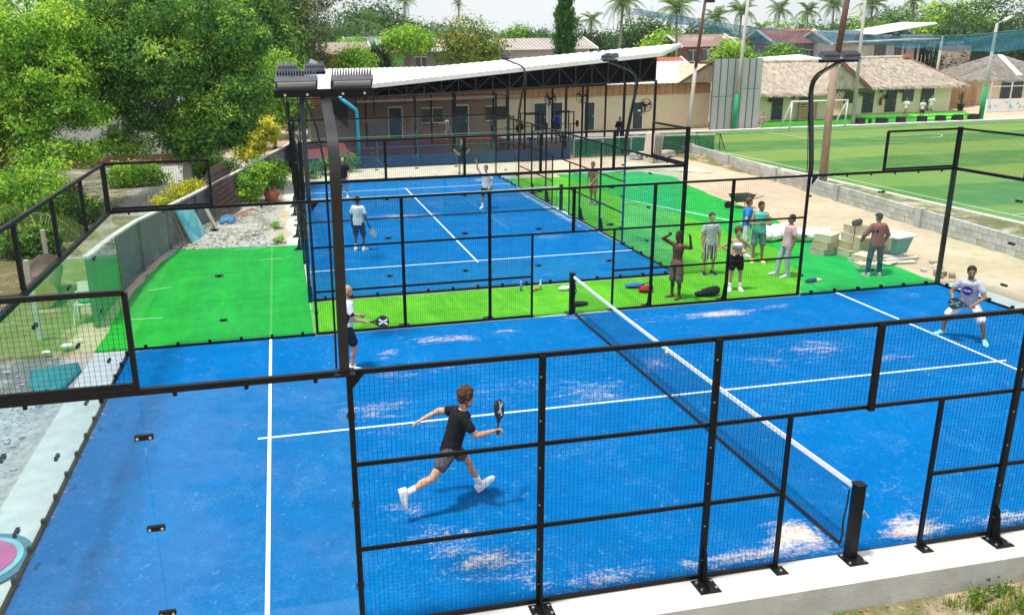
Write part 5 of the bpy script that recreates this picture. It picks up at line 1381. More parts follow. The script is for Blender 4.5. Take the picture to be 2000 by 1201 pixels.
_mc = {}
def cloth(col, name="cloth", var=.12):
    k = (tuple(col), name)
    if k not in _mc: _mc[k] = mat(name, col, .85, 0, var, 9, .25, 60, spec=.2)
    return _mc[k]
def skin(col):
    k = (tuple(col), "skin")
    if k not in _mc: _mc[k] = mat("skin", col, .5, 0, .1, 8, .1, 70, spec=.4)
    return _mc[k]
HAIR = {}
def hairm(col):
    if col not in HAIR: HAIR[col] = mat("hair", col, .7, 0, .4, 30, .6, 60, spec=.3)
    return HAIR[col]
STRIPE = None

STAND = dict(t=(0, 0, 1), head=(1, 0, 0), uaL=(.05, .18, -1), faL=(.2, .05, -1), uaR=(.05, -.18, -1), faR=(.2, -.05, -1),
             thL=(.03, .06, -1), shL=(-.03, .02, -1), thR=(.03, -.06, -1), shR=(-.03, -.02, -1), ftL=(1, .2, 0), ftR=(1, -.2, 0))

def person(label, loc, face_deg, pose=None, height=1.75, skin_c=(.42, .24, .16), hair=(.03, .02, .015), top=None, top_c=None, bottom_c=(.03, .04, .08), shorts=True,
           shoes=(.8, .8, .8), socks=None, vox=.014, hair_style="short", beard=None, near=False, sleeve=.55, group=None, lift=0.0, cat="person", bottom_m=None, top_m=None, cap=None, barefoot=False, female=False, extra=None):
    """builds in a local frame: +x forward, +y left, +z up; returns root and joint positions"""
    P = dict(STAND); P.update(pose or {})
    k = height / 1.76
    D = {a: Vector(b).normalized() for a, b in P.items() if a not in ('lat', 'drop')}
    lat = Vector(P.get('lat', (0, 1, 0))).normalized()
    t = D['t']; lat = (lat - t * lat.dot(t)).normalized(); fr = lat.cross(t).normalized()
    hw = .165 if female else .185
    J = {}
    J['pel'] = Vector((0, 0, 0)); J['nb'] = t * .50 * k
    hd = D['head']; up = (t * .75 + Vector((0, 0, .6))).normalized()
    J['hc'] = J['nb'] + up * .165 * k + hd * .02
    for s, q in ((1, 'L'), (-1, 'R')):
        J['sh' + q] = t * .435 * k + lat * (s * hw * k)
        J['el' + q] = J['sh' + q] + D['ua' + q] * .285 * k
        J['wr' + q] = J['el' + q] + D['fa' + q] * .25 * k
        J['hp' + q] = lat * (s * .092 * k) - t * .03 * k
        J['kn' + q] = J['hp' + q] + D['th' + q] * .43 * k
        J['an' + q] = J['kn' + q] + D['sl' + q if 'sl' + q in D else 'sh' + q] * .40 * k
    low = min(J['anL'].z, J['anR'].z) - .075 * k
    off = Vector((0, 0, -low + lift))
    for a in J: J[a] = J[a] + off
    root = thing("person", label, cat, loc, group, rad(face_deg))
    ORG[root.name] = Vector((0, 0, 0))
    sk = skin(skin_c)
    def tor(s, ru, rv, dx=0.0): return (J['pel'] + t * s * k + fr * dx, lat, fr, ru * k, rv * k)
    ch = 1.0 if not female else .9
    # ---- body
    mb = MB()
    loft(mb, [tor(-.10, .10, .085), tor(-.04, .15, .11), tor(.03, .158 if not female else .168, .115), tor(.13, .135 * ch, .098), tor(.24, .145 * ch, .104), tor(.36, .17 * ch, .115), tor(.43, .165 * ch, .10), tor(.48, .10, .075), tor(.51, .055, .055)])
    capsule(mb, J['nb'] + fr * .012, J['nb'] + up * .09 * k + fr * .006, .052 * k, .05 * k)
    hR = Matrix((hd, up.cross(hd).normalized(), up)).transposed()
    hd2 = (hd - up * hd.dot(up)).normalized(); hl = up.cross(hd2).normalized()
    hR = Matrix((hd2, hl, up)).transposed(); hc = J['hc']
    mb.ell(hc + up * .02, (.093 * k, .076 * k, .105 * k), 16, 12, hR)
    mb.ell(hc + hd2 * .03 - up * .065, (.058 * k, .054 * k, .052 * k), 12, 8, hR)        # jaw
    capsule(mb, hc + hd2 * .085 + up * .02, hc + hd2 * .106 - up * .018, .009, .015, 8)       # nose
    mb.ell(hc + hd2 * .086 - up * .052, (.012, .026, .009), 8, 6, hR)                        # lips
    mb.ell(hc + hd2 * .084 + up * .042, (.012, .045, .010), 8, 6, hR)                        # brow
    for s in (-1, 1): mb.ell(hc + hl * (s * .076 * k) - hd2 * .008, (.022, .011, .034), 8, 6, hR)
    for q, s in (('L', 1), ('R', -1)):
        capsule(mb, J['sh' + q] - lat * (s * .03), J['el' + q], .059 * k if not female else .045, .045 * k if not female else .036)
        capsule(mb, J['el' + q], J['wr' + q], .041 * k, .027 * k)
        # hand: palm, four fingers, thumb
        d = D['fa' + q]; hold = (extra or {}).get('grip' + q)
        w_ = J['wr' + q]; pn = fr - d * fr.dot(d)
        if pn.length < .2: pn = lat - d * lat.dot(d)
        pn.normalize(); sp = d.cross(pn).normalized()
        pc = w_ + d * .055 * k
        R = Matrix((d, sp, pn)).transposed(); mb.ell(pc, (.052 * k, .042 * k, .018 * k), 10, 7, R)
        for i in range(4):
            b = w_ + d * (.095 - .006 * abs(i - 1.3)) * k + sp * ((i - 1.5) * .021 * k); L = (.040, .045, .042, .033)[i] * k
            if hold:
                m_ = b + (d * .4 + pn * .9).normalized() * L; e = m_ + (-d * .7 + pn * .5).normalized() * L * .9
            else:
                m_ = b + (d * .95 + pn * .25).normalized() * L; e = m_ + (d * .7 + pn * .65).normalized() * L * .8
            capsule(mb, b, m_, .0098, .009, 7); capsule(mb, m_, e, .009, .0078, 7)
        sgn = 1 if s > 0 else -1
        b = w_ + d * .03 * k + sp * (.036 * sgn * k); m_ = b + (d * .6 + sp * .7 * sgn + pn * .4).normalized() * .04 * k; e = m_ + (d * .8 + pn * (.8 if hold else .3)).normalized() * .032 * k
        capsule(mb, b, m_, .013, .0105, 7); capsule(mb, m_, e, .0105, .009, 7)
        capsule(mb, J['hp' + q], J['kn' + q], .082 * k, .056 * k)
        kn = J['kn' + q]; an = J['an' + q]; ds = (an - kn).normalized()
        capsule(mb, kn, an, .052 * k, .034 * k)
        bk = -(fr - ds * fr.dot(ds)).normalized(); mb.ell(kn.lerp(an, .32) + bk * .018, (.047 * k, .047 * k, .12 * k), 10, 8, ds.to_track_quat('Z', 'Y').to_matrix())
        ft = D['ft' + q]
        fu = (-ds - ft * (-ds).dot(ft)).normalized(); fs_ = fu.cross(ft)
        def fr_(x, z, w, h): return (an - ds * 0 + ft * x * k + fu * z * k, fs_, fu, w * k, h * k)
        foot = [fr_(-.075, -.035, .022, .020), fr_(-.06, -.03, .036, .042), fr_(.0, -.025, .042, .050), fr_(.07, -.040, .046, .036), fr_(.14, -.05, .048, .026), fr_(.185, -.055, .036, .020), fr_(.205, -.058, .018, .012)]
        if barefoot: loft(mb, foot, 10)
    body = remeshed(mb.build("body", sk, root), vox, 1)
    # eyes
    mb = MB()
    for s in (-1, 1): mb.ell(hc + hd2 * .083 + hl * (s * .032) + up * .018, (.006, .0095, .0045), 8, 6, hR)
    mb.build("eyes", mat("eye_dark", (.02, .015, .012), .3), body) if near else None
    # ---- hair
    mb = MB()
    if hair_style in ("short", "curly", "long"):
        g = .012 if hair_style == "short" else .035
        mb.ell(hc + up * (.045 + g * .4) - hd2 * (.018), (.095 * k + g * .5, .078 * k + g * .8, .085 * k + g), 16, 10, hR)
        mb.ell(hc - hd2 * .045 + up * .0, (.062 * k + g * .4, .076 * k + g * .6, .08 * k), 14, 8, hR)
        if hair_style == "curly":
            rr = random.Random(5)
            for i in range(80):
                a = rr.uniform(0, 6.28); e = rr.uniform(-.25, 1.5)
                v = Vector((math.cos(a) * math.cos(e), math.sin(a) * math.cos(e), math.sin(e)))
                if v.x > .55 and v.z < .55: continue
                mb.ell(hc + up * .05 - hd2 * .012 + hR @ Vector((v.x * .118, v.y * .106, v.z * .118)), (rr.uniform(.018, .03),) * 3, 7, 5)
        if hair_style == "long":
            capsule(mb, hc - hd2 * .07, hc - hd2 * .11 - up * .2, .05, .03)
        remeshed(mb.build("hair", hairm(tuple(hair)), root), .011 if near else .016, 1)
    elif hair_style == "cap":
        mb.ell(hc + up * .05, (.102 * k, .086 * k, .078 * k), 16, 8, hR)
        c0 = hc + hd2 * .08 + up * .055; loft(mb, [(c0, hl, up, .075, .012), (c0 + hd2 * .05 - up * .006, hl, up, .07, .009), (c0 + hd2 * .085 - up * .014, hl, up, .045, .006)], 12)
        remeshed(mb.build("cap", cloth(cap or (.02, .02, .025), "cap"), root), .012, 1)
        mb = MB(); mb.ell(hc - hd2 * .04 - up * .0, (.06, .078, .07), 12, 8, hR); remeshed(mb.build("hair", hairm(tuple(hair)), root), .016, 1)
    if beard:
        mb = MB(); mb.ell(hc + hd2 * .032 - up * .088, (.0575, .054, .035), 12, 8, hR); mb.ell(hc + hd2 * .012 - up * .055, (.045, .0665, .030), 12, 6, hR); remeshed(mb.build("beard", hairm(tuple(beard)), root), .010 if near else .014, 1)
    # ---- top
    if top:
        g = .022; mb = MB()
        if top == "bra": loft(mb, [tor(.27, .14 * ch + .012, .105 + .03), tor(.34, .15 * ch + .012, .115 + .04, .01), tor(.40, .145 * ch, .10 + .015)])
        else:
            z0 = -.10 if top != "tank" else -.08
            loft(mb, [tor(z0, .172 + g * .4, .125 + g * .5), tor(.03, .165 + g * .6, .12 + g * .6), tor(.14, .150 + g * .5, .108 + g), tor(.25, .158 + g * .4, .112 + g), tor(.36, .176 + g * .4, .118 + g), tor(.445, .172 + g * .4, .108 + g * 1.3), tor(.475, .13, .10 + g), tor(.505, .088, .088)])
            for q, s in (('L', 1), ('R', -1)):
                if top == "tank": capsule(mb, J['sh' + q] - lat * (s * .06), J['sh' + q] - lat * (s * .02), .055, .052)
                else:
                    sl = {"tee": sleeve, "long": 1.0}[top]
                    capsule(mb, J['sh' + q] - lat * (s * .04), J['sh' + q].lerp(J['el' + q], sl), .080 * k, .068 * k)
                    if top == "long": capsule(mb, J['el' + q], J['el' + q].lerp(J['wr' + q], .9), .056 * k, .044 * k)
        folds(remeshed(mb.build("shirt" if top != "bra" else "top", top_m or cloth(top_c, "shirt_cloth"), root), vox if near else vox * 1.1, 1), .015 if top != "bra" else .006)
    # ---- bottom
    mb = MB()
    loft(mb, [tor(-.12, .12, .10), tor(-.06, .172, .128), tor(.03, .168, .125), tor(.085, .150, .112)])
    for q, s in (('L', 1), ('R', -1)):
        if shorts:
            f = .72 if shorts is True else shorts
            capsule(mb, J['hp' + q], J['hp' + q].lerp(J['kn' + q], f), .097 * k, .098 * k)
        else:
            capsule(mb, J['hp' + q], J['kn' + q], .097 * k, .075 * k); capsule(mb, J['kn' + q], J['an' + q] - Vector((0, 0, .0)), .073 * k, .058 * k)
    folds(remeshed(mb.build("shorts" if shorts else "trousers", bottom_m or cloth(bottom_c, "lower_cloth"), root), vox if near else vox * 1.1, 1), .02)
    # ---- shoes and socks
    for q, s in (('L', 1), ('R', -1)):
        if barefoot: continue
        kn, an = J['kn' + q], J['an' + q]; ds = (an - kn).normalized(); ft = D['ft' + q]; fu = (-ds - ft * (-ds).dot(ft)).normalized(); fs_ = fu.cross(ft)
        if socks:
            mb = MB(); mb.tube([an - ds * .14 * k, an - ds * .07 * k, an], [.046 * k, .042 * k, .042 * k], 12); mb.build("sock", cloth(socks, "sock"), root, True)
        def rg(x, z, w, h): return (an + ft * x * k + fu * z * k, fs_, fu, w * k, h * k)
        mb = MB(); loft(mb, [rg(-.09, -.03, .02, .03), rg(-.078, -.022, .040, .052), rg(-.03, -.012, .046, .064), rg(.03, -.022, .049, .055), rg(.09, -.036, .053, .042), rg(.15, -.047, .054, .032), rg(.195, -.053, .042, .026), rg(.218, -.056, .022, .017)], 14)
        sh = mb.build("shoe", cloth(shoes, "shoe"), root, True)
        mb = MB(); loft(mb, [rg(-.094, -.07, .022, .010), rg(-.07, -.07, .044, .013), rg(.02, -.07, .047, .013), rg(.12, -.07, .056, .013), rg(.19, -.068, .046, .012), rg(.224, -.064, .02, .009)], 12); mb.build("sole", cloth((.75, .75, .72), "sole"), sh, True)
    R = Matrix.Rotation(rad(face_deg), 3, 'Z')
    W = {a: Vector(loc) + R @ v for a, v in J.items()}
    W['R'] = R; W['D'] = {a: R @ v for a, v in D.items()}; W['J'] = J; W['fr'] = fr; W['lat'] = lat; W['t'] = t; W['root'] = root
    return W

RK_BLACK = mat("racket_black", (.012, .014, .018), .35, 0, .2, 8)
RK_WHITE = mat("racket_graphic", (.72, .74, .76), .4, 0, .1, 8)
RK_TEAL = mat("racket_teal", (.04, .22, .22), .4, 0, .15, 8)
def racket(label, hand, d, nrm, gm=None, fm=None):
    """padel racket: handle starts in the hand and points along d, face normal nrm"""
    hand, d, nrm = Vector(hand), Vector(d).normalized(), Vector(nrm).normalized()
    nrm = (nrm - d * nrm.dot(d)).normalized(); s = d.cross(nrm)
    t = thing("padel_racket", label, "racket", hand, "padel rackets")
    def face(r=1.0):
        return [hand + d * (.30 + .130 * r * math.cos(a) * (1.0 if math.cos(a) > 0 else 1.12)) + s * (.125 * r * math.sin(a) * (1.0 if math.cos(a) > -.3 else .9)) for a in np.linspace(0, 2 * math.pi, 29)[:-1]]
    mb = MB(); mb.extr([p - nrm * .019 for p in face()], nrm * .038); h = mb.build("head", fm or RK_BLACK, t)
    for sd in (-1, 1):
        mb = MB(); c = hand + d * .305 + nrm * (sd * .0205)
        for a in (.5, -.5): mb.bar(c - (d * math.cos(a) + s * math.sin(a)) * .10, c + (d * math.cos(a) + s * math.sin(a)) * .10, .035, .002, side=(s * math.cos(a) - d * math.sin(a)))
        mb.build("face_graphic", gm or RK_WHITE, h)
        mb = MB()
        for i in range(-3, 4):
            for j in range(-3, 4):
                if i * i + j * j < 10: q = c + d * (.026 * i) + s * (.026 * j); mb.tube([q + nrm * (sd * .0005), q + nrm * (sd * .002)], .0055, 6)
        mb.build("hole", RK_BLACK, h, kind="stuff")
    mb = MB()
    for sg in (-1, 1): mb.bar(hand + d * .10 + s * (sg * .012), hand + d * .20 + s * (sg * .055), .026, .022, side=s)
    mb.build("throat", fm or RK_BLACK, t)
    mb = MB(); mb.tube([hand - d * .05, hand + d * .125], .017, 10); mb.build("handle", cloth((.03, .03, .035), "grip"), t, True)
    mb = MB(); mb.ell(hand - d * .055, (.02, .02, .02), 8, 6); mb.build("butt_cap", RK_BLACK, t)
    return t

# ---- runner in the foreground (moving right), black tee, grey shorts
W = person("running player in black tee and grey shorts reaching forward with a racket", (-4.52, -2.72, 0.0), 11,
    dict(t=(.36, .02, 1), lat=(.34, 1, 0), head=(.9, -.25, -.1), uaL=(-.75, .60, -.12), faL=(-.90, .10, -.35), uaR=(.52, -.36, -.74), faR=(.98, .05, .03),
         thL=(.66, .10, -.75), thR=(-.66, -.12, -.72), ftL=(.86, .05, .50), ftR=(.20, -.1, -.95),
         slL=(.40, -.05, -.92), slR=(-.95, 0, -.34)),
    1.83, (.52, .30, .20), (.07, .032, .016), "tee", (.010, .010, .012), (.085, .085, .095), .55, (.82, .82, .82), (.8, .8, .8), .0085, "curly", (.06, .03, .02), True, extra={'gripR': 1}, lift=.07)
hand = W['wrR'] + W['D']['faR'] * .06
racket("black and white padel racket held out by the running player", hand, (.22, .62, .72), (.85, -.75, .2))
# ---- bald player behind the lamp pole, facing right
W = person("bald bearded player in dark shorts standing half hidden by the foreground lamp pole", (-5.50, 2.75, 0), 8,
    dict(t=(.06, 0, 1), lat=(-.1, 1, 0), head=(1, -.15, -.15), uaL=(.25, .2, -1), faL=(.9, -.35, -.25), uaR=(.12, -.15, -1), faR=(.95, .1, -.28), thL=(.1, .1, -1), slL=(-.15, 0, -1), thR=(.28, -.06, -1), slR=(-.22, 0, -1)),
    1.80, (.45, .25, .17), (.04, .03, .02), "tee", (.62, .70, .74), (.012, .016, .035), True, (.8, .8, .8), None, .0095, "none", (.05, .025, .015), True, extra={'gripR': 1, 'gripL': 1})
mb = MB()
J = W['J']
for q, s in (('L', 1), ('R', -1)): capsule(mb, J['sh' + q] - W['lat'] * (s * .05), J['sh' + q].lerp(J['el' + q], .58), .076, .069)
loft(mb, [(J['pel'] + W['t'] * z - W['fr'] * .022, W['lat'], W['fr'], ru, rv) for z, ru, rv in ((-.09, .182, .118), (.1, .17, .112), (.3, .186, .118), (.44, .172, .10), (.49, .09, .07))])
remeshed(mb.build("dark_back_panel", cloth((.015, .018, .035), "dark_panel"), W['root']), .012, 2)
racket("dark round padel racket with white cross held by the bald player", W['wrR'] + W['D']['faR'] * .07, (1, .15, -.12), (.1, -1, .35))
# ---- player at right in grey tee with round blue print
W = person("bearded player in grey tee with round blue print, crouching wide at the right service line", (7.42, 1.30, 0), 208,
    dict(t=(.22, 0, 1), head=(.9, .45, -.12), uaL=(.12, .45, -.9), faL=(.62, -.50, -.62), uaR=(.12, -.45, -.9), faR=(.62, .46, -.62), thL=(.32, .62, -.85), slL=(-.22, .18, -1), thR=(.30, -.62, -.85), slR=(-.22, -.18, -1), ftL=(1, .5, 0), ftR=(1, -.5, 0)),
    1.78, (.30, .16, .10), (.02, .014, .01), "tee", (.42, .43, .46), (.70, .71, .74), .85, (.22, .62, .60), None, .0095, "short", (.025, .016, .012), True, extra={'gripR': 1, 'gripL': 1})
J, fr, lat, t_ = W['J'], W['fr'], W['lat'], W['t']
def chest(a, z, off=.0):
    rx, ry = .205, .151
    return J['pel'] + t_ * z + lat * a + fr * (ry * math.sqrt(max(.05, 1 - (a / rx) ** 2)) + off)
PRB, PRW, PRR = cloth((.012, .035, .30), "print_blue", .05), cloth((.8, .8, .8), "print_white", .02), cloth((.55, .03, .05), "print_red", .02)
mb = MB(); cz, cr = .315, .10; n = 28
rings = [[chest(0, cz, .004)]] + [[chest(cr * f * math.cos(a), cz + cr * f * math.sin(a), .004) for a in np.linspace(0, 2 * math.pi, n + 1)[:-1]] for f in (.33, .67, 1.0)]
vs_ = [rings[0][0]] + rings[1] + rings[2] + rings[3]
fs = [(0, 1 + j, 1 + (j + 1) % n) for j in range(n)] + [(1 + i * n + j, 1 + (i + 1) * n + j, 1 + (i + 1) * n + (j + 1) % n, 1 + i * n + (j + 1) % n) for i in range(2) for j in range(n)]
mb.add(vs_, fs); emb = mb.build("shirt_print", PRB, W['root'])
emb.modifiers.new("thick", 'SOLIDIFY').thickness = .003
def stroke(mb, pts, w=.010):
    for p, q in zip(pts[:-1], pts[1:]):
        a, b = chest(-p[0], cz + p[1], .009), chest(-q[0], cz + q[1], .009); mb.bar(a, b, w, .003, side=(b - a).cross(fr))
mb = MB()
H = .020
def N_(x): return [[(x - .013, -H), (x - .013, H), (x + .013, -H), (x + .013, H)]]
def A_(x): return [[(x - .015, -H), (x, H), (x + .015, -H)]]
def S_(x): return [[(x + .012, H), (x - .010, H), (x - .012, .003), (x + .012, -.003), (x + .010, -H), (x - .012, -H)]]
for g in (N_(-.054), A_(-.019), S_(.016), A_(.052)):
    for st in g: stroke(mb, st)
mb.build("print_letters", PRW, emb)
mb = MB(); stroke(mb, [(-.095, -.05), (-.03, -.028), (.04, .03), (.09, .075)], .008); stroke(mb, [(-.095, -.05), (-.02, -.04), (.06, .0), (.1, .05)], .006); mb.build("print_swoosh", PRR, emb)
mid = (W['wrR'] + W['wrL']) / 2
racket("dark teal padel racket held across the belly by the player in the grey tee", W['wrL'] + W['D']['faL'] * .06, W['R'] @ Vector((.15, -1, .05)), W['R'] @ Vector((1, .1, .45)), RK_TEAL)

# ---- far court players
W = person("player in white tee and navy shorts seen from behind on the far court", (-4.28, 13.0, 0), 62, dict(head=(1, .1, 0), uaR=(.0, -.2, -1), faR=(.25, -.25, -.9), thL=(.06, .06, -1), slL=(-.1, .02, -1), thR=(.05, -.12, -1)), 1.78, (.16, .08, .05), (.015, .012, .01), "tee", (.75, .75, .75), (.02, .03, .07), .8, (.8, .8, .8), (.8, .8, .8), .013, "short", extra={'gripR': 1})
racket("pale padel racket hanging from the white tee player's right hand", W['wrR'] + W['D']['faR'] * .06, W['D']['faR'] + Vector((.15, 0, -.2)), (.5, -1, .2), RK_WHITE, mat("pale_racket", (.45, .55, .5), .4))
W = person("player in black tee facing us near the far court's left side, by the lamp pole", (-3.95, 23.2, 0), 262, dict(uaL=(.1, .25, -1), faL=(.5, -.2, -.7), uaR=(.1, -.25, -1), faR=(.45, .1, -.8)), 1.78, (.50, .29, .20), (.05, .03, .02), "tee", (.016, .017, .02), (.30, .30, .30), True, (.8, .8, .8), (.75, .75, .75), .015, "none", (.06, .03, .02), extra={'gripR': 1})
racket("white padel racket in the far black tee player's hand", W['wrR'] + W['D']['faR'] * .06, (.2, -.1, -1), (.2, -1, .1), RK_WHITE)
person("player in pale tee and dark shorts with one arm raised beyond the far net", (1.35, 18.9, 0), 240, dict(uaL=(.1, .3, -1), faL=(.6, -.2, -.6), uaR=(.25, -.45, .75), faR=(.1, -.1, 1), thL=(.2, .15, -1), slL=(-.2, 0, -1), thR=(-.05, -.15, -1)), 1.76, (.46, .26, .17), (.10, .055, .03), "tee", (.62, .64, .68), (.025, .025, .03), True, (.8, .8, .8), (.8, .8, .8), .015)
person("onlooker in dark clothes with hands on hips behind the far court's end wall", (2.5, 28.7, 0), 258, dict(uaL=(-.15, .75, -.8), faL=(.35, -.7, -.55), uaR=(-.15, -.75, -.8), faR=(.35, .7, -.55)), 1.80, (.46, .27, .19), (.05, .04, .03), "tee", (.035, .036, .04), (.02, .02, .022), True, (.1, .1, .1), None, .016, "short", cat="person")
# ---- spectators by the near court's far side
person("shirtless man in khaki shorts with raised arms standing at the far fence", (2.94, 5.62, 0), 200, dict(t=(-.03, 0, 1), head=(1, 0, .2), uaL=(.2, .95, .10), faL=(.30, .1, .95), uaR=(.5, -.75, .45), faR=(.1, .9, .55), thL=(.02, .05, -1), thR=(.02, -.05, -1)), 1.74, (.085, .042, .028), (.02, .015, .012), None, None, (.16, .12, .09), .95, vox=.012, hair_style="short", barefoot=True)
global_stripes = bpy.data.materials.new("striped_cloth"); nt, b, o_ = nodes_of(global_stripes)
sx = nt.nodes.new("ShaderNodeSeparateXYZ"); nt.links.new(objco(nt), sx.inputs[0])
nt.links.new(mixc(nt, rng(nt, mth(nt, 'SINE', mth(nt, 'MULTIPLY', sx.outputs[1], 95.0)), -.2, .2), (.06, .055, .06), (.62, .60, .58)), b.inputs["Base Color"]); b.inputs["Roughness"].default_value = .9
person("man in grey tee and striped shorts watching behind the far fence", (4.85, 7.5, 0), 262, dict(uaL=(.05, .2, -1), faL=(.25, -.1, -1), uaR=(.05, -.2, -1), faR=(.2, .05, -1)), 1.76, (.50, .29, .20), (.06, .035, .02), "tee", (.46, .48, .50), None, .95, (.03, .03, .03), None, .013, bottom_m=global_stripes)
person("woman in white sports top and black shorts, hands at her hips, by the fence post", (4.72, 5.9, 0), 250, dict(uaL=(-.25, .75, -.7), faL=(.4, -.72, -.45), uaR=(-.25, -.75, -.7), faR=(.4, .72, -.45), thL=(.02, .1, -1), thR=(.1, -.04, -1)), 1.68, (.50, .29, .20), (.12, .05, .025), "bra", (.8, .74, .75), (.012, .012, .014), .62, (.8, .8, .8), (.8, .8, .8), .012, "long", female=True)
person("man in blue tee and white shorts standing behind the teal tank top man", (6.9, 9.1, 0), 330, dict(head=(1, .4, -.2), uaL=(.1, .2, -1), faL=(.8, -.4, -.3), uaR=(-.15, -.7, -.75), faR=(.35, .75, -.35)), 1.80, (.48, .27, .18), (.14, .065, .035), "tee", (.015, .20, .62), (.68, .68, .64), .9, (.8, .8, .8), (.8, .8, .8), .013)
person("man in teal tank top and denim shorts, arms folded, beside the blue tee man", (6.85, 8.35, 0), 250, dict(head=(.9, .5, -.2), uaL=(.3, .25, -.9), faL=(.6, -.85, .15), uaR=(.3, -.25, -.9), faR=(.6, .85, .1)), 1.82, (.34, .18, .11), (.035, .02, .014), "tank", (.10, .55, .46), (.16, .24, .26), .85, (.75, .6, .2), None, .013, "short", (.04, .02, .015))
W = person("young man in pink and white top leaning back by the fence's last post", (6.72, 6.75, 0), 175, dict(t=(-.12, 0, 1), head=(1, .1, -.05), uaL=(-.1, .2, -1), faL=(.3, .0, -.95), uaR=(-.1, -.2, -1), faR=(.3, 0, -.95), thL=(.02, .06, -1), slL=(-.05, 0, -1), thR=(.28, -.06, -.95), slR=(.15, 0, -1)), 1.74, (.26, .14, .09), (.02, .014, .01), "tee", (.62, .40, .42), (.36, .47, .55), False, (.5, .52, .55), None, .013, "short")
W = person("worker in maroon long sleeved shirt and cap, back turned, carrying a carton", (9.0, 6.15, 0), 78, dict(t=(.06, 0, 1), head=(.9, .3, -.3), uaL=(.2, .45, -.9), faL=(.55, .0, -.75), uaR=(.15, -.4, -.9), faR=(.6, -.05, -.7), thL=(.05, .12, -1), slL=(-.05, .03, -1), thR=(.05, -.12, -1), slR=(-.05, -.03, -1)), 1.78, (.30, .17, .11), (.02, .015, .012), "long", (.26, .085, .085), (.035, .085, .105), False, (.5, .4, .3), None, .012, "cap", cap=(.03, .028, .03), extra={'gripR': 1, 'gripL': 1})
WORK = W
person("reddish brown clad person standing inside the turf strip right of the far net post", (5.75, 18.6, 0), 210, dict(t=(.15, 0, 1), head=(.9, .2, -.2), uaL=(.3, .2, -1), faL=(.6, -.3, -.6), thL=(.25, .1, -1), slL=(-.25, 0, -1), thR=(-.05, -.1, -1)), 1.76, (.36, .20, .13), (.16, .06, .03), "tee", (.34, .17, .11), (.30, .20, .13), .9, (.3, .25, .2), None, .016)
person("man in bright blue shirt seen from behind under the shed", (13.2, 45.2, 0), 85, dict(uaL=(.2, .3, -1), faL=(.7, -.2, -.4)), 1.75, (.3, .17, .11), (.02, .015, .01), "tee", (.02, .04, .42), (.02, .02, .03), False, (.1, .1, .1), None, .02)
person("person in dark clothes standing before the cream wall by the lamp pole", (15.3, 38.8, 0), 240, dict(uaL=(.2, .2, -1), faL=(.8, -.5, -.2), uaR=(.2, -.2, -1), faR=(.8, .5, -.1)), 1.78, (.40, .24, .17), (.10, .07, .05), "long", (.015, .017, .025), (.012, .013, .018), False, (.05, .05, .05), None, .018)
person("player in white stepping across the red court under the shed", (5.2, 45.6, 0), 180, dict(t=(.12, 0, 1), thL=(.45, .06, -.9), slL=(-.2, 0, -1), thR=(-.4, -.06, -.9), slR=(-.4, 0, -.9), uaR=(.6, -.2, -.6), faR=(.8, .2, .1)), 1.74, (.4, .24, .17), (.05, .03, .02), "tee", (.65, .65, .65), (.6, .6, .6), False, (.7, .7, .7), None, .02)
for lab, x, y, f, top_c, bot, sit in (("person in white top walking before the long hut's window", 43.9, 47.4, 200, (.66, .66, .68), (.45, .32, .22), 0), ("child with dark hair in white tee and dark shorts by the turf blocks", 45.0, 46.9, 250, (.7, .7, .7), (.04, .05, .07), 0), ("person in pale clothes by the long hut's right door", 48.1, 49.5, 220, (.6, .6, .55), (.5, .4, .32), 0)):
    person(lab, (x, y, .03), f, dict(uaL=(.3, .2, -1)), 1.62 if 'child' in lab else 1.74, (.42, .25, .17), (.03, .02, .015), "tee", top_c, bot, True, (.3, .3, .3), None, .022)
W = person("person in pink sitting on the lawn beside the grey sheet screen", (29.6, 45.3, .05), 215, dict(t=(-.25, 0, 1), thL=(.9, .15, .35), slL=(.45, 0, -.9), thR=(.95, -.15, .2), slR=(.6, 0, -.8), uaL=(.3, .2, -.9), faL=(.7, 0, .1)), 1.7, (.5, .32, .24), (.1, .06, .04), "tee", (.52, .30, .30), (.5, .34, .28), True, (.4, .3, .3), None, .022)
# ================================================================== loose objects
CARD = mat("carton", (.50, .38, .25), .85, 0, .15, 4, .2, 20, rand=.14)
CARD2 = mat("pale_carton", (.62, .52, .38), .85, 0, .12, 4, .2, 20, rand=.1)
TAPE = mat("carton_tape", (.60, .50, .36), .4)
def carton(label, c, d, rz, m=None, group="cartons stacked by the sand path", tilt=0.0):
    t = thing("carton", label, "carton", (c[0], c[1], c[2]), group)
    R = Matrix.Rotation(rz, 3, 'Z') @ Matrix.Rotation(tilt, 3, 'X')
    o = Vector((c[0], c[1], c[2] + d[2] / 2))
    mb = MB(); mb.box(o, (d[0], d[1], d[2] - .004), R=R); b = mb.build("box", m or CARD, t)
    for s in (-1, 1):
        mb = MB(); mb.box(o + R @ Vector((0, s * (d[1] / 4 + .002), d[2] / 2)), (d[0] + .012, d[1] / 2 - .006, .010), R=R); mb.build("flap", m or CARD, t)
    mb = MB(); mb.box(o + R @ Vector((0, 0, d[2] / 2 + .0065)), (d[0] + .014, .06, .003), R=R); mb.build("tape", TAPE, t)
    return t
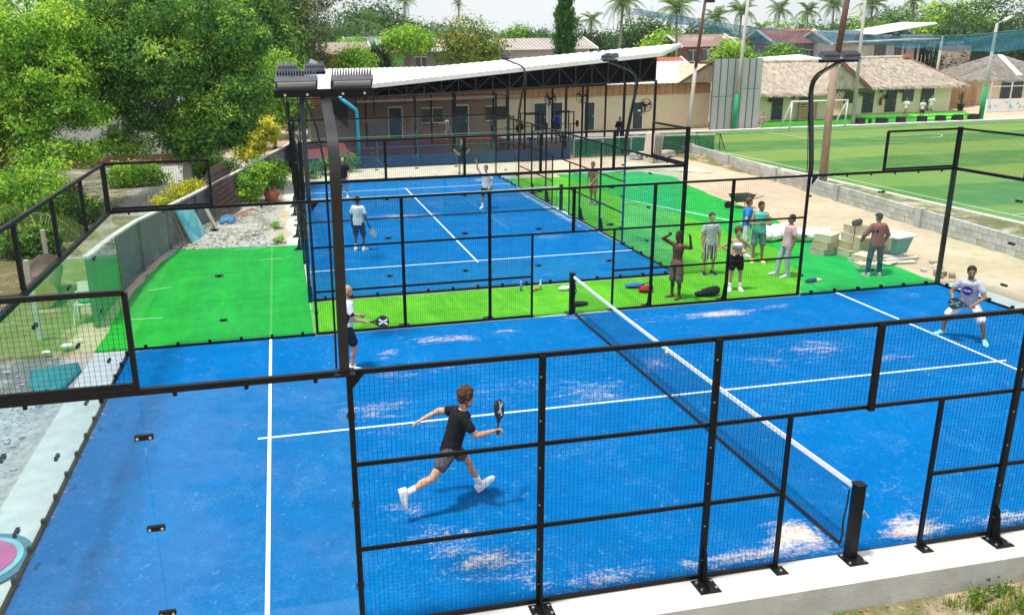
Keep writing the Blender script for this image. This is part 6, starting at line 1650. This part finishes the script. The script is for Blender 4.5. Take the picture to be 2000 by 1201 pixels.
# left stack, tall stack, low stack
for k in range(3): carton("%s carton in the left hand stack beside the white sacks" % ("lowest", "middle", "topmost")[k], (9.30 + .02 * k, 8.75 - .02 * k, .22 * k - .03 + .0), (.62 - .03 * k, .5, .21), .3 + .12 * k, CARD2 if k == 2 else CARD)
for k in range(4): carton("%s carton in the tall stack under the dark bag" % ("lowest", "second lowest", "second highest", "topmost")[k], (10.02 + .02 * k, 8.35 + .02 * k, .235 * k - .02), (.78 - .07 * k, .52 - .03 * k, .22), .12 - .1 * k, CARD if k % 2 else CARD2)
for k in range(2): carton("%s flat carton in the low stack before the tall one" % ("lower", "upper")[k], (9.72 + .05 * k, 7.55, .13 * k - .02), (.62, .46, .12), .18 + .3 * k, CARD2)
carton("flat carton lying lowest, nearest the worker's left foot", (9.45, 7.05, -.02), (.5, .36, .12), -.2, CARD2, None)
h = (WORK['wrL'] + WORK['wrR']) / 2 + WORK['D']['faL'] * .10
t = carton("carton held by the worker in the maroon shirt", (h.x + .10, h.y + .10, h.z - .20), (.86, .34, .34), rad(-12), CARD, None)
t = thing("dark_bag", "small dark bag lying on top of the tall carton stack", "bag", (10.0, 8.3, .93))
mb = MB(); mb.ell((10.0, 8.3, 1.0), (.17, .11, .09), 12, 8); mb.ell((10.1, 8.34, 1.02), (.10, .09, .08), 10, 7); mb.ell((9.9, 8.28, .98), (.09, .08, .07), 10, 7); remeshed(mb.build("bag_body", cloth((.03, .032, .036), "bag_cloth"), t), .014)
mb = MB(); mb.tube([(9.86, 8.2, 1.0), (9.75, 8.05, .9), (9.72, 8.0, .55), (9.74, 8.0, .3)], .015, 6); mb.build("strap", cloth((.03, .032, .036), "bag_cloth"), t)
# white sacks
SACK = mat("white_sack", (.70, .69, .66), .8, 0, .12, 3, .4, 12, col2=(.45, .42, .38), c2=(.6, .8), scale2=2)
SKL = ['leftmost white sack in the heap, behind the teal tank top man', 'white sack second from the left in the heap', 'largest white sack at the front of the heap', 'white sack at the right front of the heap', 'white sack at the back of the heap', 'small white sack nearest the cartons', 'small white sack at the back left of the heap']
for k, (x, y, s, rz) in enumerate(((8.75, 10.7, 1.0, .2), (9.3, 10.9, 1.1, .8), (9.8, 10.4, 1.15, -.3), (10.3, 10.2, 1.0, .5), (9.6, 11.5, 1.0, .1), (10.4, 9.6, .85, 1.1), (9.1, 11.4, .9, 1.3))):
    t = thing("white_sack", SKL[k], "sack", (x, y, 0), "white sacks heaped on the turf edge")
    mb = MB(); R = Matrix.Rotation(rz, 3, 'Z'); 
    mb.ell((x, y, .16 * s), (.42 * s, .28 * s, .18 * s), 14, 8, R); mb.ell(Vector((x, y, .2 * s)) + R @ Vector((.25 * s, .05, .03)), (.2 * s, .2 * s, .15 * s), 10, 7, R); mb.ell(Vector((x, y, .19 * s)) + R @ Vector((-.22 * s, -.06, .02)), (.2 * s, .21 * s, .16 * s), 10, 7, R)
    folds(remeshed(mb.build("sack_body", SACK, t), .02), .06)
    mb = MB(); mb.tube([Vector((x, y, .2 * s)) + R @ Vector((.4 * s, .05, .04)), Vector((x, y, .24 * s)) + R @ Vector((.52 * s, .06, .06))], [.05, .09], 8); mb.build("tied_neck", SACK, t)
# teal planter tub on boards
TEAL = mat("teal_plastic", (.03, .25, .25), .5, 0, .1, 2)
t = thing("teal_tub", "teal square tub with a white rim standing on boards behind the worker", "tub", (10.95, 7.75, .16))
c = Vector((10.95, 7.75, .16)); R = Matrix.Rotation(.25, 3, 'Z')
def sq(h, z): return [c + R @ Vector((x * h, y * h * .8, z)) for x, y in ((-1, -1), (1, -1), (1, 1), (-1, 1))]
mb = MB(); A_, B_ = sq(.24, .0), sq(.36, .52); C2, D2 = sq(.33, .52), sq(.21, .05)
mb.add(A_ + B_ + C2 + D2, [(3, 2, 1, 0), (0, 1, 5, 4), (1, 2, 6, 5), (2, 3, 7, 6), (3, 0, 4, 7), (8, 9, 13, 12), (9, 10, 14, 13), (10, 11, 15, 14), (11, 8, 12, 15), (12, 13, 14, 15), (4, 5, 9, 8), (5, 6, 10, 9), (6, 7, 11, 10), (7, 4, 8, 11)]); mb.build("tub_body", TEAL, t)
mb = MB(); E_ = sq(.42, .53); 
for a, b in zip(E_, E_[1:] + E_[:1]): mb.bar(a, b, .09, .035)
mb.build("rim", WHITE, t)
mb = MB(); P = sq(.40, .50); mb.add([p + Vector((0, 0, .045)) for p in P], [(0, 1, 2, 3)]); mb.build("lid", WHITE, t)
BOARD = mat("old_board", (.56, .50, .42), .9, 0, .2, 3, .2, 14, rand=.2)
bb = MB(); bb.box((0, 0, 0), (1.25, .22, .03)); BD = bb.mesh("board", BOARD)
r = random.Random(8)
for k in range(9):
    o = piece("board", BD, None, (10.75 + r.uniform(-.35, .35), 7.15 + .12 * k + r.uniform(-.1, .1), .015 + .032 * (k % 4)), (0, 0, .15 + r.uniform(-.35, .35)), (r.uniform(.7, 1.1), 1, 1))
    tag(o, "pale board in the loose heap around the teal tub, %s" % ("nearest of all", "second nearest", "third nearest", "fourth from the front", "midmost", "fourth from the back", "third from the back", "second from the back", "farthest back")[k], "board", "boards heaped round the teal tub")
RB = mat("rubble_stone", (.56, .49, .42), .95, 0, .2, 3, .4, 14, rand=.25)
def stone_mesh(seed):
    r = random.Random(seed); mb = MB(); mb.ell((0, 0, 0), (1, .8, .6), 7, 5)
    mb.v = [(x * r.uniform(.75, 1.15), y * r.uniform(.75, 1.15), z * r.uniform(.75, 1.15)) for x, y, z in mb.v]
    return mb.mesh("stone", RB)
STN = [stone_mesh(i) for i in range(5)]
for k, (x, y, s) in enumerate(((11.3, 6.45, .16), (11.05, 6.2, .12), (10.7, 6.3, .1), (11.6, 7.0, .13))):
    o = piece("rubble_stone", STN[k % 5], None, (x, y, s * .4 - .03), (0, 0, k), (s, s, s)); tag(o, "grey stone lying right of the board heap", "stone", "stones right of the board heap")
for k, (x, y, s, rz) in enumerate(((10.75, 5.75, .22, .2), (10.95, 5.55, .17, .9), (10.62, 5.58, .12, 1.4))):
    t = MB(); t.box((x, y, .0 + s * .22), (s * 1.3, s * .9, s * .55), rz=rz); o = t.build("brick_chunk", mat("brick_red", (.36, .20, .15), .9, 0, .2, 6)); tag(o, "reddish brick chunk by the near court's far right corner", "brick", "brick chunks outside the far right corner")
# wheelbarrow
t = thing("wheelbarrow", "dark wheelbarrow on the sand beyond the turf, behind the fence", "wheelbarrow", (10.9, 16.2, 0)); t.scale = (.72, .72, .72)
x, y = 10.9, 16.2
mb = MB(); A_ = [(x - .35, y - .28, .34), (x + .45, y - .28, .34), (x + .45, y + .28, .34), (x - .35, y + .28, .34)]; B_ = [(x - .55, y - .4, .72), (x + .65, y - .4, .72), (x + .65, y + .4, .72), (x - .55, y + .4, .72)]
mb.add(A_ + B_, [(3, 2, 1, 0), (0, 1, 5, 4), (1, 2, 6, 5), (2, 3, 7, 6), (3, 0, 4, 7)]); mb.build("tray", mat("barrow_steel", (.07, .075, .08), .6, .2), t)
for s in (-1, 1):
    mb = MB(); mb.tube([(x - .75, y + s * .1, .22), (x - .3, y + s * .25, .36), (x + .6, y + s * .3, .5), (x + 1.15, y + s * .32, .62)], .022, 7); mb.build("handle", DARKM, t)
    mb = MB(); mb.tube([(x + .35, y + s * .28, .42), (x + .45, y + s * .28, 0)], .02, 7); mb.build("leg", DARKM, t)
mb = MB(); mb.tube([(x - .75, y - .05, .2), (x - .75, y + .05, .2)], .2, 16); mb.build("wheel", mat("tyre", (.02, .02, .02), .8), t)
# bags on the turf near the fence
def soft_bag(name, label, c, blobs, col, strap=True):
    t = thing(name, label, "bag", c); c = Vector(c); mb = MB()
    for (dx, dy, dz, a, b, h) in blobs: mb.ell(c + Vector((dx, dy, dz)), (a, b, h), 12, 8)
    remeshed(mb.build("bag_body", cloth(col, "bag_cloth"), t), .016)
    if strap:
        mb = MB(); mb.tube([c + Vector((-.2, 0, .12)), c + Vector((-.1, -.1, .26)), c + Vector((.1, -.1, .26)), c + Vector((.2, 0, .12))], .012, 6); mb.build("strap", cloth((.02, .02, .02), "strap"), t)
soft_bag("sports_bag", "black sports bag lying at the foot of the far fence post", (3.85, 5.55, .01), [(0, 0, .11, .28, .14, .11), (-.28, .02, .07, .14, .1, .07), (.15, .03, .16, .14, .1, .08)], (.02, .022, .025))
soft_bag("red_bag", "red and blue bag beside the shirtless man", (2.45, 6.3, .01), [(0, 0, .08, .22, .14, .08), (.05, .0, .12, .12, .1, .06)], (.38, .03, .04))
soft_bag("rolled_towel", "blue folded cloth lying behind the red bag", (2.35, 6.75, .01), [(0, 0, .06, .3, .12, .06)], (.04, .12, .42), False)
soft_bag("dark_shoes_bag", "dark bag on the turf just right of the fence's last post", (7.0, 6.0, .01), [(0, 0, .05, .17, .09, .05), (.12, .02, .06, .08, .07, .05)], (.03, .05, .10), False)
mb = MB(); mb.box((7.25, 6.1, .03), (.30, .16, .03), rz=.3); o = mb.build("wood_offcut", mat("offcut", (.66, .52, .30), .8)); tag(o, "pale wooden offcut beside the dark bag on the turf", "wood")
soft_bag("drink_bag", "black bag under the far net post on the lime turf", (.35, 5.6, .01), [(0, 0, .06, .22, .1, .06), (.15, .02, .05, .14, .08, .05)], (.02, .025, .03), False)
# bits on the turf edge before the far court: bottles, towel
def bottle(label, x, y, col, lying=False):
    t = thing("water_bottle", label, "bottle", (x, y, .01), "bottles at the far court's glass")
    if lying: pts = [(x, y, .045), (x + .16, y + .03, .045), (x + .20, y + .04, .045), (x + .235, y + .045, .045)]
    else: pts = [(x, y, .01), (x, y, .17), (x, y, .21), (x, y, .25)]
    mb = MB(); mb.tube(pts, [.036, .036, .016, .016], 10); mb.build("bottle_body", mat("bottle_plastic", col, .2, spec=.6), t, True)
    e = Vector(pts[-1]); d = (e - Vector(pts[-2])).normalized(); mb = MB(); mb.tube([e, e + d * .022], .018, 10); mb.build("cap", WHITE, t)
bottle("orange bottle lying before the far court's glass, left of the white towel", -.35, 7.15, (.5, .16, .06), True)
bottle("clear bottle standing next to the orange one", -.1, 7.2, (.5, .58, .6))
bottle("blue bottle standing left of the orange one", -.62, 7.22, (.1, .3, .55))
soft_bag("white_towel", "crumpled white towel before the far court's glass", (.5, 7.0, .01), [(0, 0, .05, .12, .1, .06), (.1, .05, .04, .1, .08, .05), (-.08, .03, .04, .09, .08, .05)], (.75, .75, .73), False)
mb = MB(); mb.ell((-.45, -.8, 1.18), (.033, .033, .033), 14, 10); o = mb.build("tennis_ball", mat("ball_felt", (.55, .62, .05), .9, 0, .1, 30), smooth=True); tag(o, "yellow green ball in the air just in front of the near net", "ball")

# ================================================================== left corner clutter
def lean_panel(name, label, a, b, h, lean, m, th=.03, cat="board"):
    """board leaning on the wall between ground points a,b; lean = offset vector at its top"""
    a, b = Vector((*a, 0)), Vector((*b, 0)); l = Vector((*lean, 0)); up = Vector((0, 0, h))
    t = thing(name, label, cat, (a + b) / 2); mb = MB(); n = (b - a).cross(up + l).normalized()
    mb.extr([a, b, b + l + up, a + l + up], n * th); mb.build("board_face", m, t)
    mb = MB()
    for p, q in ((a, b), (b, b + l + up), (b + l + up, a + l + up), (a + l + up, a)): mb.bar(p, q, .04, .05)
    mb.build("edge", m, t); return t
lean_panel("turquoise_panel", "turquoise panel leaning against the grey wall by the turf", (-9.62, 15.5), (-9.3, 16.9), 1.12, (-.45, .05), mat("turq_panel", (.02, .34, .44), .5, 0, .25, 1.2, col2=(.30, .62, .66), c2=(.45, .62), scale2=.9), .03)
t = thing("oval_board", "pale oval board with brown edge leaning right of the turquoise panel", "board", (-9.0, 17.5, 0))
ov = [Vector((-8.98 - .38 * (.5 + .5 * math.sin(a)), 17.55 + .32 * math.cos(a), .5 + .5 * math.sin(a))) for a in np.linspace(0, 2 * math.pi, 25)[:-1]]
mb = MB(); mb.extr(ov, (.03, 0, .012)); mb.build("board_face", mat("oval_cream", (.55, .52, .45), .7), t)
mb = MB(); mb.tube(ov + [ov[0]], .022, 6, caps=False); mb.build("edge", mat("oval_edge", (.28, .2, .13), .7), t)
t = thing("blue_tarp", "crumpled blue tarpaulin at the wall foot behind the oval board", "tarp", (-8.6, 18.6, 0))
mb = MB(); 
for k in range(9): mb.ell((-8.75 + .1 * (k % 3), 18.3 + .12 * (k // 3) * 2, .15 + .05 * (k % 2)), (.2, .22, .16), 9, 6)
remeshed(mb.build("tarp_sheet", mat("blue_plastic", (.03, .16, .34), .5, 0, .3, 3), t), .03)
lean_panel("rusty_trough", "rusty brown sheet lying on the rubble by the wall", (-8.25, 19.0), (-7.4, 20.6), .18, (-.4, .15), mat("rusty_sheet", (.24, .12, .08), .85, 0, .25, 3), .03)
t = thing("steel_mesh_stack", "stack of rusty reinforcing mesh sheets leaning on the grey wall", "mesh sheets", (-9.0, 19.8, 0))
REB = mat("rebar", (.15, .10, .09), .8, .2, .3, 5)
for k in range(4):
    mb = MB(); a = Vector((-8.95 + .10 * k, 18.9 + .1 * k, 0)); b = a + Vector((.46, 2.3, 0)); up = Vector((-.42 - .05 * k, .05, 1.75 + .08 * k))
    for i in range(17): p = a.lerp(b, i / 16); mb.wire(p, p + up, .022)
    for i in range(12): mb.wire(a + up * (i / 11), b + up * (i / 11), .022)
    mb.build("mesh_sheet", REB, t)
for k in range(3):
    t = thing("steel_rod", "%s thin dark rod leaning on the wall left of the turquoise panel" % ("leftmost", "middle", "rightmost")[k], "rod", (-9.9 + .06 * k, 14.9 + .12 * k, 0), "rods leaning on the wall")
    mb = MB(); mb.tube([(-9.9 + .06 * k, 14.9 + .12 * k, 0), (-10.32 + .05 * k, 15.0 + .2 * k, 1.15 + .1 * k)], .018, 6); mb.build("rod", REB, t)
t = thing("clay_pot", "reddish brown clay pot beside the bush by the far court's corner", "pot", (-7.05, 23.1, 0))
mb = MB(); pr = [(.0, .17), (.12, .26), (.30, .32), (.45, .28), (.52, .20), (.56, .23), (.58, .23), (.58, .18), (.4, .16)]
mb.tube([(-7.05, 23.1, z) for z, r_0 in pr], [r_0 for z, r_0 in pr], 18); mb.build("pot_body", mat("terracotta", (.30, .10, .05), .85, 0, .2, 3), t, True)
t = thing("blue_barrel", "small blue plastic drum behind the bush by the wall", "drum", (-7.3, 28.6, 0))
mb = MB(); mb.tube([(-7.3, 28.6, z) for z in (0, .05, .3, .33, .36, .6, .65)], [.24, .27, .27, .29, .27, .27, .22], 16); mb.build("drum_body", mat("drum_blue", (.03, .22, .42), .5), t, True)
# rubble field: the largest stones each on their own, the crumbs as one mass
r = random.Random(31)
mb = MB()
for k in range(2600):
    y = r.uniform(14.7, 27); x = r.uniform(-10.3 + (y - 14.7) * .24, -6.65); s = r.uniform(.012, .035) if k % 14 else r.uniform(.04, .07); g_ = max(0, min(1, (y - 14.6))) * max(0, min(1, (25 - y) / 4)) * max(0, min(1, (x + 10.4) / .8)) * max(0, min(1, (-6.8 - x) / .6)) * (.10 + .07 * math.sin(x * 2.3 + 1) * math.sin(y * 1.7)); mb.box((x, y, -.02 + g_ + s * .3), (s * 2, s * 1.6, s * 1.3), R=Matrix.Rotation(r.uniform(0, 3), 3, 'Z') @ Matrix.Rotation(r.uniform(-.6, .6), 3, 'X'))
o = mb.build("gravel", RB); o["kind"] = "stuff"; tag(o, "pale gravel and crumbs beyond the left turf", "gravel")
mb = MB()
for k in range(1500):
    y = r.uniform(-5, 4.6); x = r.uniform(-13.5, -10.85); s = r.uniform(.006, .022) if k % 40 else r.uniform(.03, .06); mb.box((x, y, -.125 + s * .4), (s * 2, s * 1.6, s * 1.2), rz=r.uniform(0, 3))
o = mb.build("gravel", mat("grey_gravel", (.40, .38, .36), .95, 0, .3, 2, rand=.0)); o["kind"] = "stuff"; tag(o, "grey gravel outside the near court's left end", "gravel")
# plastic chair behind the left glass
PLW = mat("white_plastic", (.74, .74, .72), .45, 0, .05, 2)
t = thing("plastic_chair", "white plastic armchair with a green cushion outside the left glass wall", "chair", (-11.35, 7.6, 0))
x, y = -11.35, 7.6
mb = MB(); mb.box((x, y, .42), (.48, .46, .035)); mb.build("seat", PLW, t)
mb = MB(); mb.extr([(x - .24, y + .22, .43), (x + .24, y + .22, .43), (x + .22, y + .34, .86), (x - .22, y + .34, .86)], (0, .03, 0)); mb.build("backrest", PLW, t)
for sx_ in (-1, 1):
    mb = MB(); mb.bar((x + sx_ * .25, y - .2, .64), (x + sx_ * .25, y + .26, .64), .05, .03); mb.bar((x + sx_ * .25, y - .2, .42), (x + sx_ * .25, y - .2, .63), .04, .03); mb.build("armrest", PLW, t)
    for sy_ in (-1, 1):
        mb = MB(); mb.bar((x + sx_ * .22, y + sy_ * .2, .42), (x + sx_ * .26, y + sy_ * .25, -.05), .05, .04); mb.build("leg", PLW, t)
t = thing("green_cushion", "green cushion lying on the white plastic chair", "cushion", (x, y, .44)); mb = MB(); mb.ell((x, y, .49), (.18, .17, .05), 12, 6); mb.build("cushion_body", cloth((.03, .28, .12), "cushion"), t, True)
t = thing("green_tarp", "dark green tarpaulin lying on the gravel outside the left glass", "tarp", (-11.2, 3.6, -.1))
P = [(-11.85, 4.5), (-11.0, 4.75), (-10.82, 4.2), (-10.95, 3.3), (-11.3, 2.9), (-11.7, 3.7)]
cx, cy = -11.3, 3.85; mb = MB(); rr = random.Random(2)
vs_ = [(cx, cy, .06)] + [(cx + (px_ - cx) * f, cy + (py_ - cy) * f, -.08 + .08 * rr.random() * (1 if f < 1 else .3)) for f in (.35, .7, 1.0) for px_, py_ in P]
n = len(P); fs = [(0, 1 + j, 1 + (j + 1) % n) for j in range(n)] + [(1 + i * n + j, 1 + (i + 1) * n + j, 1 + (i + 1) * n + (j + 1) % n, 1 + i * n + (j + 1) % n) for i in range(2) for j in range(n)]
mb.add(vs_, fs); o = mb.build("tarp_sheet", mat("tarp_green", (.02, .18, .13), .5, 0, .2, 3), t, True); o.modifiers.new("thick", 'SOLIDIFY').thickness = .008
# white litter and post behind left glass
for k, (xx, yy, s) in enumerate(((-11.4, 5.6, .14), (-11.75, 5.3, .1), (-11.2, 6.0, .07), (-10.95, 5.7, .06))):
    mb = MB(); mb.ell((xx, yy, s * .3), (s, s * .7, s * .4), 9, 6); mb.ell((xx + s * .6, yy, s * .3), (s * .5, s * .6, s * .35), 8, 5); o = remeshed(mb.build("litter_bag", PLW), .02); tag(o, "scrap of white plastic litter outside the left glass", "litter", "white litter outside the left glass")
for k, (xx, yy) in enumerate(((-12.15, 6.4), (-13.6, 13.2), (-13.0, 9.2))):
    mb = MB(); mb.box((xx, yy, .55), (.11, .11, 1.3)); o = mb.build("concrete_post", mat("white_post", (.58, .57, .52), .9)); tag(o, ("short pale concrete post outside the left glass near the chair", "short pale concrete post behind the mesh top's left corner", "short pale concrete post before the log seen through the mesh")[k], "post")
t = thing("cut_log", "cut tree stump with pale sawn faces outside the left end mesh", "log", (-12.9, 9.6, 0))
mb = MB(); mb.tube([(-13.1, 11.2, .5), (-12.7, 9.0, .35)], [.42, .38], 16); mb.build("log_body", BARK, t, True)
for p in ((-13.115, 11.28, .506), (-12.685, 8.93, .346)):
    d = Vector((.4, -2.2, -.15)).normalized() * (-1 if p[1] > 10 else 1); mb = MB(); mb.tube([Vector(p), Vector(p) + d * .01], .38, 16); mb.build("sawn_face", mat("sawn_wood", (.55, .34, .18), .9, 0, .2, 6), t)
# painted round board bottom left
t = thing("painted_round_board", "round board painted pink and turquoise on the plinth at lower left", "board", (-10.52, -2.6, .0))
c = Vector((-10.62, -2.75, .03)); 
for rr_, z, col in ((.66, .0, (.06, .16, .20)), (.55, .012, (.20, .42, .48)), (.47, .020, (.45, .08, .20)), (.2, .028, (.55, .18, .32))):
    mb = MB(); mb.prism([(c.x + rr_ * math.cos(a), c.y + rr_ * math.sin(a)) for a in np.linspace(0, 2 * math.pi, 33)[:-1]], c.z + z - .01, c.z + z + .004); mb.build("painted_ring", mat("paint_ring", col, .6, 0, .2, 3), t)
# ================================================================== hut forecourt things
t = thing("wooden_pallet", "wooden pallet leaning upright by the nearest hut's window", "pallet", (36.4, 49.5, 0))
for k in range(7):
    mb = MB(); mb.box((36.4, 49.55, .12 + .22 * k), (1.7, .04, .14)); mb.build("slat", mat("pallet_wood", (.52, .33, .17), .85, 0, .2, 4), t)
for dx in (-.75, 0, .75):
    mb = MB(); mb.box((36.4 + dx, 49.63, .75), (.1, .1, 1.5)); mb.build("bearer", mat("pallet_bearer", (.40, .25, .13), .85), t)
BLL = ["leftmost, at the grey pole's foot", "second from the grey pole", "third from the grey pole", "middle one of the row", "third from the green footed pole", "second from the green footed pole", "rightmost, nearest the green footed pole"]
for k, x in enumerate((37.4, 39.2, 41.0, 42.9, 44.6, 46.2, 47.7)):
    t = thing("turf_edge_block", "black cube block on the lawn edge, %s" % BLL[k], "block", (x, 44.35, 0), "black blocks along the lawn edge")
    mb = MB(); mb.box((x, 44.35, .28), (.52, .5, .5)); mb.build("block_body", mat("black_block", (.015, .016, .018), .7), t)
mb = MB(); mb.box((42.5, 44.9, .42), (11.5, .3, .06)); 
for k in range(8): mb.box((37.2 + 1.5 * k, 44.9, .2), (.1, .25, .38))
o = mb.build("low_bench", mat("green_bench", (.03, .20, .05), .8)); tag(o, "long low green bench behind the black blocks", "bench")
t = thing("fire_extinguisher", "red fire extinguisher on the long hut's wall between its doors", "extinguisher", (46.1, 53.25, .8))
mb = MB(); mb.tube([(46.1, 53.25, z) for z in (.75, .8, 1.25, 1.35, 1.4)], [.09, .11, .11, .06, .03], 10); mb.build("cylinder_body", mat("fire_red", (.4, .03, .03), .4), t, True)
mb = MB(); mb.box((46.1, 53.22, 1.44), (.12, .06, .05)); mb.build("valve", DARKM, t)
HPL = ["left of the long hut's first door", "above the red extinguisher", "left of the long hut's square window", "right beside the red extinguisher", "at the long hut's left corner", "left of the nearest hut's door", "right of the nearest hut's door"]
for k, (x, z) in enumerate(((44.0, 1.8), (46.1, 2.05), (48.0, 1.95), (46.5, 1.5), (41.9, 1.9), (33.0, 1.75), (35.0, 1.95))):
    bush("hanging_wall_plant", "small dark plant hanging on the cream hut wall %s" % HPL[k], (x, 53.2 if x > 40 else 49.8, z - .1), [(x, 53.2 if x > 40 else 49.8, z, .16, .12, .2, 8)], L_DARK, .12, 14, .08, 400 + k, "plants hanging on the hut walls", "plant", False)
t = thing("potted_plant", "dark pot with spiky pale plant before the bamboo fence", "plant", (54.8, 53.6, 0))
mb = MB(); mb.tube([(54.8, 53.6, 0), (54.8, 53.6, .6)], [.22, .32], 12); mb.build("pot", mat("pot_black", (.02, .02, .02), .6), t)
mb = MB(); r = random.Random(6)
for k in range(22):
    a = r.uniform(0, 6.28); s = r.uniform(.1, .45); mb.wire((54.8, 53.6, .6), (54.8 + s * math.cos(a), 53.6 + s * math.sin(a), 1.1 + r.uniform(0, .7)), .035)
mb.build("leaves", leaf_mat("spiky", (.2, .25, .12), (.3, .34, .2), (.45, .45, .3)), t)
t = thing("mural_counter", "low counter painted with turquoise shapes at the far right", "counter", (58, 50, 0))
mb = MB(); mb.box((59.5, 51, .55), (9.0, .2, 1.1)); mb.build("counter_body", WHITE, t)
r = random.Random(12)
for k in range(16):
    x = 55.4 + .52 * k; pts = [(x + r.uniform(-.35, .35), 50.885, .15 + r.uniform(0, .85)) for _ in range(3)]
    mb = MB(); mb.extr([pts[0], pts[1], pts[2]], (0, .008, 0)); mb.build("painted_shape", mat("mural_paint", r.choice([(.06, .40, .50), (.15, .55, .65), (.02, .2, .3)]), .7), t)
for k in range(5):
    mb = MB(); mb.bar((55.2 + 2.1 * k, 50.9, 0), (55.2 + 2.1 * k, 50.9, 2.6), .07); mb.build("post", mat("canopy_post", (.6, .62, .62), .6), t)
mb = MB(); mb.bar((55.2, 50.9, 2.2), (63.7, 50.9, 2.2), .06); mb.build("rail", WHITE, t)
t = thing("water_trough", "grey plastic sheet lying on the sand right of the far court", "sheet", (9.3, 26.2, 0))
mb = MB(); rr = random.Random(9); pts = [(9.3 + 1.5 * math.cos(a) * rr.uniform(.8, 1.1), 27.4 + .9 * math.sin(a) * rr.uniform(.8, 1.1)) for a in np.linspace(0, 6.28, 15)[:-1]]
mb.prism(pts, -.01, .03); mb.build("plastic_sheet", mat("grey_plastic", (.40, .46, .50), .4, 0, .25, 1.5), t)
t = thing("stacked_planks", "bundle of pale upright sheets leaning by the far court's right corner", "sheets", (13.6, 29.5, 0))
for k in range(6):
    mb = MB(); mb.extr([(13.2 + .09 * k, 29.2, 0), (13.2 + .09 * k, 30.4, 0), (13.32 + .09 * k, 30.4, 1.5), (13.32 + .09 * k, 29.2, 1.5)], (.04, 0, 0)); mb.build("sheet", mat("pale_sheet", (.52, .46, .40), .8, 0, .15, 2, rand=.2), t)
for k, (x, y) in enumerate(((14.2, 31.0), (15.0, 31.6), (13.4, 31.3))):
    t = thing("concrete_slab", "grey slab in the stack at the far end of the block wall", "slab", (x, y, 0), "slabs at the far end of the block wall")
    mb = MB(); mb.box((x, y, .12), (1.3, .7, .12), rz=.3 * k); mb.box((x, y, .28), (1.2, .65, .12), rz=.3 * k + .1); mb.build("slab_body", CONC, t)

# ================================================================== far air
hz = MB(); hz.box((40, 100, 8.5), (900, 420, 21))
m = bpy.data.materials.new("haze_air"); m.use_nodes = True; nt = m.node_tree; nt.nodes.clear()
pv = nt.nodes.new("ShaderNodeVolumePrincipled"); pv.inputs["Color"].default_value = (.86, .93, 1.0, 1); pv.inputs["Density"].default_value = HAZE; pv.inputs["Anisotropy"].default_value = .2
mo = nt.nodes.new("ShaderNodeOutputMaterial"); nt.links.new(pv.outputs[0], mo.inputs["Volume"])
if HAZE > 0:
    o = hz.build("haze", m); o["kind"] = "stuff"
